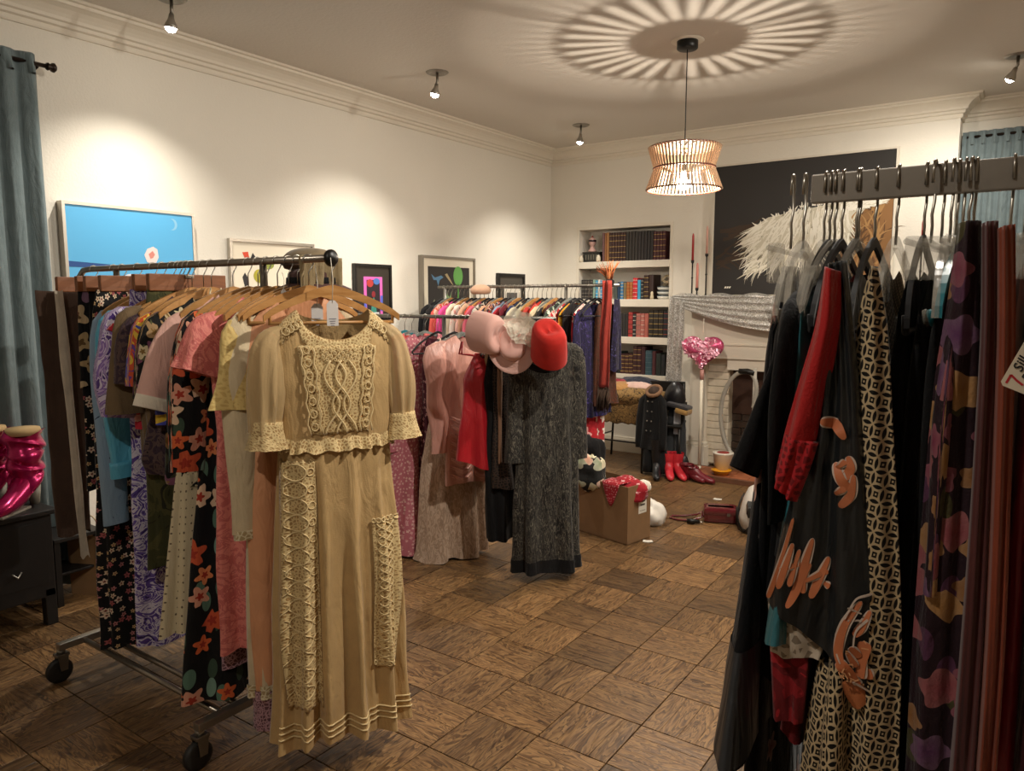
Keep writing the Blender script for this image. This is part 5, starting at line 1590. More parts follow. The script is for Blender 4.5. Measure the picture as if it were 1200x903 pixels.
DITSY = floral('ditsy_black', '#100e0f', ['#c8a878', '#b87a78', '#d8c0a0', '#a85a5c', '#e0c8b0'], 34, .42, 5, .75, mid='#7a3a30')
TIEF = floral('beige_bloom_black', '#0e0d0f', ['#b49a70', '#c8ae88', '#8a6a80'], 9, .5, 4, .5, mid='#6a5030')
BEIGEB = floral('cream_flower_black', '#0f0e0d', ['#c8b088', '#d8c8a0', '#a88860', '#7a4a60'], 15, .48, 5, .75, leaf=['#5a5a3a', '#3a3a28'], mid='#8a6a3a')
ORGF = floral('orange_bloom_black', '#0d0c0d', ['#d8683a', '#e08a58', '#d89a80', '#e0c0a0', '#cc5a38'], 12, .52, 5, .62, leaf=['#5a7a68', '#7a9a8a', '#3c5040'], mid='#a83828')
PURP = blotch('purple_white_print', ['#5a3c8a', '#4a2e78', '#d8cce0', '#8a6ab0', '#c0a8d0', '#3a2460'], 11, 2.5, .6)
PURP2 = blotch('purple_splash_print', ['#3a2a6a', '#5a4290', '#d0c8d8', '#6a54a0', '#2c2050'], 16, 3.0, .7)
SWIRL = blotch('swirl_print', ['#4a50b0', '#4a50b0', '#e0b83c', '#c8502c', '#6a3a8a', '#3a48a0'], 7, 2.0, .6)
CAMO = blotch('olive_camouflage', ['#2a2a18', '#3c3c22', '#4e4a2a', '#26261a'], 10, 1.5, .9)
DOT = floral('dotted_cream', '#d8c8a4', ['#6a5a48', '#7a6a54'], 34, .16, 1, 1.0, mid='#5a4a3c', rand=.25)
REDP = floral('red_print', '#c22c3c', ['#e8c0b8', '#e89a90'], 22, .4, 4, .5)
BROWNT = fabric('brown_denim', '#4a372c')
CREAMT = fabric('cream_twill', '#cdbfac')
BLK = fabric('black_crepe', '#0e0d0e', .9, .1)
BLUEJ = satin('blue_jersey', '#56aac8', .55)
GREYB = blotch('grey_blue_knit', ['#7c92a8', '#8aa0b4', '#8aa0b4', '#2c3850'], 6, 3.0, .9)
OLIVE = fabric('olive_brown_cotton', '#6e5a40')
DARKPR = blotch('dark_plum_print', ['#231a22', '#3a2a34', '#57433f', '#1a1418'], 22, 2, .8)
PALEP = fabric('pale_pink_cotton', '#d8aa9c', .8, .3, .05)
WHITEC = fabric('white_cuff', '#e2d6c2')
SALMON = blotch('salmon_brocade', ['#dc7e74', '#e2887c', '#cc6c66', '#e69488'], 30, 2.0, .6, (1, 1, 1), 3)
LAV = lace('lavender_lace', '#b89098', '#6a4850', 80, .12, .8, 22)
CRL = lace('cream_lace', '#dccfae', '#b09a70', 70, .12, .8, 26)
YEL = lace('pale_yellow_eyelet', '#d8bc78', '#c8a866', 60, .2, .8, 14)
WHG = solid('white_gown', '#d2bf9c', .8, 0, .3, .3, .3, .08)
PEACH = satin('peach_slip', '#d89a70', .45)

T1 = bottoms(r1, -3.34, 'trousers', 'dark brown trousers clamped at the far end of the first rack', 'trousers', BROWNT, .088, .070, 1.15, .012, .016, 'clamp', 0, -.150, 3, .004)
bottoms(r1, -3.27, 'trousers', 'narrow cream trousers showing beside the dark brown trousers', 'trousers', CREAMT, .016, .018, 1.24, .006, .008, None, 0, -.178, 3, .002, skew=.03)
bottoms(r1, -3.17, 'skirt', 'black skirt with beige blooms and a ditsy rounded hem, beside the cream trousers', 'skirt', TIEF, .17, .18, .50, .018, .024, 'clamp', 0, .02, 6, .008)
bottoms(r1, -3.185, 'ditsy_skirt', 'black skirt of tiny beige and pink flowers with rounded hem', 'skirt', DITSY, .165, .18, .93, .014, .018, None, 0, .025, 6, .006)
bottoms(r1, -3.10, 'skirt', 'plain black long skirt under the ditsy skirt', 'skirt', BLK, .16, .175, 1.38, .02, .03, 'clamp', 0, .02, 6, .012)
bottoms(r1, -2.98, 'skirt', 'long black skirt sprinkled with small cream flowers, hem near the rack base', 'skirt', DITSY, .17, .235, 1.545, .02, .06, 'clamp', 0, .0, 8, .02)
garment(r1, -2.865, 'sweater', 'grey-blue knitted sweater with dark zigzag, sleeves hanging long', 'sweater', GREYB, top(.80, hem=.19), 'wood', 0, 0, dict(L=.78, r0=.055, r1=.055, out=-.02))
garment(r1, -2.800, 'jersey', 'turquoise blue jersey top with gathered cuffs', 'top', BLUEJ, top(1.02, hem=.15, A=.02), 'wood', 0, 0, dict(L=.54, r0=.065, r1=.045, out=-.02, A=.2, cuff=BLUEJ, cl=.05))
garment(r1, -2.665, 'shirt', 'red shirt with small white print, only the shoulder showing', 'shirt', REDP, top(.62, ws=.205), 'wood', 0, 0, dict(L=.06, r0=.055, r1=.06, out=.03))
garment(r1, -2.690, 'blouse', 'purple and white marbled blouse with puffed sleeve', 'blouse', PURP, top(.60), 'wood', 0, 0, dict(L=.34, r0=.075, r1=.07, out=.05, puff=1, wr=.012))
garment(r1, -2.635, 'jacket', 'olive brown cotton jacket with rolled sleeve', 'jacket', OLIVE, top(.70, zs=-.20, ws=.21), 'wood', 0, 0, dict(L=.33, r0=.080, r1=.07, out=.02, wr=.012))
garment(r1, -2.600, 'dress', 'dark plum printed dress squeezed behind the swirl shirt', 'dress', DARKPR, dress(.72), 'wood', 0, 0, dict(L=.22, r0=.07, r1=.065, out=.04))
bottoms(r1, -2.73, 'skirt', 'purple and white splash-print long skirt above the base rail', 'skirt', PURP2, .17, .215, 1.47, .02, .045, 'clamp', 0, 0, 7, .015)
bottoms(r1, -2.63, 'skirt', 'olive camouflage skirt hanging beside the black floral dress', 'skirt', CAMO, .16, .205, 1.14, .02, .035, 'clamp', 0, 0, 6, .012)
garment(r1, -2.525, 'shirt', 'blue, yellow and purple swirl-print shirt with short sleeve', 'shirt', SWIRL, top(.58), 'wood', 0, 0, dict(L=.22, r0=.065, r1=.07, out=.02))
garment(r1, -2.475, 'dress', 'black dress with cream flowers and puffed sleeve beside the swirl shirt', 'dress', BEIGEB, dress(.80, hem=.19, waist=.18), 'wood', 0, 0, dict(L=.26, r0=.07, r1=.06, out=.03))
dsk, _b = bottoms(r1, -2.45, 'skirt', 'cream skirt with small dark dots, flared and hanging low', 'skirt', DOT, .13, .225, 1.33, .02, .05, None, 0, -.045, 8, .025, -.70)
for s_ in (-1, 1):
    mb = MB(); mb.tube([(s_ * .02, 0, -.10), (s_ * .10 - .04, 0, -.69), (s_ * .11 - .045, 0, -.72)], .003, 6); mb.build('hanging_loop', DOT, dsk)
garment(r1, -2.345, 'blouse', 'pale pink collared blouse with white turned-up cuffs', 'blouse', PALEP, top(.66), 'wood', 0, 0, dict(L=.25, r0=.072, r1=.068, out=.085, cuff=WHITEC, cl=.03), trims=(('collar', 'collar', PALEP),))
garment(r1, -2.255, 'dress', 'long black dress with large orange and grey flowers, beside the salmon dress', 'dress', ORGF, dress(1.50, hem=.27, waist=.19, hip=.21, d=.036, dh=.055, skew=-.055), 'wood', 0, 0, dict(L=.48, r0=.072, r1=.062, out=.05))
garment(r1, -2.200, 'slip', 'lavender lace slip whose hem shows under the salmon dress', 'slip', LAV, dress(1.40, hem=.215, ws=.17, d=.03), 'wood', 0, 0, None)
garment(r1, -2.150, 'dress', 'salmon pink brocade dress with short frilled sleeves', 'dress', SALMON, dress(1.32, hem=.205, waist=.19, d=.042, k=6), 'wood', 0, -.02, dict(L=.15, r0=.075, r1=.085, out=.04, A=.25))
garment(r1, -2.095, 'dress', 'white cotton dress with cream lace collar', 'dress', WHG, dress(1.30, hem=.13, ws=.15, bust=.15, waist=.13, hip=.135, d=.035), 'wood', 0, .035, dict(L=.12, r0=.06, r1=.065, out=.0, m=CRL), trims=(('collar', 'collar', CRL),))
garment(r1, -2.035, 'blouse', 'pale yellow eyelet blouse with scalloped flared sleeve', 'blouse', YEL, top(.60, hem=.165, ws=.18), 'wood', 0, 0, dict(L=.26, r0=.062, r1=.082, out=.02, A=.35), trims=(('collar', 'collar', YEL),))
garment(r1, -1.99, 'gown', 'ivory long-sleeved gown with lace hem behind the cream lace dress', 'gown', WHG, dress(1.44, hem=.205, waist=.17, d=.03, k=9), 'wood', -10, 0, dict(L=.66, r0=.056, r1=.046, out=-.01, cuff=CRL, cl=.02), trims=(('band', 'lace_hem', -1.40, -1.445, .006, CRL),))
garment(r1, -1.935, 'slip', 'peach satin slip with lace hem behind the cream lace dress', 'slip', PEACH, dress(1.56, hem=.205, ws=.15, waist=.165, d=.02, dh=.03, k=6), 'wood', -22, -.03, None, trims=(('band', 'lace_hem', -1.42, -1.56, .004, LAV),))

# ---- the long cream lace dress
CL = solid('cream_voile', '#bd9c6a', .75, 0, .3, .3, .3, .08)
CLS = sheer('cream_tulle', '#c6a878', .74)
CLACE = lace('cream_dress_lace', '#d6bc88', '#a48354', 95, .17, .75, 24)
CTH = solid('cream_embroidery', '#d8bf8c', .55, 0, .2, 0, .5)
lace_spec = dict(ws=.185, wn=.115, zs=-.232, zn=-.172, fd=.095, bd=.035, seed=11, k=13, A=.026, Az=-.56, wr=.009, n=128, r=70, hw=.012,
                 st=[(-.13, .178, .04), (-.225, .185, .05), (-.40, .192, .068), (-.595, .182, .06), (-.64, .186, .062), (-1.0, .195, .07), (-1.58, .22, .085)])
ld_, b = garment(r1, -1.825, 'lace_dress', 'long cream lace dress with short sheer sleeves at the near end of the first rack', 'dress', CL, lace_spec, 'wood', -27, 0, None, short='long cream lace dress')
for side in (-1, 1):
    sp = sleeve_path(side, b, .30, .012, -.015)
    V, f, U = loft(sp, [.02, .038, .046, .048, .042], [.02, .036, .046, .050, .042], 5 + side, 36, .010, 8, .22, 26)
    sl = mesh_obj('sleeve', V, f, CLS, ld_, U)
    p = np.array(sp[-1]); d = p - np.array(sp[-2]); d /= np.linalg.norm(d)
    V, f, U = loft([p - d * .035, p, p + d * .035, p + d * .05], [.046, .050, .058, .062], [.044, .048, .056, .06], 7, 28, .003, 9, .10, 10)
    mesh_obj('lace_cuff', V, f, CLACE, sl, U)
def patch(nm, x0, x1, z0, z1, m, off=.004, nx=18, nz=30, wave=0.0, xw=None):
    V, U = [], []
    for j in range(nz + 1):
        z = z0 + (z1 - z0) * j / nz
        for i in range(nx + 1):
            s = i / nx; a, c = (x0, x1) if xw is None else xw(j / nz)
            x = a + (c - a) * s
            zz = z + (wave * math.sin(s * 30) if j in (0, nz) else 0)
            X, Y, Z = b.front(x, zz)
            V.append((float(X), float(Y) - off, zz)); U.append((x, zz))
    f = [(j * (nx + 1) + i, (j + 1) * (nx + 1) + i, (j + 1) * (nx + 1) + i + 1, j * (nx + 1) + i + 1) for j in range(nz) for i in range(nx)]
    o = mesh_obj(nm, V, f, m, ld_, U); md = o.modifiers.new('thick', 'SOLIDIFY'); md.thickness = .0025; md.offset = 1
    return o
patch('lace_yoke', 0, 0, -.285, -.56, CLACE, .002, 20, 28, .004, lambda q: (-.125 + .035 * q, .125 - .035 * q))
# scalloped lace round the neckline and over the shoulders
def neck_band(nm, wd, off, m):
    V, U = [], []; N = 90
    for i in range(N + 1):
        th = math.pi * (.02 + .96 * i / N); c = math.cos(th); un = b.wn / b.ws
        zt = float(b.ztop(np.array([c]))[0])
        if abs(c) < un: zt = b.zn - b.fd * math.sqrt(max(0, 1 - (c / un) ** 2))
        for j in range(6):
            z = zt - .002 - wd * j / 5 * (1 + .10 * math.sin(i * 1.4))
            x, y = b.point(np.array([th]), np.array([z])); V.append((float(x[0]), float(y[0]) - off, z)); U.append((i * .006, z))
    f = [(i * 6 + j, i * 6 + j + 1, i * 6 + j + 7, i * 6 + j + 6) for i in range(N) for j in range(5)]
    o = mesh_obj(nm, V, f, m, ld_, U); md = o.modifiers.new('thick', 'SOLIDIFY'); md.thickness = .002; md.offset = 1
neck_band('neckline_lace', .060, .004, CLACE)
patch('side_lace_panel', -.19, -.085, -.64, -1.44, CLACE, .006, 16, 60, .006)
patch('side_lace_panel', .095, .185, -.86, -1.36, CLACE, .006, 14, 44, .006)
def thread(mb, xz, off=.009, r=.0022, closed=False):
    P_ = []
    for x, z in xz:
        X, Y, Z = b.front(x, z); P_.append((float(X), float(Y) - off, z))
    mb.tube(P_, r, 5, closed)
q = MB()
for i in range(14):
    z = -.675 - i * .054
    thread(q, [(-.145 + .034 * math.cos(a), z + .026 * math.sin(a)) for a in [2 * math.pi * k / 20 for k in range(20)]], .010, .0024, True)
    thread(q, [(-.100 + .010 * math.cos(a), z + .012 * math.sin(a)) for a in [2 * math.pi * k / 12 for k in range(12)]], .010, .002, True)
for i in range(14): thread(q, [(-.183 + .008 * math.sin(k), -.66 - i * .054 - k * .009) for k in range(6)], .010, .0018)
for s in (0, 1, 2, 3):
    thread(q, [(.140 + .032 * math.sin(2 * math.pi * (k / 24 * 2 + s * .25)), -.87 - .47 * k / 48) for k in range(49)], .010, .0024)
for k in range(7): thread(q, [(.100 + .013 * k + .006 * math.cos(a), -.86 + .008 * math.sin(a)) for a in [2 * math.pi * j / 8 for j in range(8)]], .010, .002, True)
for k in range(7): thread(q, [(.10 + .013 * k + .006 * math.cos(a), -1.345 + .008 * math.sin(a)) for a in [2 * math.pi * j / 8 for j in range(8)]], .010, .002, True)
for s in (-1, 1):
    thread(q, [(s * .028 + .022 * s * math.sin(k * .33), -.33 - .23 * k / 24) for k in range(25)], .010, .003)
    thread(q, [(s * .006 - .022 * s * math.sin(k * .33), -.33 - .23 * k / 24) for k in range(25)], .010, .003)
    for dx in (.068, .105): thread(q, [(s * (dx + .012 - .02 * k / 16) + .004 * math.sin(k * 1.7), -.29 - .27 * k / 16) for k in range(17)], .010, .0026)
    for i in range(7):
        thread(q, [(s * (.10 - .003 * i) + .010 * math.cos(a), -.295 - i * .040 + .012 * math.sin(a)) for a in [2 * math.pi * k / 10 for k in range(10)]], .010, .002, True)
    for i in range(4): thread(q, [(s * (.115 + .013 * i) + .011 * math.cos(a), -.215 - .008 * i + .012 * math.sin(a)) for a in [2 * math.pi * k / 10 for k in range(10)]], .010, .002, True)
for i in range(9):
    for j in range(2): thread(q, [(-.05 + .0125 * i + .004 * math.cos(a), -.298 - .02 * j - .010 * (i % 2) + .005 * math.sin(a)) for a in [2 * math.pi * k / 7 for k in range(7)]], .009, .0018, True)
o = q.build('embroidery', CTH, ld_); o['kind'] = 'stuff'
# gathered peplum frill at the waist and tucks near the hem
V, U = [], []; n = 160
for j in range(5):
    for i in range(n):
        th = 2 * math.pi * i / n; z = -.575 - .010 * j
        x, y = b.point(np.array([th]), np.array([z])); g = .005 + .0032 * j * (1 + .8 * math.sin(26 * th + 2 * math.sin(5 * th)))
        V.append((float(x[0]) + math.cos(th) * g * .6, float(y[0]) - math.sin(th) * g, z + .004 * math.sin(15 * th))); U.append((th * .18, z))
mesh_obj('waist_frill', V, [(j * n + i, (j + 1) * n + i, (j + 1) * n + (i + 1) % n, j * n + (i + 1) % n) for j in range(4) for i in range(n)], CLACE, ld_, U)
q = MB()
for z in (-1.50, -1.52, -1.54):
    thp = np.linspace(.05, math.pi - .05, 60); x, y = b.point(thp, np.full(60, z)); q.tube([(float(a), float(c) - .003, z) for a, c in zip(x, y)], .003, 5)
q.build('hem_tuck', CTH, ld_)
# paper price tags on the hanger
def price_tag(label, X, y, z, rz, m, w=.045, h=.095, string=.06, lines=4):
    t = thing('price_tag', label, 'tag', (X, y, z), rz, 'price tags on the first rack')
    mb = MB(); mb.prism([(-w / 2, -h), (w / 2, -h), (w / 2, -.012), (w / 2 - .01, 0), (-w / 2 + .01, 0), (-w / 2, -.012)], .0012, Matrix.Rotation(math.pi / 2, 4, 'X')); mb.build('card', m, t)
    mb = MB(); mb.tube([(0, -.001, -.008), (.004, .0, string * .5), (0, .004, string)], .0012, 5); mb.build('string', solid('tag_string', '#d8d0c0'), t)
    mb = MB()
    for k in range(lines): mb.box((0, -.0018, -h * .72 - k * .007), (w * .6 - .004 * k, .0008, .0022))
    mb.build('print_line', solid('tag_ink', '#8a8890', .8), t)
    return t
TAGM = solid('tag_card', '#cfc9c4', .7); TAGG = solid('tag_card_grey', '#b8b4b0', .7)
price_tag('white paper price tag hanging at the neck of the cream lace dress', -1.775, 1.555, 1.545, R(65), TAGM, .036, .078, .13)
price_tag('grey paper price tag just behind the white one', -1.87, 1.575, 1.535, R(70), TAGG, .038, .065, .12)
price_tag('small blank white tag looped on the ivory gown hanger', -1.975, 1.53, 1.585, R(75), TAGM, .018, .06, .05, 0)
# cap and shawl lying over the rail
t = thing('flat_cap', 'olive brown flat cap perched on the near part of the first rail', 'cap', (-2.06, 1.71, 1.645), R(20))
CAPM = solid('cap_olive', '#7a6a50', .95, sheen=.3, mottle=.15)
v, f = [], []
for j in range(9):
    ph = math.pi / 2 * j / 8
    for i in range(28):
        a = 2 * math.pi * i / 28; rr = math.cos(ph) ** .7; rib = 1 + .02 * math.sin(14 * a)
        v.append((.10 * rr * rib * math.cos(a), .088 * rr * rib * math.sin(a), .02 + .058 * math.sin(ph)))
f = [(j * 28 + i, j * 28 + (i + 1) % 28, (j + 1) * 28 + (i + 1) % 28, (j + 1) * 28 + i) for j in range(8) for i in range(28)] + [tuple(range(28))[::-1]]
mesh_obj('crown', v, f, CAPM, t)
mb = MB(); mb.lathe([(.06, .0), (.086, .008), (.092, .022), (.08, .02)], 26); mb.build('band', fabric('cap_band', '#5a4436'), t)
t = thing('felt_hat', 'dark maroon felt hat showing under the rail behind the olive cap', 'hat', (-2.03, 1.70, 1.585), 0)
mb = MB(); mb.lathe([(.0, .075), (.06, .072), (.085, .05), (.09, .015), (.125, .0), (.128, -.004), (.09, .004)][::-1], 28); mb.build('hat_body', solid('felt_maroon', '#4a2e2a', .95, sheen=.3), t)
mb = MB(); mb.lathe([(.091, .014), (.093, .016), (.091, .036), (.088, .036)], 28); mb.build('ribbon', BLK, t)
g = []
for j in range(14):
    q_ = j / 13; row = []
    for i in range(15):
        s_ = i / 14 - .5
        row.append((-1.95 + s_ * .03 + .010 * math.sin(i * 1.9 + q_), 1.66 + s_ * .15 + .0 * q_, 1.688 - .14 * q_ + .004 * math.sin(i * 2.2)))
    g.append(row)
tag(sheet('shawl', g, fabric('olive_shawl', '#8a7858')), 'olive woven shawl hanging from the first rail under the cap', 'shawl')

# ------------------------------------------------------------------ second rack (middle)
r2 = Rack(3.38, 1.455, 90, False, 'garments on the second rack')
rolling_rack('clothes_rack', 'steel rolling clothes rack in the middle carrying pink dresses and hats', -3.55, -2.88, 3.38, 1.455, .16, -3.75, -2.10, solid('grey_tube', '#7c7a74', .32, .9), .011)
ROSE = floral('rose_sprig', '#bc6e78', ['#dca2a2', '#dcaea6', '#cc868c'], 46, .38, 4, .8)
CORAL = fabric('coral_crepe', '#c85a56')
BURGF = floral('burgundy_sprig', '#4a1424', ['#7a3448', '#a85a6a'], 30, .35, 4, .6)
SLIPM = lace('blush_lace', '#c8aa92', '#b08e78', 60, .1, .7, 16)
BLUSH = satin('blush_satin', '#d09a8c', .38)
VELG = blotch('oatmeal_jacquard', ['#b49a84', '#c4aa94', '#a88e78', '#ccb49e'], 34, 2, .7, (1, .4, 1), 3)
REDS = satin('red_satin', '#a81420', .36)
CREAMB = fabric('cream_crepe', '#c4ae90')
DKL = lace('dark_brown_lace', '#3c2c22', '#17110e', 60, .14)
STRIP = fabric('tan_strip', '#7a5a44')
CHAR = blotch('charcoal_zigzag', ['#1a1816', '#403c35', '#1c1a18', '#625d52', '#242220'], 34, 1.5, .8, (1.8, .45, 1), 3, .3, .4, .62)
RED1 = fabric('black_net', '#161412')
for X, nm, lb, m, L in ((-3.45, 'blouse', 'faded rose blouse deep in the second rack', fabric('faded_rose', '#a85c5c'), .7), (-3.33, 'dress', 'dusty mauve dress deep in the second rack', fabric('dusty_mauve', '#8a4a54'), 1.1), (-3.2, 'dress', 'wine red dress deep in the second rack behind the coral jacket', fabric('wine_red', '#6a1c2c'), 1.25)):
    garment(r2, X, nm, lb, 'dress' if nm == 'dress' else 'blouse', m, dress(L) if nm == 'dress' else top(L), 'teal', 0, 0, dict(L=.5, r0=.06, r1=.05, out=.02))
garment(r2, -3.14, 'jacket', 'coral pink jacket with notched collar on a grey hanger', 'jacket', CORAL, top(.80, zs=-.16, zn=-.11), 'plastic', -14, 0, dict(L=.58, r0=.07, r1=.06, out=.01), trims=(('collar', 'lapel', CORAL),))
garment(r2, -3.03, 'gown', 'rose pink sprigged gown with long sleeves reaching the floor', 'gown', ROSE, dress(1.43, hem=.25, zs=-.17, zn=-.11, waist=.18, hip=.20, dh=.09, k=5, A=.03, skew=-.10), 'plastic', -14, 0, dict(L=.62, r0=.065, r1=.07, out=.04, bend=.01))
garment(r2, -2.93, 'dress', 'burgundy sprigged dress between rose and blush gowns', 'dress', BURGF, dress(1.08, hem=.13, ws=.11, bust=.12, waist=.11, hip=.12), 'velvet', -8, 0, None)
garment(r2, -2.80, 'slip', 'oatmeal jacquard sleeveless gown with thin straps pooling on the floor', 'gown', VELG, dict(ws=.135, zs=-.30, zn=-.30, flatneck=True, fd=.03, bd=.0, k=5, A=.03, seed=7, skew=-.10, hw=.01, st=[(-.30, .13, .04), (-.45, .15, .05), (-.60, .135, .045), (-.85, .17, .06), (-1.40, .15, .08), (-1.452, .165, .095)]), 'velvet', -20, 0, None, trims=(('straps', VELG),))
garment(r2, -2.70, 'dress', 'blush satin dress with gathered sleeve and ruched skirt', 'dress', BLUSH, dress(.98, hem=.15, zs=-.17, zn=-.11, bust=.19, waist=.145, hip=.15, d=.05, dh=.06, wr=.008, k=6), 'plastic', -20, 0, dict(L=.60, r0=.08, r1=.06, out=-.04, wr=.010, A=.18))
q = MB(); bd = [o for o in bpy.data.objects if o.get('label', '').startswith('blush satin dress')][0]
rb_ = Body(**dress(.98, hem=.15, zs=-.17, zn=-.11, bust=.19, waist=.145, hip=.15, d=.05, dh=.06, wr=.008, k=6, seed=int(2.70 * 1000) % 97 + 3))
for i in range(16):
    z = -.58 - i * .024
    for s in (-1, 1):
        pts = []
        for k in range(9):
            x = s * (.012 + .125 * k / 8); X_, Y_, Z_ = rb_.front(x, z - .028 * math.sin(math.pi * k / 8) + .012 * (i % 2))
            pts.append((float(X_), float(Y_) - .004, float(Z_)))
        q.tube(pts, [.002, .008, .0095, .010, .0105, .010, .009, .008, .003], 8)
q.build('ruching', BLUSH, bd)
garment(r2, -2.745, 'gown', 'pale oatmeal gown whose hem shows right of the ruched dress', 'gown', VELG, dress(1.44, hem=.15, ws=.13, waist=.13, hip=.14, d=.03, dh=.07, k=5, A=.025), 'plastic', -20, 0, None)
CAM = dict(ws=.07, zs=-.20, zn=-.20, flatneck=True, fd=.0, bd=.0, k=5, A=.02, Az=-.3, seed=9, hw=.004, tilt=-.05, st=[(-.20, .025, .02), (-.34, .09, .045), (-.48, .10, .05), (-.60, .115, .055), (-.83, .145, .065)])
garment(r2, -2.37, 'top', 'bright red satin camisole hanging askew in front of the blush dress', 'top', REDS, CAM, 'velvet', -30, -.21, None, trims=(('straps', REDS),))
garment(r2, -2.42, 'blouse', 'cream button-front blouse behind the red camisole', 'blouse', CREAMB, top(.84, hem=.15, ws=.15, zs=-.16, zn=-.11), 'plastic', -10, -.02, None, trims=(('buttons', -.30, -.78, 7, CHROME),))
garment(r2, -2.37, 'dress', 'dark brown lace dress beside a hanging tan ribbon', 'dress', DKL, dress(.95, hem=.15, ws=.14, bust=.15, waist=.14, hip=.15), 'velvet', -8, -.02, None)
garment(r2, -2.42, 'trousers', 'black net trousers hanging low behind the charcoal lace dress', 'trousers', BLK, dress(1.26, hem=.16, ws=.17), None, 0, 0, None)
garment(r2, -2.30, 'scarf', 'long tan ribbon scarf hanging beside the charcoal lace dress', 'scarf', STRIP, dict(ws=.009, zs=-.13, zn=-.13, flatneck=True, fd=0, bd=0, k=2, A=.002, n=14, r=14, st=[(-.13, .012, .006), (-.80, .014, .006)]), None, -20, -.165, None)
garment(r2, -2.15, 'lace_dress', 'charcoal lace dress with long sleeves at the hat end of the second rack', 'dress', CHAR, dress(1.40, hem=.185, ws=.15, bust=.155, zs=-.17, zn=-.11, waist=.155, hip=.17, d=.05, dh=.10, k=6, A=.028), 'velvet', -38, .0, dict(L=.60, r0=.055, r1=.06, out=.005), trims=(('band', 'sheer_hem', -1.33, -1.40, .004, BLK),))
# hats
def felt_hat(name, label, loc, rot, m, r=.095, h=.115, brim=0.0, bm=None, ribbon=None, dent=.03):
    t = thing(name, label, 'hat', loc); t.rotation_euler = rot
    v, f = [], []; N = 36
    prof = [(1.0, 0), (1.0, .25), (.97, .55), (.93, .8), (.84, .94), (.68, 1.0), (.45, .98), (.2, .92), (.0, .90)]
    for (a, b_) in prof:
        for i in range(N):
            an = 2 * math.pi * i / N; d = 1 - dent * math.cos(2 * an) * b_ * 2
            v.append((r * a * .88 * math.cos(an) * d, r * a * 1.08 * math.sin(an), h * b_ - (.018 * (1 - a) * math.cos(an) ** 2 if b_ > .9 else 0)))
    f = [(j * N + i, j * N + (i + 1) % N, (j + 1) * N + (i + 1) % N, (j + 1) * N + i) for j in range(len(prof) - 1) for i in range(N)]
    mesh_obj('crown', v, f, m, t)
    if brim:
        v = []
        for j in range(6):
            q_ = j / 5
            for i in range(N):
                an = 2 * math.pi * i / N; rr = r + brim * q_
                v.append((rr * .9 * math.cos(an), rr * 1.06 * math.sin(an), .002 - .012 * math.sin(q_ * 2.5) + .02 * q_ * math.cos(2 * an)))
        f = [(j * N + i, (j + 1) * N + i, (j + 1) * N + (i + 1) % N, j * N + (i + 1) % N) for j in range(5) for i in range(N)]
        o = mesh_obj('brim', v, f, bm or m, t); md = o.modifiers.new('thick', 'SOLIDIFY'); md.thickness = .003
    if ribbon:
        q = MB(); q.lathe([(r * 1.0, .004), (r * 1.04, .006), (r * 1.03, .03), (r * .99, .03)], 32, Matrix.Diagonal((.9, 1.08, 1, 1))); q.build('ribbon', ribbon, t)
    return t
PINKF = solid('blush_felt', '#d4a498', .9, sheen=.5)
REDF = solid('red_felt', '#bc2218', .9, sheen=.12, mottle=.15)
def aim_rot(d, roll=0):
    return (Vector(d).to_track_quat('Z', 'Y') @ __import__('mathutils').Quaternion((0, 0, 1), roll)).to_euler()
hp = pt(559, 388, 3.02)
felt_hat('felt_hat', 'blush pink felt hat hung on its side above the red camisole', hp, aim_rot((.95, -.05, -.12), .3), PINKF, .102, .15, .0, None, None, .02)
hp = pt(600, 404, 3.10)
t = felt_hat('sheer_hat', 'sheer pink wide-brimmed hat tucked behind the blush felt hat', hp, aim_rot((.4, -.75, .25), .2), solid('pink_gauze', '#d8a89c', .7, sheen=.4), .08, .06, .06, sheer('pink_tulle_brim', '#dcb0a4', .8))
q = MB(); r_ = random.Random(6)
TUL = sheer('white_tulle', '#ddd6c4', .55)
for k in range(3):
    c = Vector((.05 + .02 * k, .09 - .03 * k, .03)); v = []; n = 20
    for j in range(5):
        for i in range(n):
            a = 2 * math.pi * i / n; rr = .015 + .014 * j * (1 + .18 * math.sin(5 * a + k)); v.append(c + Vector((rr * math.cos(a), rr * math.sin(a), .012 * j + .01 * math.sin(4 * a + k * 2))))
    q.add(v, [(j * n + i, j * n + (i + 1) % n, (j + 1) * n + (i + 1) % n, (j + 1) * n + i) for j in range(4) for i in range(n)])
q.build('tulle_bow', TUL, t)
hp = pt(643, 418, 3.16)
felt_hat('felt_hat', 'bright red felt hat with pinched crown hung over the charcoal lace dress', hp, aim_rot((.33, -.50, .80), .5), REDF, .100, .19, 0, None, None, .075)
hp = pt(634, 406, 3.27)
felt_hat('felt_hat', 'black felt hat directly behind the bright red one', hp, aim_rot((.42, -.85, -.02), .8), solid('black_felt', '#121112', .95, sheen=.3), .11, .06, .035, None, None, .02)

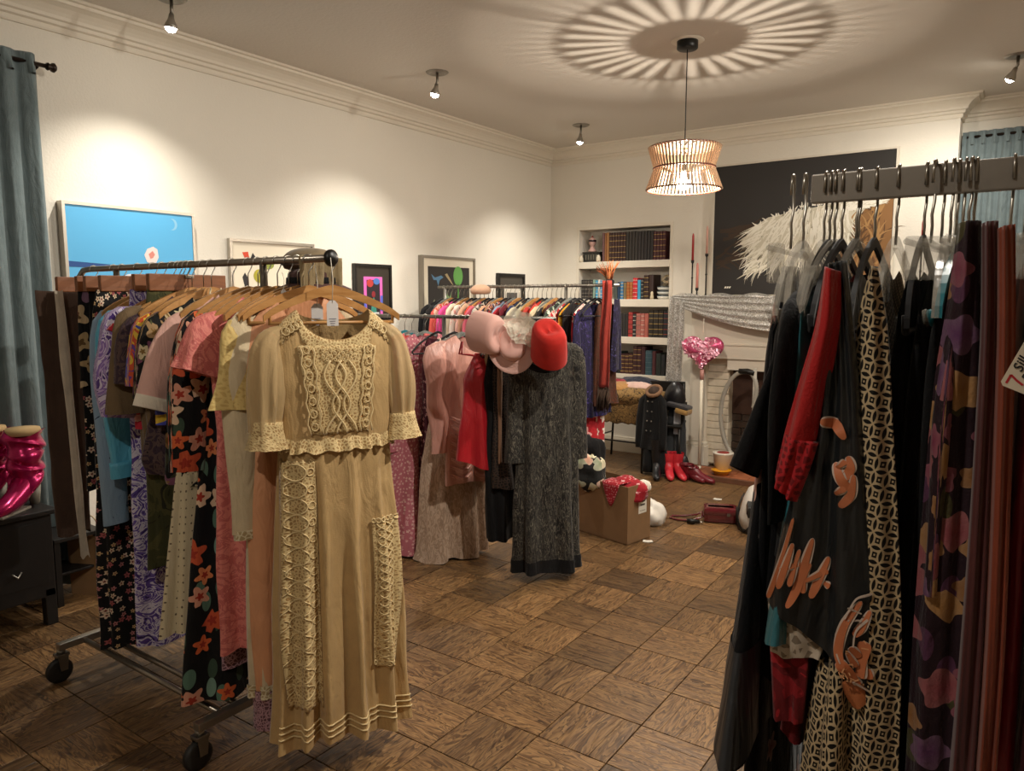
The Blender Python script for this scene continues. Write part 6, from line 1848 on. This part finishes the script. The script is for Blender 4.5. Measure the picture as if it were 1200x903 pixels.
# ------------------------------------------------------------------ third rack (rear)
r3 = Rack(4.65, 1.655, 90, False, 'garments on the rear rack')
rolling_rack('clothes_rack', 'rear rolling clothes rack packed with colourful tops, in front of the bookcase', -3.95, -2.80, 4.65, 1.655, .26, -4.02, -2.37, solid('pale_tube', '#98948c', .35, .9), .011)
def F(h): return fabric('cloth_' + h, h)
PR = [floral('white_print_red', '#a82028', ['#e0d0c8', '#d8a8a0'], 16, .5, 5, .7), floral('cherry_print_white', '#d8ccc0', ['#a82c34', '#c87a78'], 20, .4, 4, .6),
      blotch('black_white_print', ['#181616', '#d0c8bc', '#2a2624', '#8a8276'], 16, 2), blotch('coral_print', ['#c84a40', '#e0c0a8', '#c84a40', '#d8806a'], 14, 2),
      blotch('tie_dye_yellow', ['#d86a28', '#e8b83c', '#e0902c', '#c84a24'], 10, 2.5), blotch('purple_blue_print', ['#4a3c80', '#1e1844', '#15112e', '#1d1838', '#55488a'], 18, 2.5),
      blotch('brown_paisley', ['#7a4a2c', '#3a2418', '#4a2a1c', '#54281a', '#6a3c22'], 26, 2.5), stripes('multi_stripe', ['#a82c34', '#d8ccb8', '#2c3a5a', '#c87a4a', '#1c1a1c'], 22, 1, .8, .2),
      floral('green_floral', '#2c3a30', ['#8aa890', '#c8d0b8'], 20, .4, 5, .6)]
rear = [('blouse', 'black blouse at the wall end of the rear rack', '#131214', .62), ('top', 'black knitted top second from the wall on the rear rack', '#1a1818', .60), ('blouse', 'coral red blouse beside the black tops on the rear rack', '#c8544a', .62),
        ('blouse', 'cream and coral print blouse beside the hot pink top', PR[3], .60), ('top', 'hot pink crinkled top on the rear rack', '#dc4e92', .56), ('top', 'magenta top behind the hot pink one', '#b82870', .56),
        ('blouse', 'ivory blouse right of the magenta top on the rear rack', '#d8ccb4', .62), ('blouse', 'white blouse with cherry print on the rear rack', PR[1], .60), ('blouse', 'shell pink blouse beside the cherry print one', '#d8a89c', .6),
        ('top', 'beige ribbed top under the beige cap on the rear rack', '#c8a284', .58), ('blouse', 'orange-red blouse mid rear rack', '#c8442c', .60), ('blouse', 'raspberry pink blouse next to the orange-red one', '#c05a6a', .6),
        ('shirt', 'black and white print shirt mid rear rack', PR[2], .62), ('top', 'peach top squeezed after the black and white shirt', '#d89a78', .6), ('shirt', 'navy shirt in the middle of the rear rack', '#1e2438', .64), ('shirt', 'multi-striped shirt beside the navy one', PR[7], .62), ('shirt', 'pale blue shirt next to the multi-striped one', '#8a9ab0', .62),
        ('jacket', 'crimson jacket standing out behind the blush hat', '#a82430', .66), ('blouse', 'burgundy blouse beside the crimson jacket', '#6a1a28', .66), ('blouse', 'dark blue blouse beside the burgundy one', '#2c3454', .6),
        ('blouse', 'cream ruffled blouse on the rear rack behind the second rail', '#d0c2a4', .64), ('shirt', 'dark grey shirt beside the cream ruffled blouse', '#2a2826', .64), ('blouse', 'pale sage blouse on the rear rack', '#a8a48a', .66), ('top', 'brick red top left of the red felt hat', '#a8382c', .6),
        ('top', 'scarlet top with soft collar above the red felt hat', '#c83a2c', .58), ('blouse', 'oatmeal blouse on a wooden hanger right of the scarlet top', '#c8b898', .62), ('jacket', 'black jacket beside the oatmeal blouse', '#161416', .70), ('blouse', 'maroon blouse after the black jacket', '#4a1820', .72),
        ('blouse', 'light green and white blouse right of the maroon one', PR[8], .72)]
n_ = len(rear)
for i, (nm, lb, c, L) in enumerate(rear):
    X = -3.96 + i * (1.16 / (n_ - 1))
    m = F(c) if isinstance(c, str) else c
    garment(r3, X, nm, lb, nm, m, top(L, d=.020, hem=.19, A=.012, wr=.004, n=36, r=16, zs=-.17 - .012 * (i % 3), zn=-.115, seed=i + 4), ('velvet', 'plastic', 'wood', 'velvet')[i % 4], ((i * 37) % 11) - 5, 0,
            dict(L=.30 + .12 * ((i * 5) % 4), r0=.055 + .006 * (i % 3), r1=.05, out=.02 + .01 * (i % 4), rings=9, th=.34), short=lb)
for X, nm, lb, cat, m, L, sl, hg in ((-2.76, 'blouse', 'red blouse with white leaf print and frilled sleeve on the rear rack', 'blouse', PR[0], .86, dict(L=.22, r0=.06, r1=.075, out=.05, th=.4), 'plastic'),
                                 (-2.725, 'dress', 'yellow and orange tie-dye dress right of the charcoal lace dress', 'dress', PR[4], .92, None, 'velvet'),
                                 (-2.69, 'dress', 'black dress between the tie-dye and purple ones', 'dress', F('#141214'), 1.22, None, 'velvet'),
                                 (-2.56, 'dress', 'purple and blue swirling print dress on the rear rack', 'dress', PR[5], .94, dict(L=.60, r0=.05, r1=.045, out=.0, th=.4), 'velvet'),
                                 (-2.53, 'dress', 'brown paisley dress beside the rust scarf', 'dress', PR[6], .86, None, 'velvet'),
                                 (-2.61, 'dress', 'red dress with large white flowers, hem low at the scarf end', 'dress', floral('white_flower_red', '#b0202a', ['#e8d8d0', '#e0b0a8', '#d87078'], 11, .55, 5, .75, rand=.7), 1.27, None, 'velvet')):
    garment(r3, X, nm, lb, cat, m, dress(L, hem=.20 if 'paisley' not in lb else .15, ws=.195 if 'paisley' not in lb else .13, bust=.2 if 'paisley' not in lb else .14, waist=.175 if 'paisley' not in lb else .13, hip=.20 if 'paisley' not in lb else .14, d=.02, dh=.035, n=44, r=24, A=.018) if cat == 'dress' else top(L, d=.02, n=40, r=20), hg, -6, .09 if 'paisley' in lb else 0, sl)
bottoms(r3, -2.475, 'scarf', 'dark purple print scarf at the very end of the rear rack, bookcase side', 'scarf', blotch('dark_purple_print', ['#4a4470', '#141020', '#1e1838', '#4a4470'], 20, 2), .045, .07, .62, .012, .02, None, 0, .17)
# rust scarf over the rail end, with fringe
RUST = fabric('rust_scarf', '#8e3228')
t = thing('scarf', 'long rust red scarf with dark fringe hung over the end of the rear rack', 'scarf', (-2.43, 4.60, 1.66))
g = []
for j in range(26):
    q_ = j / 25; row = []
    for i in range(11):
        s_ = i / 10 - .5
        row.append((s_ * (.068 + .02 * q_) + .004 * math.sin(q_ * 9), -.02 - .007 * math.sin(s_ * 9 + q_ * 3) - .03 * q_, .015 - .74 * q_))
    g.append(row)
o = sheet('cloth', g, RUST, t, .004)
mb = MB(); r_ = random.Random(7)
for k in range(46):
    x = -.045 + .09 * r_.random(); x2 = x + r_.uniform(-.02, .02)
    mb.tube([(x, -.045 + r_.uniform(-.01, .01), -.72), ((x + x2) / 2 + r_.uniform(-.006, .006), -.05 + r_.uniform(-.02, .02), -.80), (x2, -.05 + r_.uniform(-.02, .02), -.88 + r_.uniform(-.02, .02))], .004, 5)
o = mb.build('fringe', solid('fringe_dark', '#3a2a1e', .9, mottle=.4), t); o['kind'] = 'stuff'
# dried grass bundle above the scarf
t = thing('dried_bouquet', 'bundle of dried orange stalks sticking up at the end of the rear rack', 'bouquet', (-2.43, 4.62, 1.655))
for q_, c in enumerate(('#a85a34', '#8a6a44', '#c47a48')):
    mb = MB()
    for k in range(12):
        a = r_.uniform(-.9, .55); L = r_.uniform(.09, .155)
        mb.tube([(r_.uniform(-.012, .012), 0, .0), (math.sin(a) * L * .5, r_.uniform(-.02, .02), L * .55), (math.sin(a) * L, r_.uniform(-.04, .04), math.cos(a) * L + .02)], [.003, .004, .002], 5)
    mb.build('dry_stalk', solid('stalk_%d' % q_, c, .9), t)
mb = MB(); mb.lathe([(0, -.03), (.03, -.02), (.032, .02), (.018, .03), (0, .03)], 14); mb.build('dark_wrap', BLK, t)
tag(lump('beret', (-3.56, 4.62, 1.585), (.085, .075, .05), solid('beige_wool', '#c8a084', .95, sheen=.4), None, 51, .03, 24, 2), 'beige woollen beret on the rear rack over the beige top', 'beret')
# ------------------------------------------------------------------ fourth rack (near right)
r4 = Rack(1.20, 1.735, 90, True, 'garments on the near right rack')
t = thing('clothes_rack', 'flat steel-bar clothes rack in the near right corner, full of dark garments', 'clothes rack', (.35, 1.20, 0))
FB = solid('flat_bar_steel', '#8a8278', .42, .5, mottle=.12); FB2 = solid('flat_bar_inner', '#6a543c', .45, .4, mottle=.12)
q = MB(); q.box((-.46, 0, 1.714), (.36, .016, .042), bev=.002); q.build('outer_bar', FB, t)
q = MB(); q.box((.20, 0, 1.714), (1.0, .011, .036), bev=.002); q.build('inner_bar', FB2, t)
for x in (.12, .68):
    q = MB(); q.box((x, .30, .9), (.035, .022, 1.62), bev=.002); q.box((x, .15, 1.70), (.035, .33, .022), bev=.002); q.build('upright', FB, t)
    q = MB(); q.box((x, .05, .045), (.04, .60, .03), bev=.002); q.build('foot', FB, t)
NAVYV = floral('black_velvet_bloom', '#0b0a0d', ['#8a2a26', '#5a1622', '#a0483a'], 9, .30, 5, .40, rough=.9)
def slim(L, w0=.2, w1=.25, d=.012, dh=.022, **k):
    o = dict(ws=w0, zs=-.205, zn=-.14, st=[(-.14, w0, d * .8), (-.21, w0, d), (-.45, w0 + (w1 - w0) * .3, d * 1.1), (-L, w1, dh)], A=.007, wr=.002, n=48, r=30, k=6, Az=-.3)
    o.update(k); return o
BLKS = satin('black_satin', '#26282c', .42)
garment(r4, -.300, 'jacket', 'black velvet short-sleeved jacket at the free end of the near rack', 'jacket', BLK, slim(.72, .15, .19, zs=-.235, zn=-.16), 'clear', 6, 0, dict(L=.165, r0=.055, r1=.07, out=.045, th=.22, fwd=.03, sides=(-1, 1)))
garment(r4, -.318, 'robe', 'black velvet robe with faint dark red blooms and satin hem band', 'robe', NAVYV, slim(.80, .10, .305, .014, .028, zs=-.19, zn=-.15, wn=.04), 'clips', 4, 0, None, trims=(('band', 'satin_hem', -.66, -.80, .003, BLKS),))
garment(r4, -.30, 'dress', 'long black dress with red sprigs under the velvet robe', 'dress', NAVYV, slim(1.25, .16, .22, zs=-.23, zn=-.16), 'clear', 2, 0, None)
garment(r4, -.262, 'dress', 'black crepe dress squeezed behind the teal one', 'dress', BLK, slim(.55, .19, .20), 'velvet', 0, 0, dict(L=.25, r0=.05, r1=.05, out=.0, th=.2))
garment(r4, -.245, 'dress', 'teal satin dress glimpsed between black garments', 'dress', satin('teal_satin', '#2a6a74', .4), slim(.63, .215, .285), 'velvet', 0, 0, None)
REDCH = fabric('scarlet_chiffon', '#b01c1c', .7, .3, .06)
garment(r4, -.225, 'blouse', 'scarlet blouse on the near rack with a long lace-edged sleeve', 'blouse', REDCH, slim(.55, .185, .19), 'velvet', 0, 0, None)
red = [o for o in bpy.data.objects if o.get('label', '').startswith('scarlet blouse')][0]

def px_sheet(name, left, right, Y, parent, m, thick=.014, amp=.012, k=2.2, seed=0, nu=22, nv=40, yk=0.0):
    """cloth pouch hanging between two edges given as places in the photograph at depth Y"""
    inv = parent.matrix_basis.inverted()
    L = [pt(x, y, Y) for x, y in left]; Rr = [pt(x, y, Y) for x, y in right]
    def along(P_, q):
        n = len(P_) - 1; i = min(int(q * n), n - 1); f = q * n - i
        p0, p1, p2, p3 = P_[max(i - 1, 0)], P_[i], P_[i + 1], P_[min(i + 2, n)]
        return .5 * (2 * p1 + (p2 - p0) * f + (2 * p0 - 5 * p1 + 4 * p2 - p3) * f * f + (3 * p1 - p0 - 3 * p2 + p3) * f ** 3)
    def S(s, q):
        p = along(L, q).lerp(along(Rr, q), s)
        fold = amp * (.35 + .65 * q) * math.sin(2 * math.pi * k * s + seed + 1.2 * q) + amp * .3 * math.sin(2 * math.pi * k * 2.3 * s + seed * 2 - q * 3)
        p = p + Vector((0, fold - thick * math.sin(math.pi * s) + yk * q, 0))
        return p
    V, U = [], []
    for j in range(nv + 1):
        for i in range(nu + 1):
            p = S(i / nu, j / nv); V.append(inv @ p); U.append((p.x, p.z))
    nb = len(V)
    for j in range(nv + 1):
        for i in range(nu + 1):
            p = S(i / nu, j / nv) + Vector((0, .004 + thick * 1.6 * math.sin(math.pi * i / nu), 0)); V.append(inv @ p); U.append((p.x, p.z))
    w = nu + 1; f = []
    for j in range(nv):
        for i in range(nu):
            a = j * w + i; f.append((a, a + w, a + w + 1, a + 1)); a += nb; f.append((a, a + 1, a + w + 1, a + w))
        a = j * w; f.append((a, a + nb, a + w + nb, a + w)); a += nu; f.append((a, a + w, a + w + nb, a + nb))
    for i in range(nu):
        f.append((i, i + 1, i + 1 + nb, i + nb))
    o = mesh_obj(name, V, f, m, parent, U)
    return o, S
def ribbon_on(name, S, strokes, inv, m, parent, off=.0035):
    """raised print: strokes are (list of (s, q), width) laid on a pouch surface"""
    mb = MB()
    for pts, wd in strokes:
        n = len(pts); dense = []
        for i in range(n - 1):
            p0, p1, p2, p3 = pts[max(i - 1, 0)], pts[i], pts[i + 1], pts[min(i + 2, n - 1)]
            for k in range(10):
                f = k / 10
                dense.append(tuple(.5 * (2 * b_ + (c - a) * f + (2 * a - 5 * b_ + 4 * c - d) * f * f + (3 * b_ - a - 3 * c + d) * f ** 3) for a, b_, c, d in zip(p0, p1, p2, p3)))
        dense.append(pts[-1]); v = []
        for i, (s, q) in enumerate(dense):
            a = S(*dense[max(i - 1, 0)]); b_ = S(*dense[min(i + 1, len(dense) - 1)]); tg = (b_ - a); tg.y = 0
            if tg.length < 1e-7: tg = Vector((0, 0, 1))
            tg.normalize(); nrm = Vector((tg.z, 0, -tg.x))
            e = i / max(1, len(dense) - 1); ww = wd * (max(0.0, 1 - abs(2 * e - 1) ** 5) ** .5) * (.78 + .22 * math.sin(5 * e + wd * 900)) + .0002
            c = S(s, q) + Vector((0, -off, 0))
            v += [inv @ (c + nrm * ww), inv @ (c - nrm * ww)]
        mb.add(v, [(2 * i, 2 * i + 1, 2 * i + 3, 2 * i + 2) for i in range(len(dense) - 1)], False)
    o = mb.build(name, m, parent); md = o.modifiers.new('thick', 'SOLIDIFY'); md.thickness = .001; md.offset = 0
    return o
o, S = px_sheet('sleeve', [(966, 312), (955, 380), (935, 450), (918, 510), (908, 560)], [(985, 318), (984, 380), (972, 450), (958, 520), (936, 586)], .936, red, REDCH, .02, .004, 1.1, .5)
LACER = lace('scarlet_lace', '#b8242a', '#7a1418', 110, .2, .8, 0)
px_sheet('lace_cuff', [(919, 508), (912, 535), (907, 560)], [(959, 518), (948, 552), (934, 588)], .932, red, LACER, .021, .007, 1.8, .5, 18, 14)

PRINTR = blotch('red_white_print', ['#c8b8a8', '#8a1a20', '#6a1418', '#a8242a', '#c8b8a8'], 9, 1.5)
garment(r4, -.235, 'skirt', 'dark red printed skirt with white patches under the lace hem', 'skirt', PRINTR, slim(.775, .18, .23), None, 0, 0, None)
prs = [o for o in bpy.data.objects if o.get('label', '').startswith('dark red printed skirt')][0]
px_sheet('front_fold', [(902, 750), (904, 800), (906, 840)], [(948, 760), (946, 800), (941, 846)], .964, prs, PRINTR, .008, .005, 1.4, 2.2, 20, 20)
LACEW = lace('white_guipure', '#c8b8a4', '#8a7a68', 70, .22, .8, 24)
garment(r4, -.222, 'slip', 'black slip with deep ivory lace hem below the kimono', 'slip', BLK, slim(.60, .18, .235, .012, .02), 'clear', 0, 0, None)
slp = [o for o in bpy.data.objects if o.get('label', '').startswith('black slip with deep')][0]
px_sheet('ivory_lace_hem', [(899, 700), (901, 735), (902, 764)], [(966, 745), (964, 760), (960, 772)], .957, slp, LACEW, .008, .005, 1.3, .6, 24, 18)
KIM = satin('black_kimono_satin', '#15181a', .34, .03)
garment(r4, -.20, 'kimono', 'black satin kimono with orange brush characters on its wide sleeve', 'kimono', KIM, slim(.95, .19, .22), 'velvet', 0, 0, None)
kim = [o for o in bpy.data.objects if o.get('label', '').startswith('black satin kimono')][0]
KL = [(968, 310), (962, 400), (950, 480), (930, 570), (912, 640), (900, 703)]
KR = [(992, 305), (1002, 400), (1010, 500), (1016, 600), (1024, 700), (1026, 812)]
o, S = px_sheet('sleeve', KL, KR, .948, kim, KIM, .012, .010, 1.5, 2.4, 30, 60)
inv = kim.matrix_basis.inverted()
def SQ(px, py):
    """surface parameters of a place on the sleeve"""
    def at(P_, q):
        n = len(P_) - 1; i = min(int(q * n), n - 1); f = q * n - i; return (P_[i][0] + (P_[i + 1][0] - P_[i][0]) * f, P_[i][1] + (P_[i + 1][1] - P_[i][1]) * f)
    best = (1e9, .5, .5)
    for jq in range(81):
        q = jq / 80; a, c = at(KL, q), at(KR, q)
        for js in range(41):
            s = js / 40; x, y = a[0] + (c[0] - a[0]) * s, a[1] + (c[1] - a[1]) * s
            d = (x - px) ** 2 + (y - py) ** 2
            if d < best[0]: best = (d, s, q)
    return best[1], best[2]
def K(*p): return [SQ(x, y) for x, y in p]
ORG = solid('kimono_orange', '#c8744a', .5, mottle=.2); WHK = solid('kimono_white', '#c8b4a4', .5)
def print_on(name, strokes):
    ribbon_on(name + '_edge', S, [(p, w + .0013) for p, w in strokes], inv, WHK, kim, .0030)
    ribbon_on(name, S, strokes, inv, ORG, kim, .0042)
print_on('brush_character', [(K((935, 600), (924, 640), (912, 670), (900, 695)), .0032), (K((936, 632), (928, 655), (920, 680)), .0040), (K((944, 640), (937, 660), (930, 678)), .0034), (K((919, 661), (942, 655)), .0034),
                             (K((957, 629), (949, 655), (940, 682), (929, 703)), .0050), (K((954, 656), (949, 674), (944, 690)), .0036), (K((975, 651), (966, 672), (954, 696)), .0046), (K((945, 676), (973, 667)), .0036), (K((966, 681), (977, 684)), .0036)])
print_on('pattern_figure', [(K((966, 489), (982, 498), (994, 512)), .0060), (K((998, 530), (1000, 545), (990, 562)), .0050), (K((982, 542), (990, 560), (1000, 572)), .0055), (K((1004, 552), (1002, 575), (988, 593)), .0048), (K((983, 545), (996, 536)), .0034), (K((984, 574), (996, 566)), .0038)])
print_on('lower_figure', [(K((1012, 703), (996, 720), (990, 748), (996, 772)), .0050), (K((1020, 712), (1014, 726), (1004, 736)), .0044), (K((1016, 742), (1014, 762), (1010, 784)), .0085), (K((990, 760), (1002, 776), (1012, 798)), .0075), (K((1002, 744), (1010, 756)), .0050), (K((1020, 770), (1018, 788)), .0050), (K((998, 750), (1006, 770)), .0040)])
ribbon_on('white_line', S, [(K((1023, 694), (1006, 698), (994, 716)), .0013), (K((986, 728), (986, 748), (991, 764)), .0013), (K((1022, 720), (1008, 732), (1004, 750)), .0014), (K((998, 706), (1014, 712)), .0012), (K((998, 716), (1014, 722)), .0012), (K((1004, 792), (1010, 804), (1020, 806)), .0013)], inv, WHK, kim, .0052)['kind'] = 'stuff'
q = MB()
for k in range(26):
    r_ = random.Random(k); x, y = r_.uniform(990, 1016), r_.uniform(744, 796); s_, q_ = SQ(x, y); c = S(s_, q_) + Vector((0, -.0055, 0))
    a = r_.uniform(0, 3.1); L = r_.uniform(.002, .004); d = Vector((math.cos(a) * L, 0, math.sin(a) * L)); e_ = Vector((-math.sin(a), 0, math.cos(a))) * .0008
    q.add([inv @ (c - d - e_), inv @ (c + d - e_), inv @ (c + d + e_), inv @ (c - d + e_)], [(0, 1, 2, 3)], False)
q.build('stitched_scale', solid('kimono_pale_orange', '#dca070', .5), kim)['kind'] = 'stuff'
px_sheet('lower_corner', [(986, 800), (990, 815), (1000, 830)], [(1012, 790), (1018, 806), (1020, 822)], .946, kim, solid('kimono_lining', '#b86a3c', .6, mottle=.4), .006, .003, 1, 1, 8, 8)

OV = ovals('oval_lattice', '#c4ac86', '#15100c', 62)
garment(r4, -.172, 'dress', 'long dress of cream and black interlaced ovals beside the kimono', 'dress', OV, slim(1.35, .195, .33, .016, .04, A=.012), 'clear', 0, 0, None)
ov = [o for o in bpy.data.objects if o.get('label', '').startswith('long dress of cream')][0]
OV2 = ovals('oval_lattice_fine', '#c4ac86', '#15100c', 78)
px_sheet('front_fold', [(1020, 312), (1006, 370), (998, 460), (1002, 600), (1000, 760), (994, 905)], [(1028, 312), (1040, 390), (1046, 500), (1052, 620), (1056, 760), (1052, 905)], .960, ov, OV2, .012, .006, 1.2, .4)
px_sheet('skirt_fold', [(960, 770), (948, 820), (936, 905)], [(1000, 790), (1000, 840), (998, 905)], .968, ov, OV2, .012, .006, 1.2, 1.4, 18, 20)
for X, lb in ((-.137, 'plain black dress right of the oval lattice dress'), (-.115, 'second plain black dress, next to the hanger cluster'), (-.098, 'black trousers under the empty clear hangers')):
    garment(r4, X, 'dress' if 'dress' in lb else 'trousers', lb, 'dress' if 'dress' in lb else 'trousers', BLK, slim(1.15, .19, .235, .016, .03, A=.010), 'velvet' if 'plain' in lb and 'second' not in lb else 'clips', 0, 0, None)
px_black = bpy.data.objects
hanger('teal_flat', (-.083, 1.19, 1.735), R(84), 'empty teal plastic hanger among clear ones on the near rack', 'empty hangers')
for i, X in enumerate((-.126, -.104, -.090)):
    hanger('clear_flat' if i % 2 else 'clips_flat', (X, 1.185 + .004 * i, 1.735), R(86 + 3 * (i % 3)), 'empty clear plastic hanger, %s of the cluster counted from the oval dress' % ORD[i], 'empty hangers')
for i, X in enumerate((-.27, -.255)):
    hanger('clear_flat', (X, 1.20, 1.735), R(92 - 3 * i), 'clear plastic hanger at the free end of the near rack, %s the teal dress' % ('before' if i == 0 else 'just beside'), 'hangers at the free end')
ROSES = floral('big_roses', '#241019', ['#8a5c30', '#966a3c', '#7a3048', '#5a3058', '#a07442', '#8a4048'], 21, .50, 5, .95, leaf=['#454024', '#55304a'], wob=.14, rough=.7, pale=.06)
garment(r4, -.078, 'dress', 'dark dress with large ochre and plum roses on the near rack', 'dress', ROSES, slim(1.2, .20, .27, .016, .034, A=.012), 'clips', 0, 0, dict(L=.30, r0=.05, r1=.05, out=.0, th=.22))
rose = [o for o in bpy.data.objects if o.get('label', '').startswith('dark dress with large ochre')][0]
px_sheet('front_fold', [(1122, 262), (1110, 350), (1094, 450), (1080, 600), (1068, 760), (1060, 905)], [(1150, 258), (1150, 350), (1147, 450), (1141, 600), (1130, 760), (1120, 905)], .965, rose, ROSES, .016, .007, 1.3, .8)
garment(r4, -.036, 'skirt', 'dark maroon velvet skirt right of the rose dress', 'skirt', solid('maroon_velvet', '#522320', .85, sheen=.5, mottle=.15), slim(1.2, .195, .25, .014, .03, A=.012), 'clips', 0, 0, None)
mar = [o for o in bpy.data.objects if o.get('label', '').startswith('dark maroon velvet')][0]
px_sheet('front_fold', [(1150, 262), (1148, 400), (1136, 600), (1124, 760), (1112, 905)], [(1170, 258), (1168, 400), (1160, 600), (1152, 760), (1142, 905)], .96, mar, MATS['maroon_velvet'], .012, .006, 1.2, 2.0)
garment(r4, -.020, 'trousers', 'rust orange corduroy trousers on the near rack', 'trousers', solid('rust_cord', '#84391f', .85, sheen=.3, mottle=.15), slim(1.2, .20, .24, .013, .03, A=.012), 'clips', 0, 0, None)
rus = [o for o in bpy.data.objects if o.get('label', '').startswith('rust orange corduroy')][0]
px_sheet('front_fold', [(1168, 268), (1167, 400), (1160, 600), (1152, 760), (1142, 905)], [(1190, 262), (1190, 400), (1184, 600), (1178, 760), (1168, 905)], .955, rus, MATS['rust_cord'], .012, .006, 1.4, 1.0)
garment(r4, .000, 'skirt', 'crimson silk panel skirt carrying a playing-card tag', 'skirt', satin('crimson_silk', '#8a1020', .45), slim(1.15, .19, .23, .014, .03, A=.010), 'clips', 0, 0, None)
garment(r4, .022, 'dress', 'dark wine dress cut by the edge of the picture, past the crimson skirt', 'dress', fabric('dark_wine', '#3a0e14'), slim(1.2, .2, .24), 'clips', 0, 0, None)
garment(r4, .046, 'dress', 'brown dress last in view past the wine one', 'dress', fabric('dark_brown_wool', '#2e1a12'), slim(1.2, .2, .24), 'clips', 0, 0, None)
# playing card used as a price tag: seven of hearts with handwriting
t = thing('playing_card_tag', 'seven of hearts playing card used as a handwritten tag on the crimson skirt', 'tag', (0, 0, 0))
A0, A1 = pt(1171, 450, .86), pt(1199, 402, .86)
ux = (A1 - A0).normalized(); uy = Vector((-ux.z, 0, ux.x)); 
if pt(1200, 467, .86).dot(uy) < A0.dot(uy): pass
down = (pt(1200, 466, .86) - A0).normalized(); down = (down - ux * down.dot(ux)).normalized()
t.location = A0
M = facing((0, 0, 0), down, ux)      # card x runs away from the left long edge, y along the edge
nz = M.to_3x3() @ Vector((0, 0, 1))
sgn = 1 if nz.y < 0 else -1
CW, CH = .058, .082
mb = MB(); mb.prism([(.003, 0), (CW - .003, 0), (CW, .003), (CW, CH - .003), (CW - .003, CH), (.003, CH), (0, CH - .003), (0, .003)], .0006, M @ Matrix.Translation((0, 0, -.0003))); mb.build('card', solid('card_white', '#d8c8b0', .5), t)
CR = solid('card_red', '#b8202a', .5); INK = solid('ink_black', '#141214', .6)
Z = sgn * .0008
# local text frame: reading along -y ... the index stands upright along the card's short edge
T3 = M @ Matrix.Translation((0, 0, Z))
def seg(mb, pts, w):
    mb.add(*(lambda P_: ([p for i in range(len(P_)) for p in ((P_[i][0] - w * P_[i][3], P_[i][1] + w * P_[i][2], 0), (P_[i][0] + w * P_[i][3], P_[i][1] - w * P_[i][2], 0))], [(2 * i, 2 * i + 1, 2 * i + 3, 2 * i + 2) for i in range(len(P_) - 1)]))(
        [(pts[i][0], pts[i][1], *(lambda d: (d.x, d.y))((Vector(pts[min(i + 1, len(pts) - 1)]) - Vector(pts[max(i - 1, 0)])).normalized())) for i in range(len(pts))]), False, T3)
mb = MB(); seg(mb, [(.0045, .0035), (.0045, .008), (.0045, .0125)], .0010); seg(mb, [(.0045, .0125), (.011, .0095), (.0175, .0075)], .0010); mb.build('seven', CR, t)
def heart(mb, cx, cy, s, up):
    pts = []
    for k in range(20):
        a = 2 * math.pi * k / 20; x = 16 * math.sin(a) ** 3; y = 13 * math.cos(a) - 5 * math.cos(2 * a) - 2 * math.cos(3 * a) - math.cos(4 * a)
        pts.append((cx + s * (x * up[1] - y * up[0] * -1) / 17, cy + s * (y * up[1] + x * up[0]) / 17))
    mb.flat(pts, T3)
for (cx, cy, s) in ((.021, .007, .0040), (.028, .020, .0048), (.044, .020, .0048), (.028, .045, .0048), (.044, .045, .0048), (.036, .033, .0048)):
    mb = MB(); heart(mb, cx, cy, s, (-.9, .4)); mb.build('heart_pip', CR, t)
def written(txt, x, y, size):
    cu = bpy.data.curves.new('handwriting', 'FONT'); cu.body = txt; cu.size = size; cu.extrude = .0001; cu.offset = .00018; cu.shear = .2
    cu.resolution_u = 3
    oc = bpy.data.objects.new('handwriting', cu); me = bpy.data.meshes.new_from_object(oc); bpy.data.objects.remove(oc)
    me.materials.clear(); me.materials.append(INK)
    o = bpy.data.objects.new('handwriting', me); link(o, t); o['kind'] = 'stuff'
    rotm = Matrix(((0, 1, 0, 0), (1, 0, 0, 0), (0, 0, -1, 0), (0, 0, 0, 1))) if sgn < 0 else Matrix(((0, -1, 0, 0), (1, 0, 0, 0), (0, 0, 1, 0), (0, 0, 0, 1)))
    o.matrix_local = M @ Matrix.Translation((x, y, Z * 1.4)) @ rotm
written('Silk Red', .011, .018, .0125); written('Panel Skirt', .021, .012, .0115)
mb = MB(); q0 = M @ Vector((.006, CH - .006, 0)); mb.tube([q0, q0 + Vector((0, .01, .05)), q0 + Vector((-.004, .05, .13))], .0008, 5); mb.build('string', solid('tag_string', '#d8d0c0'), t)
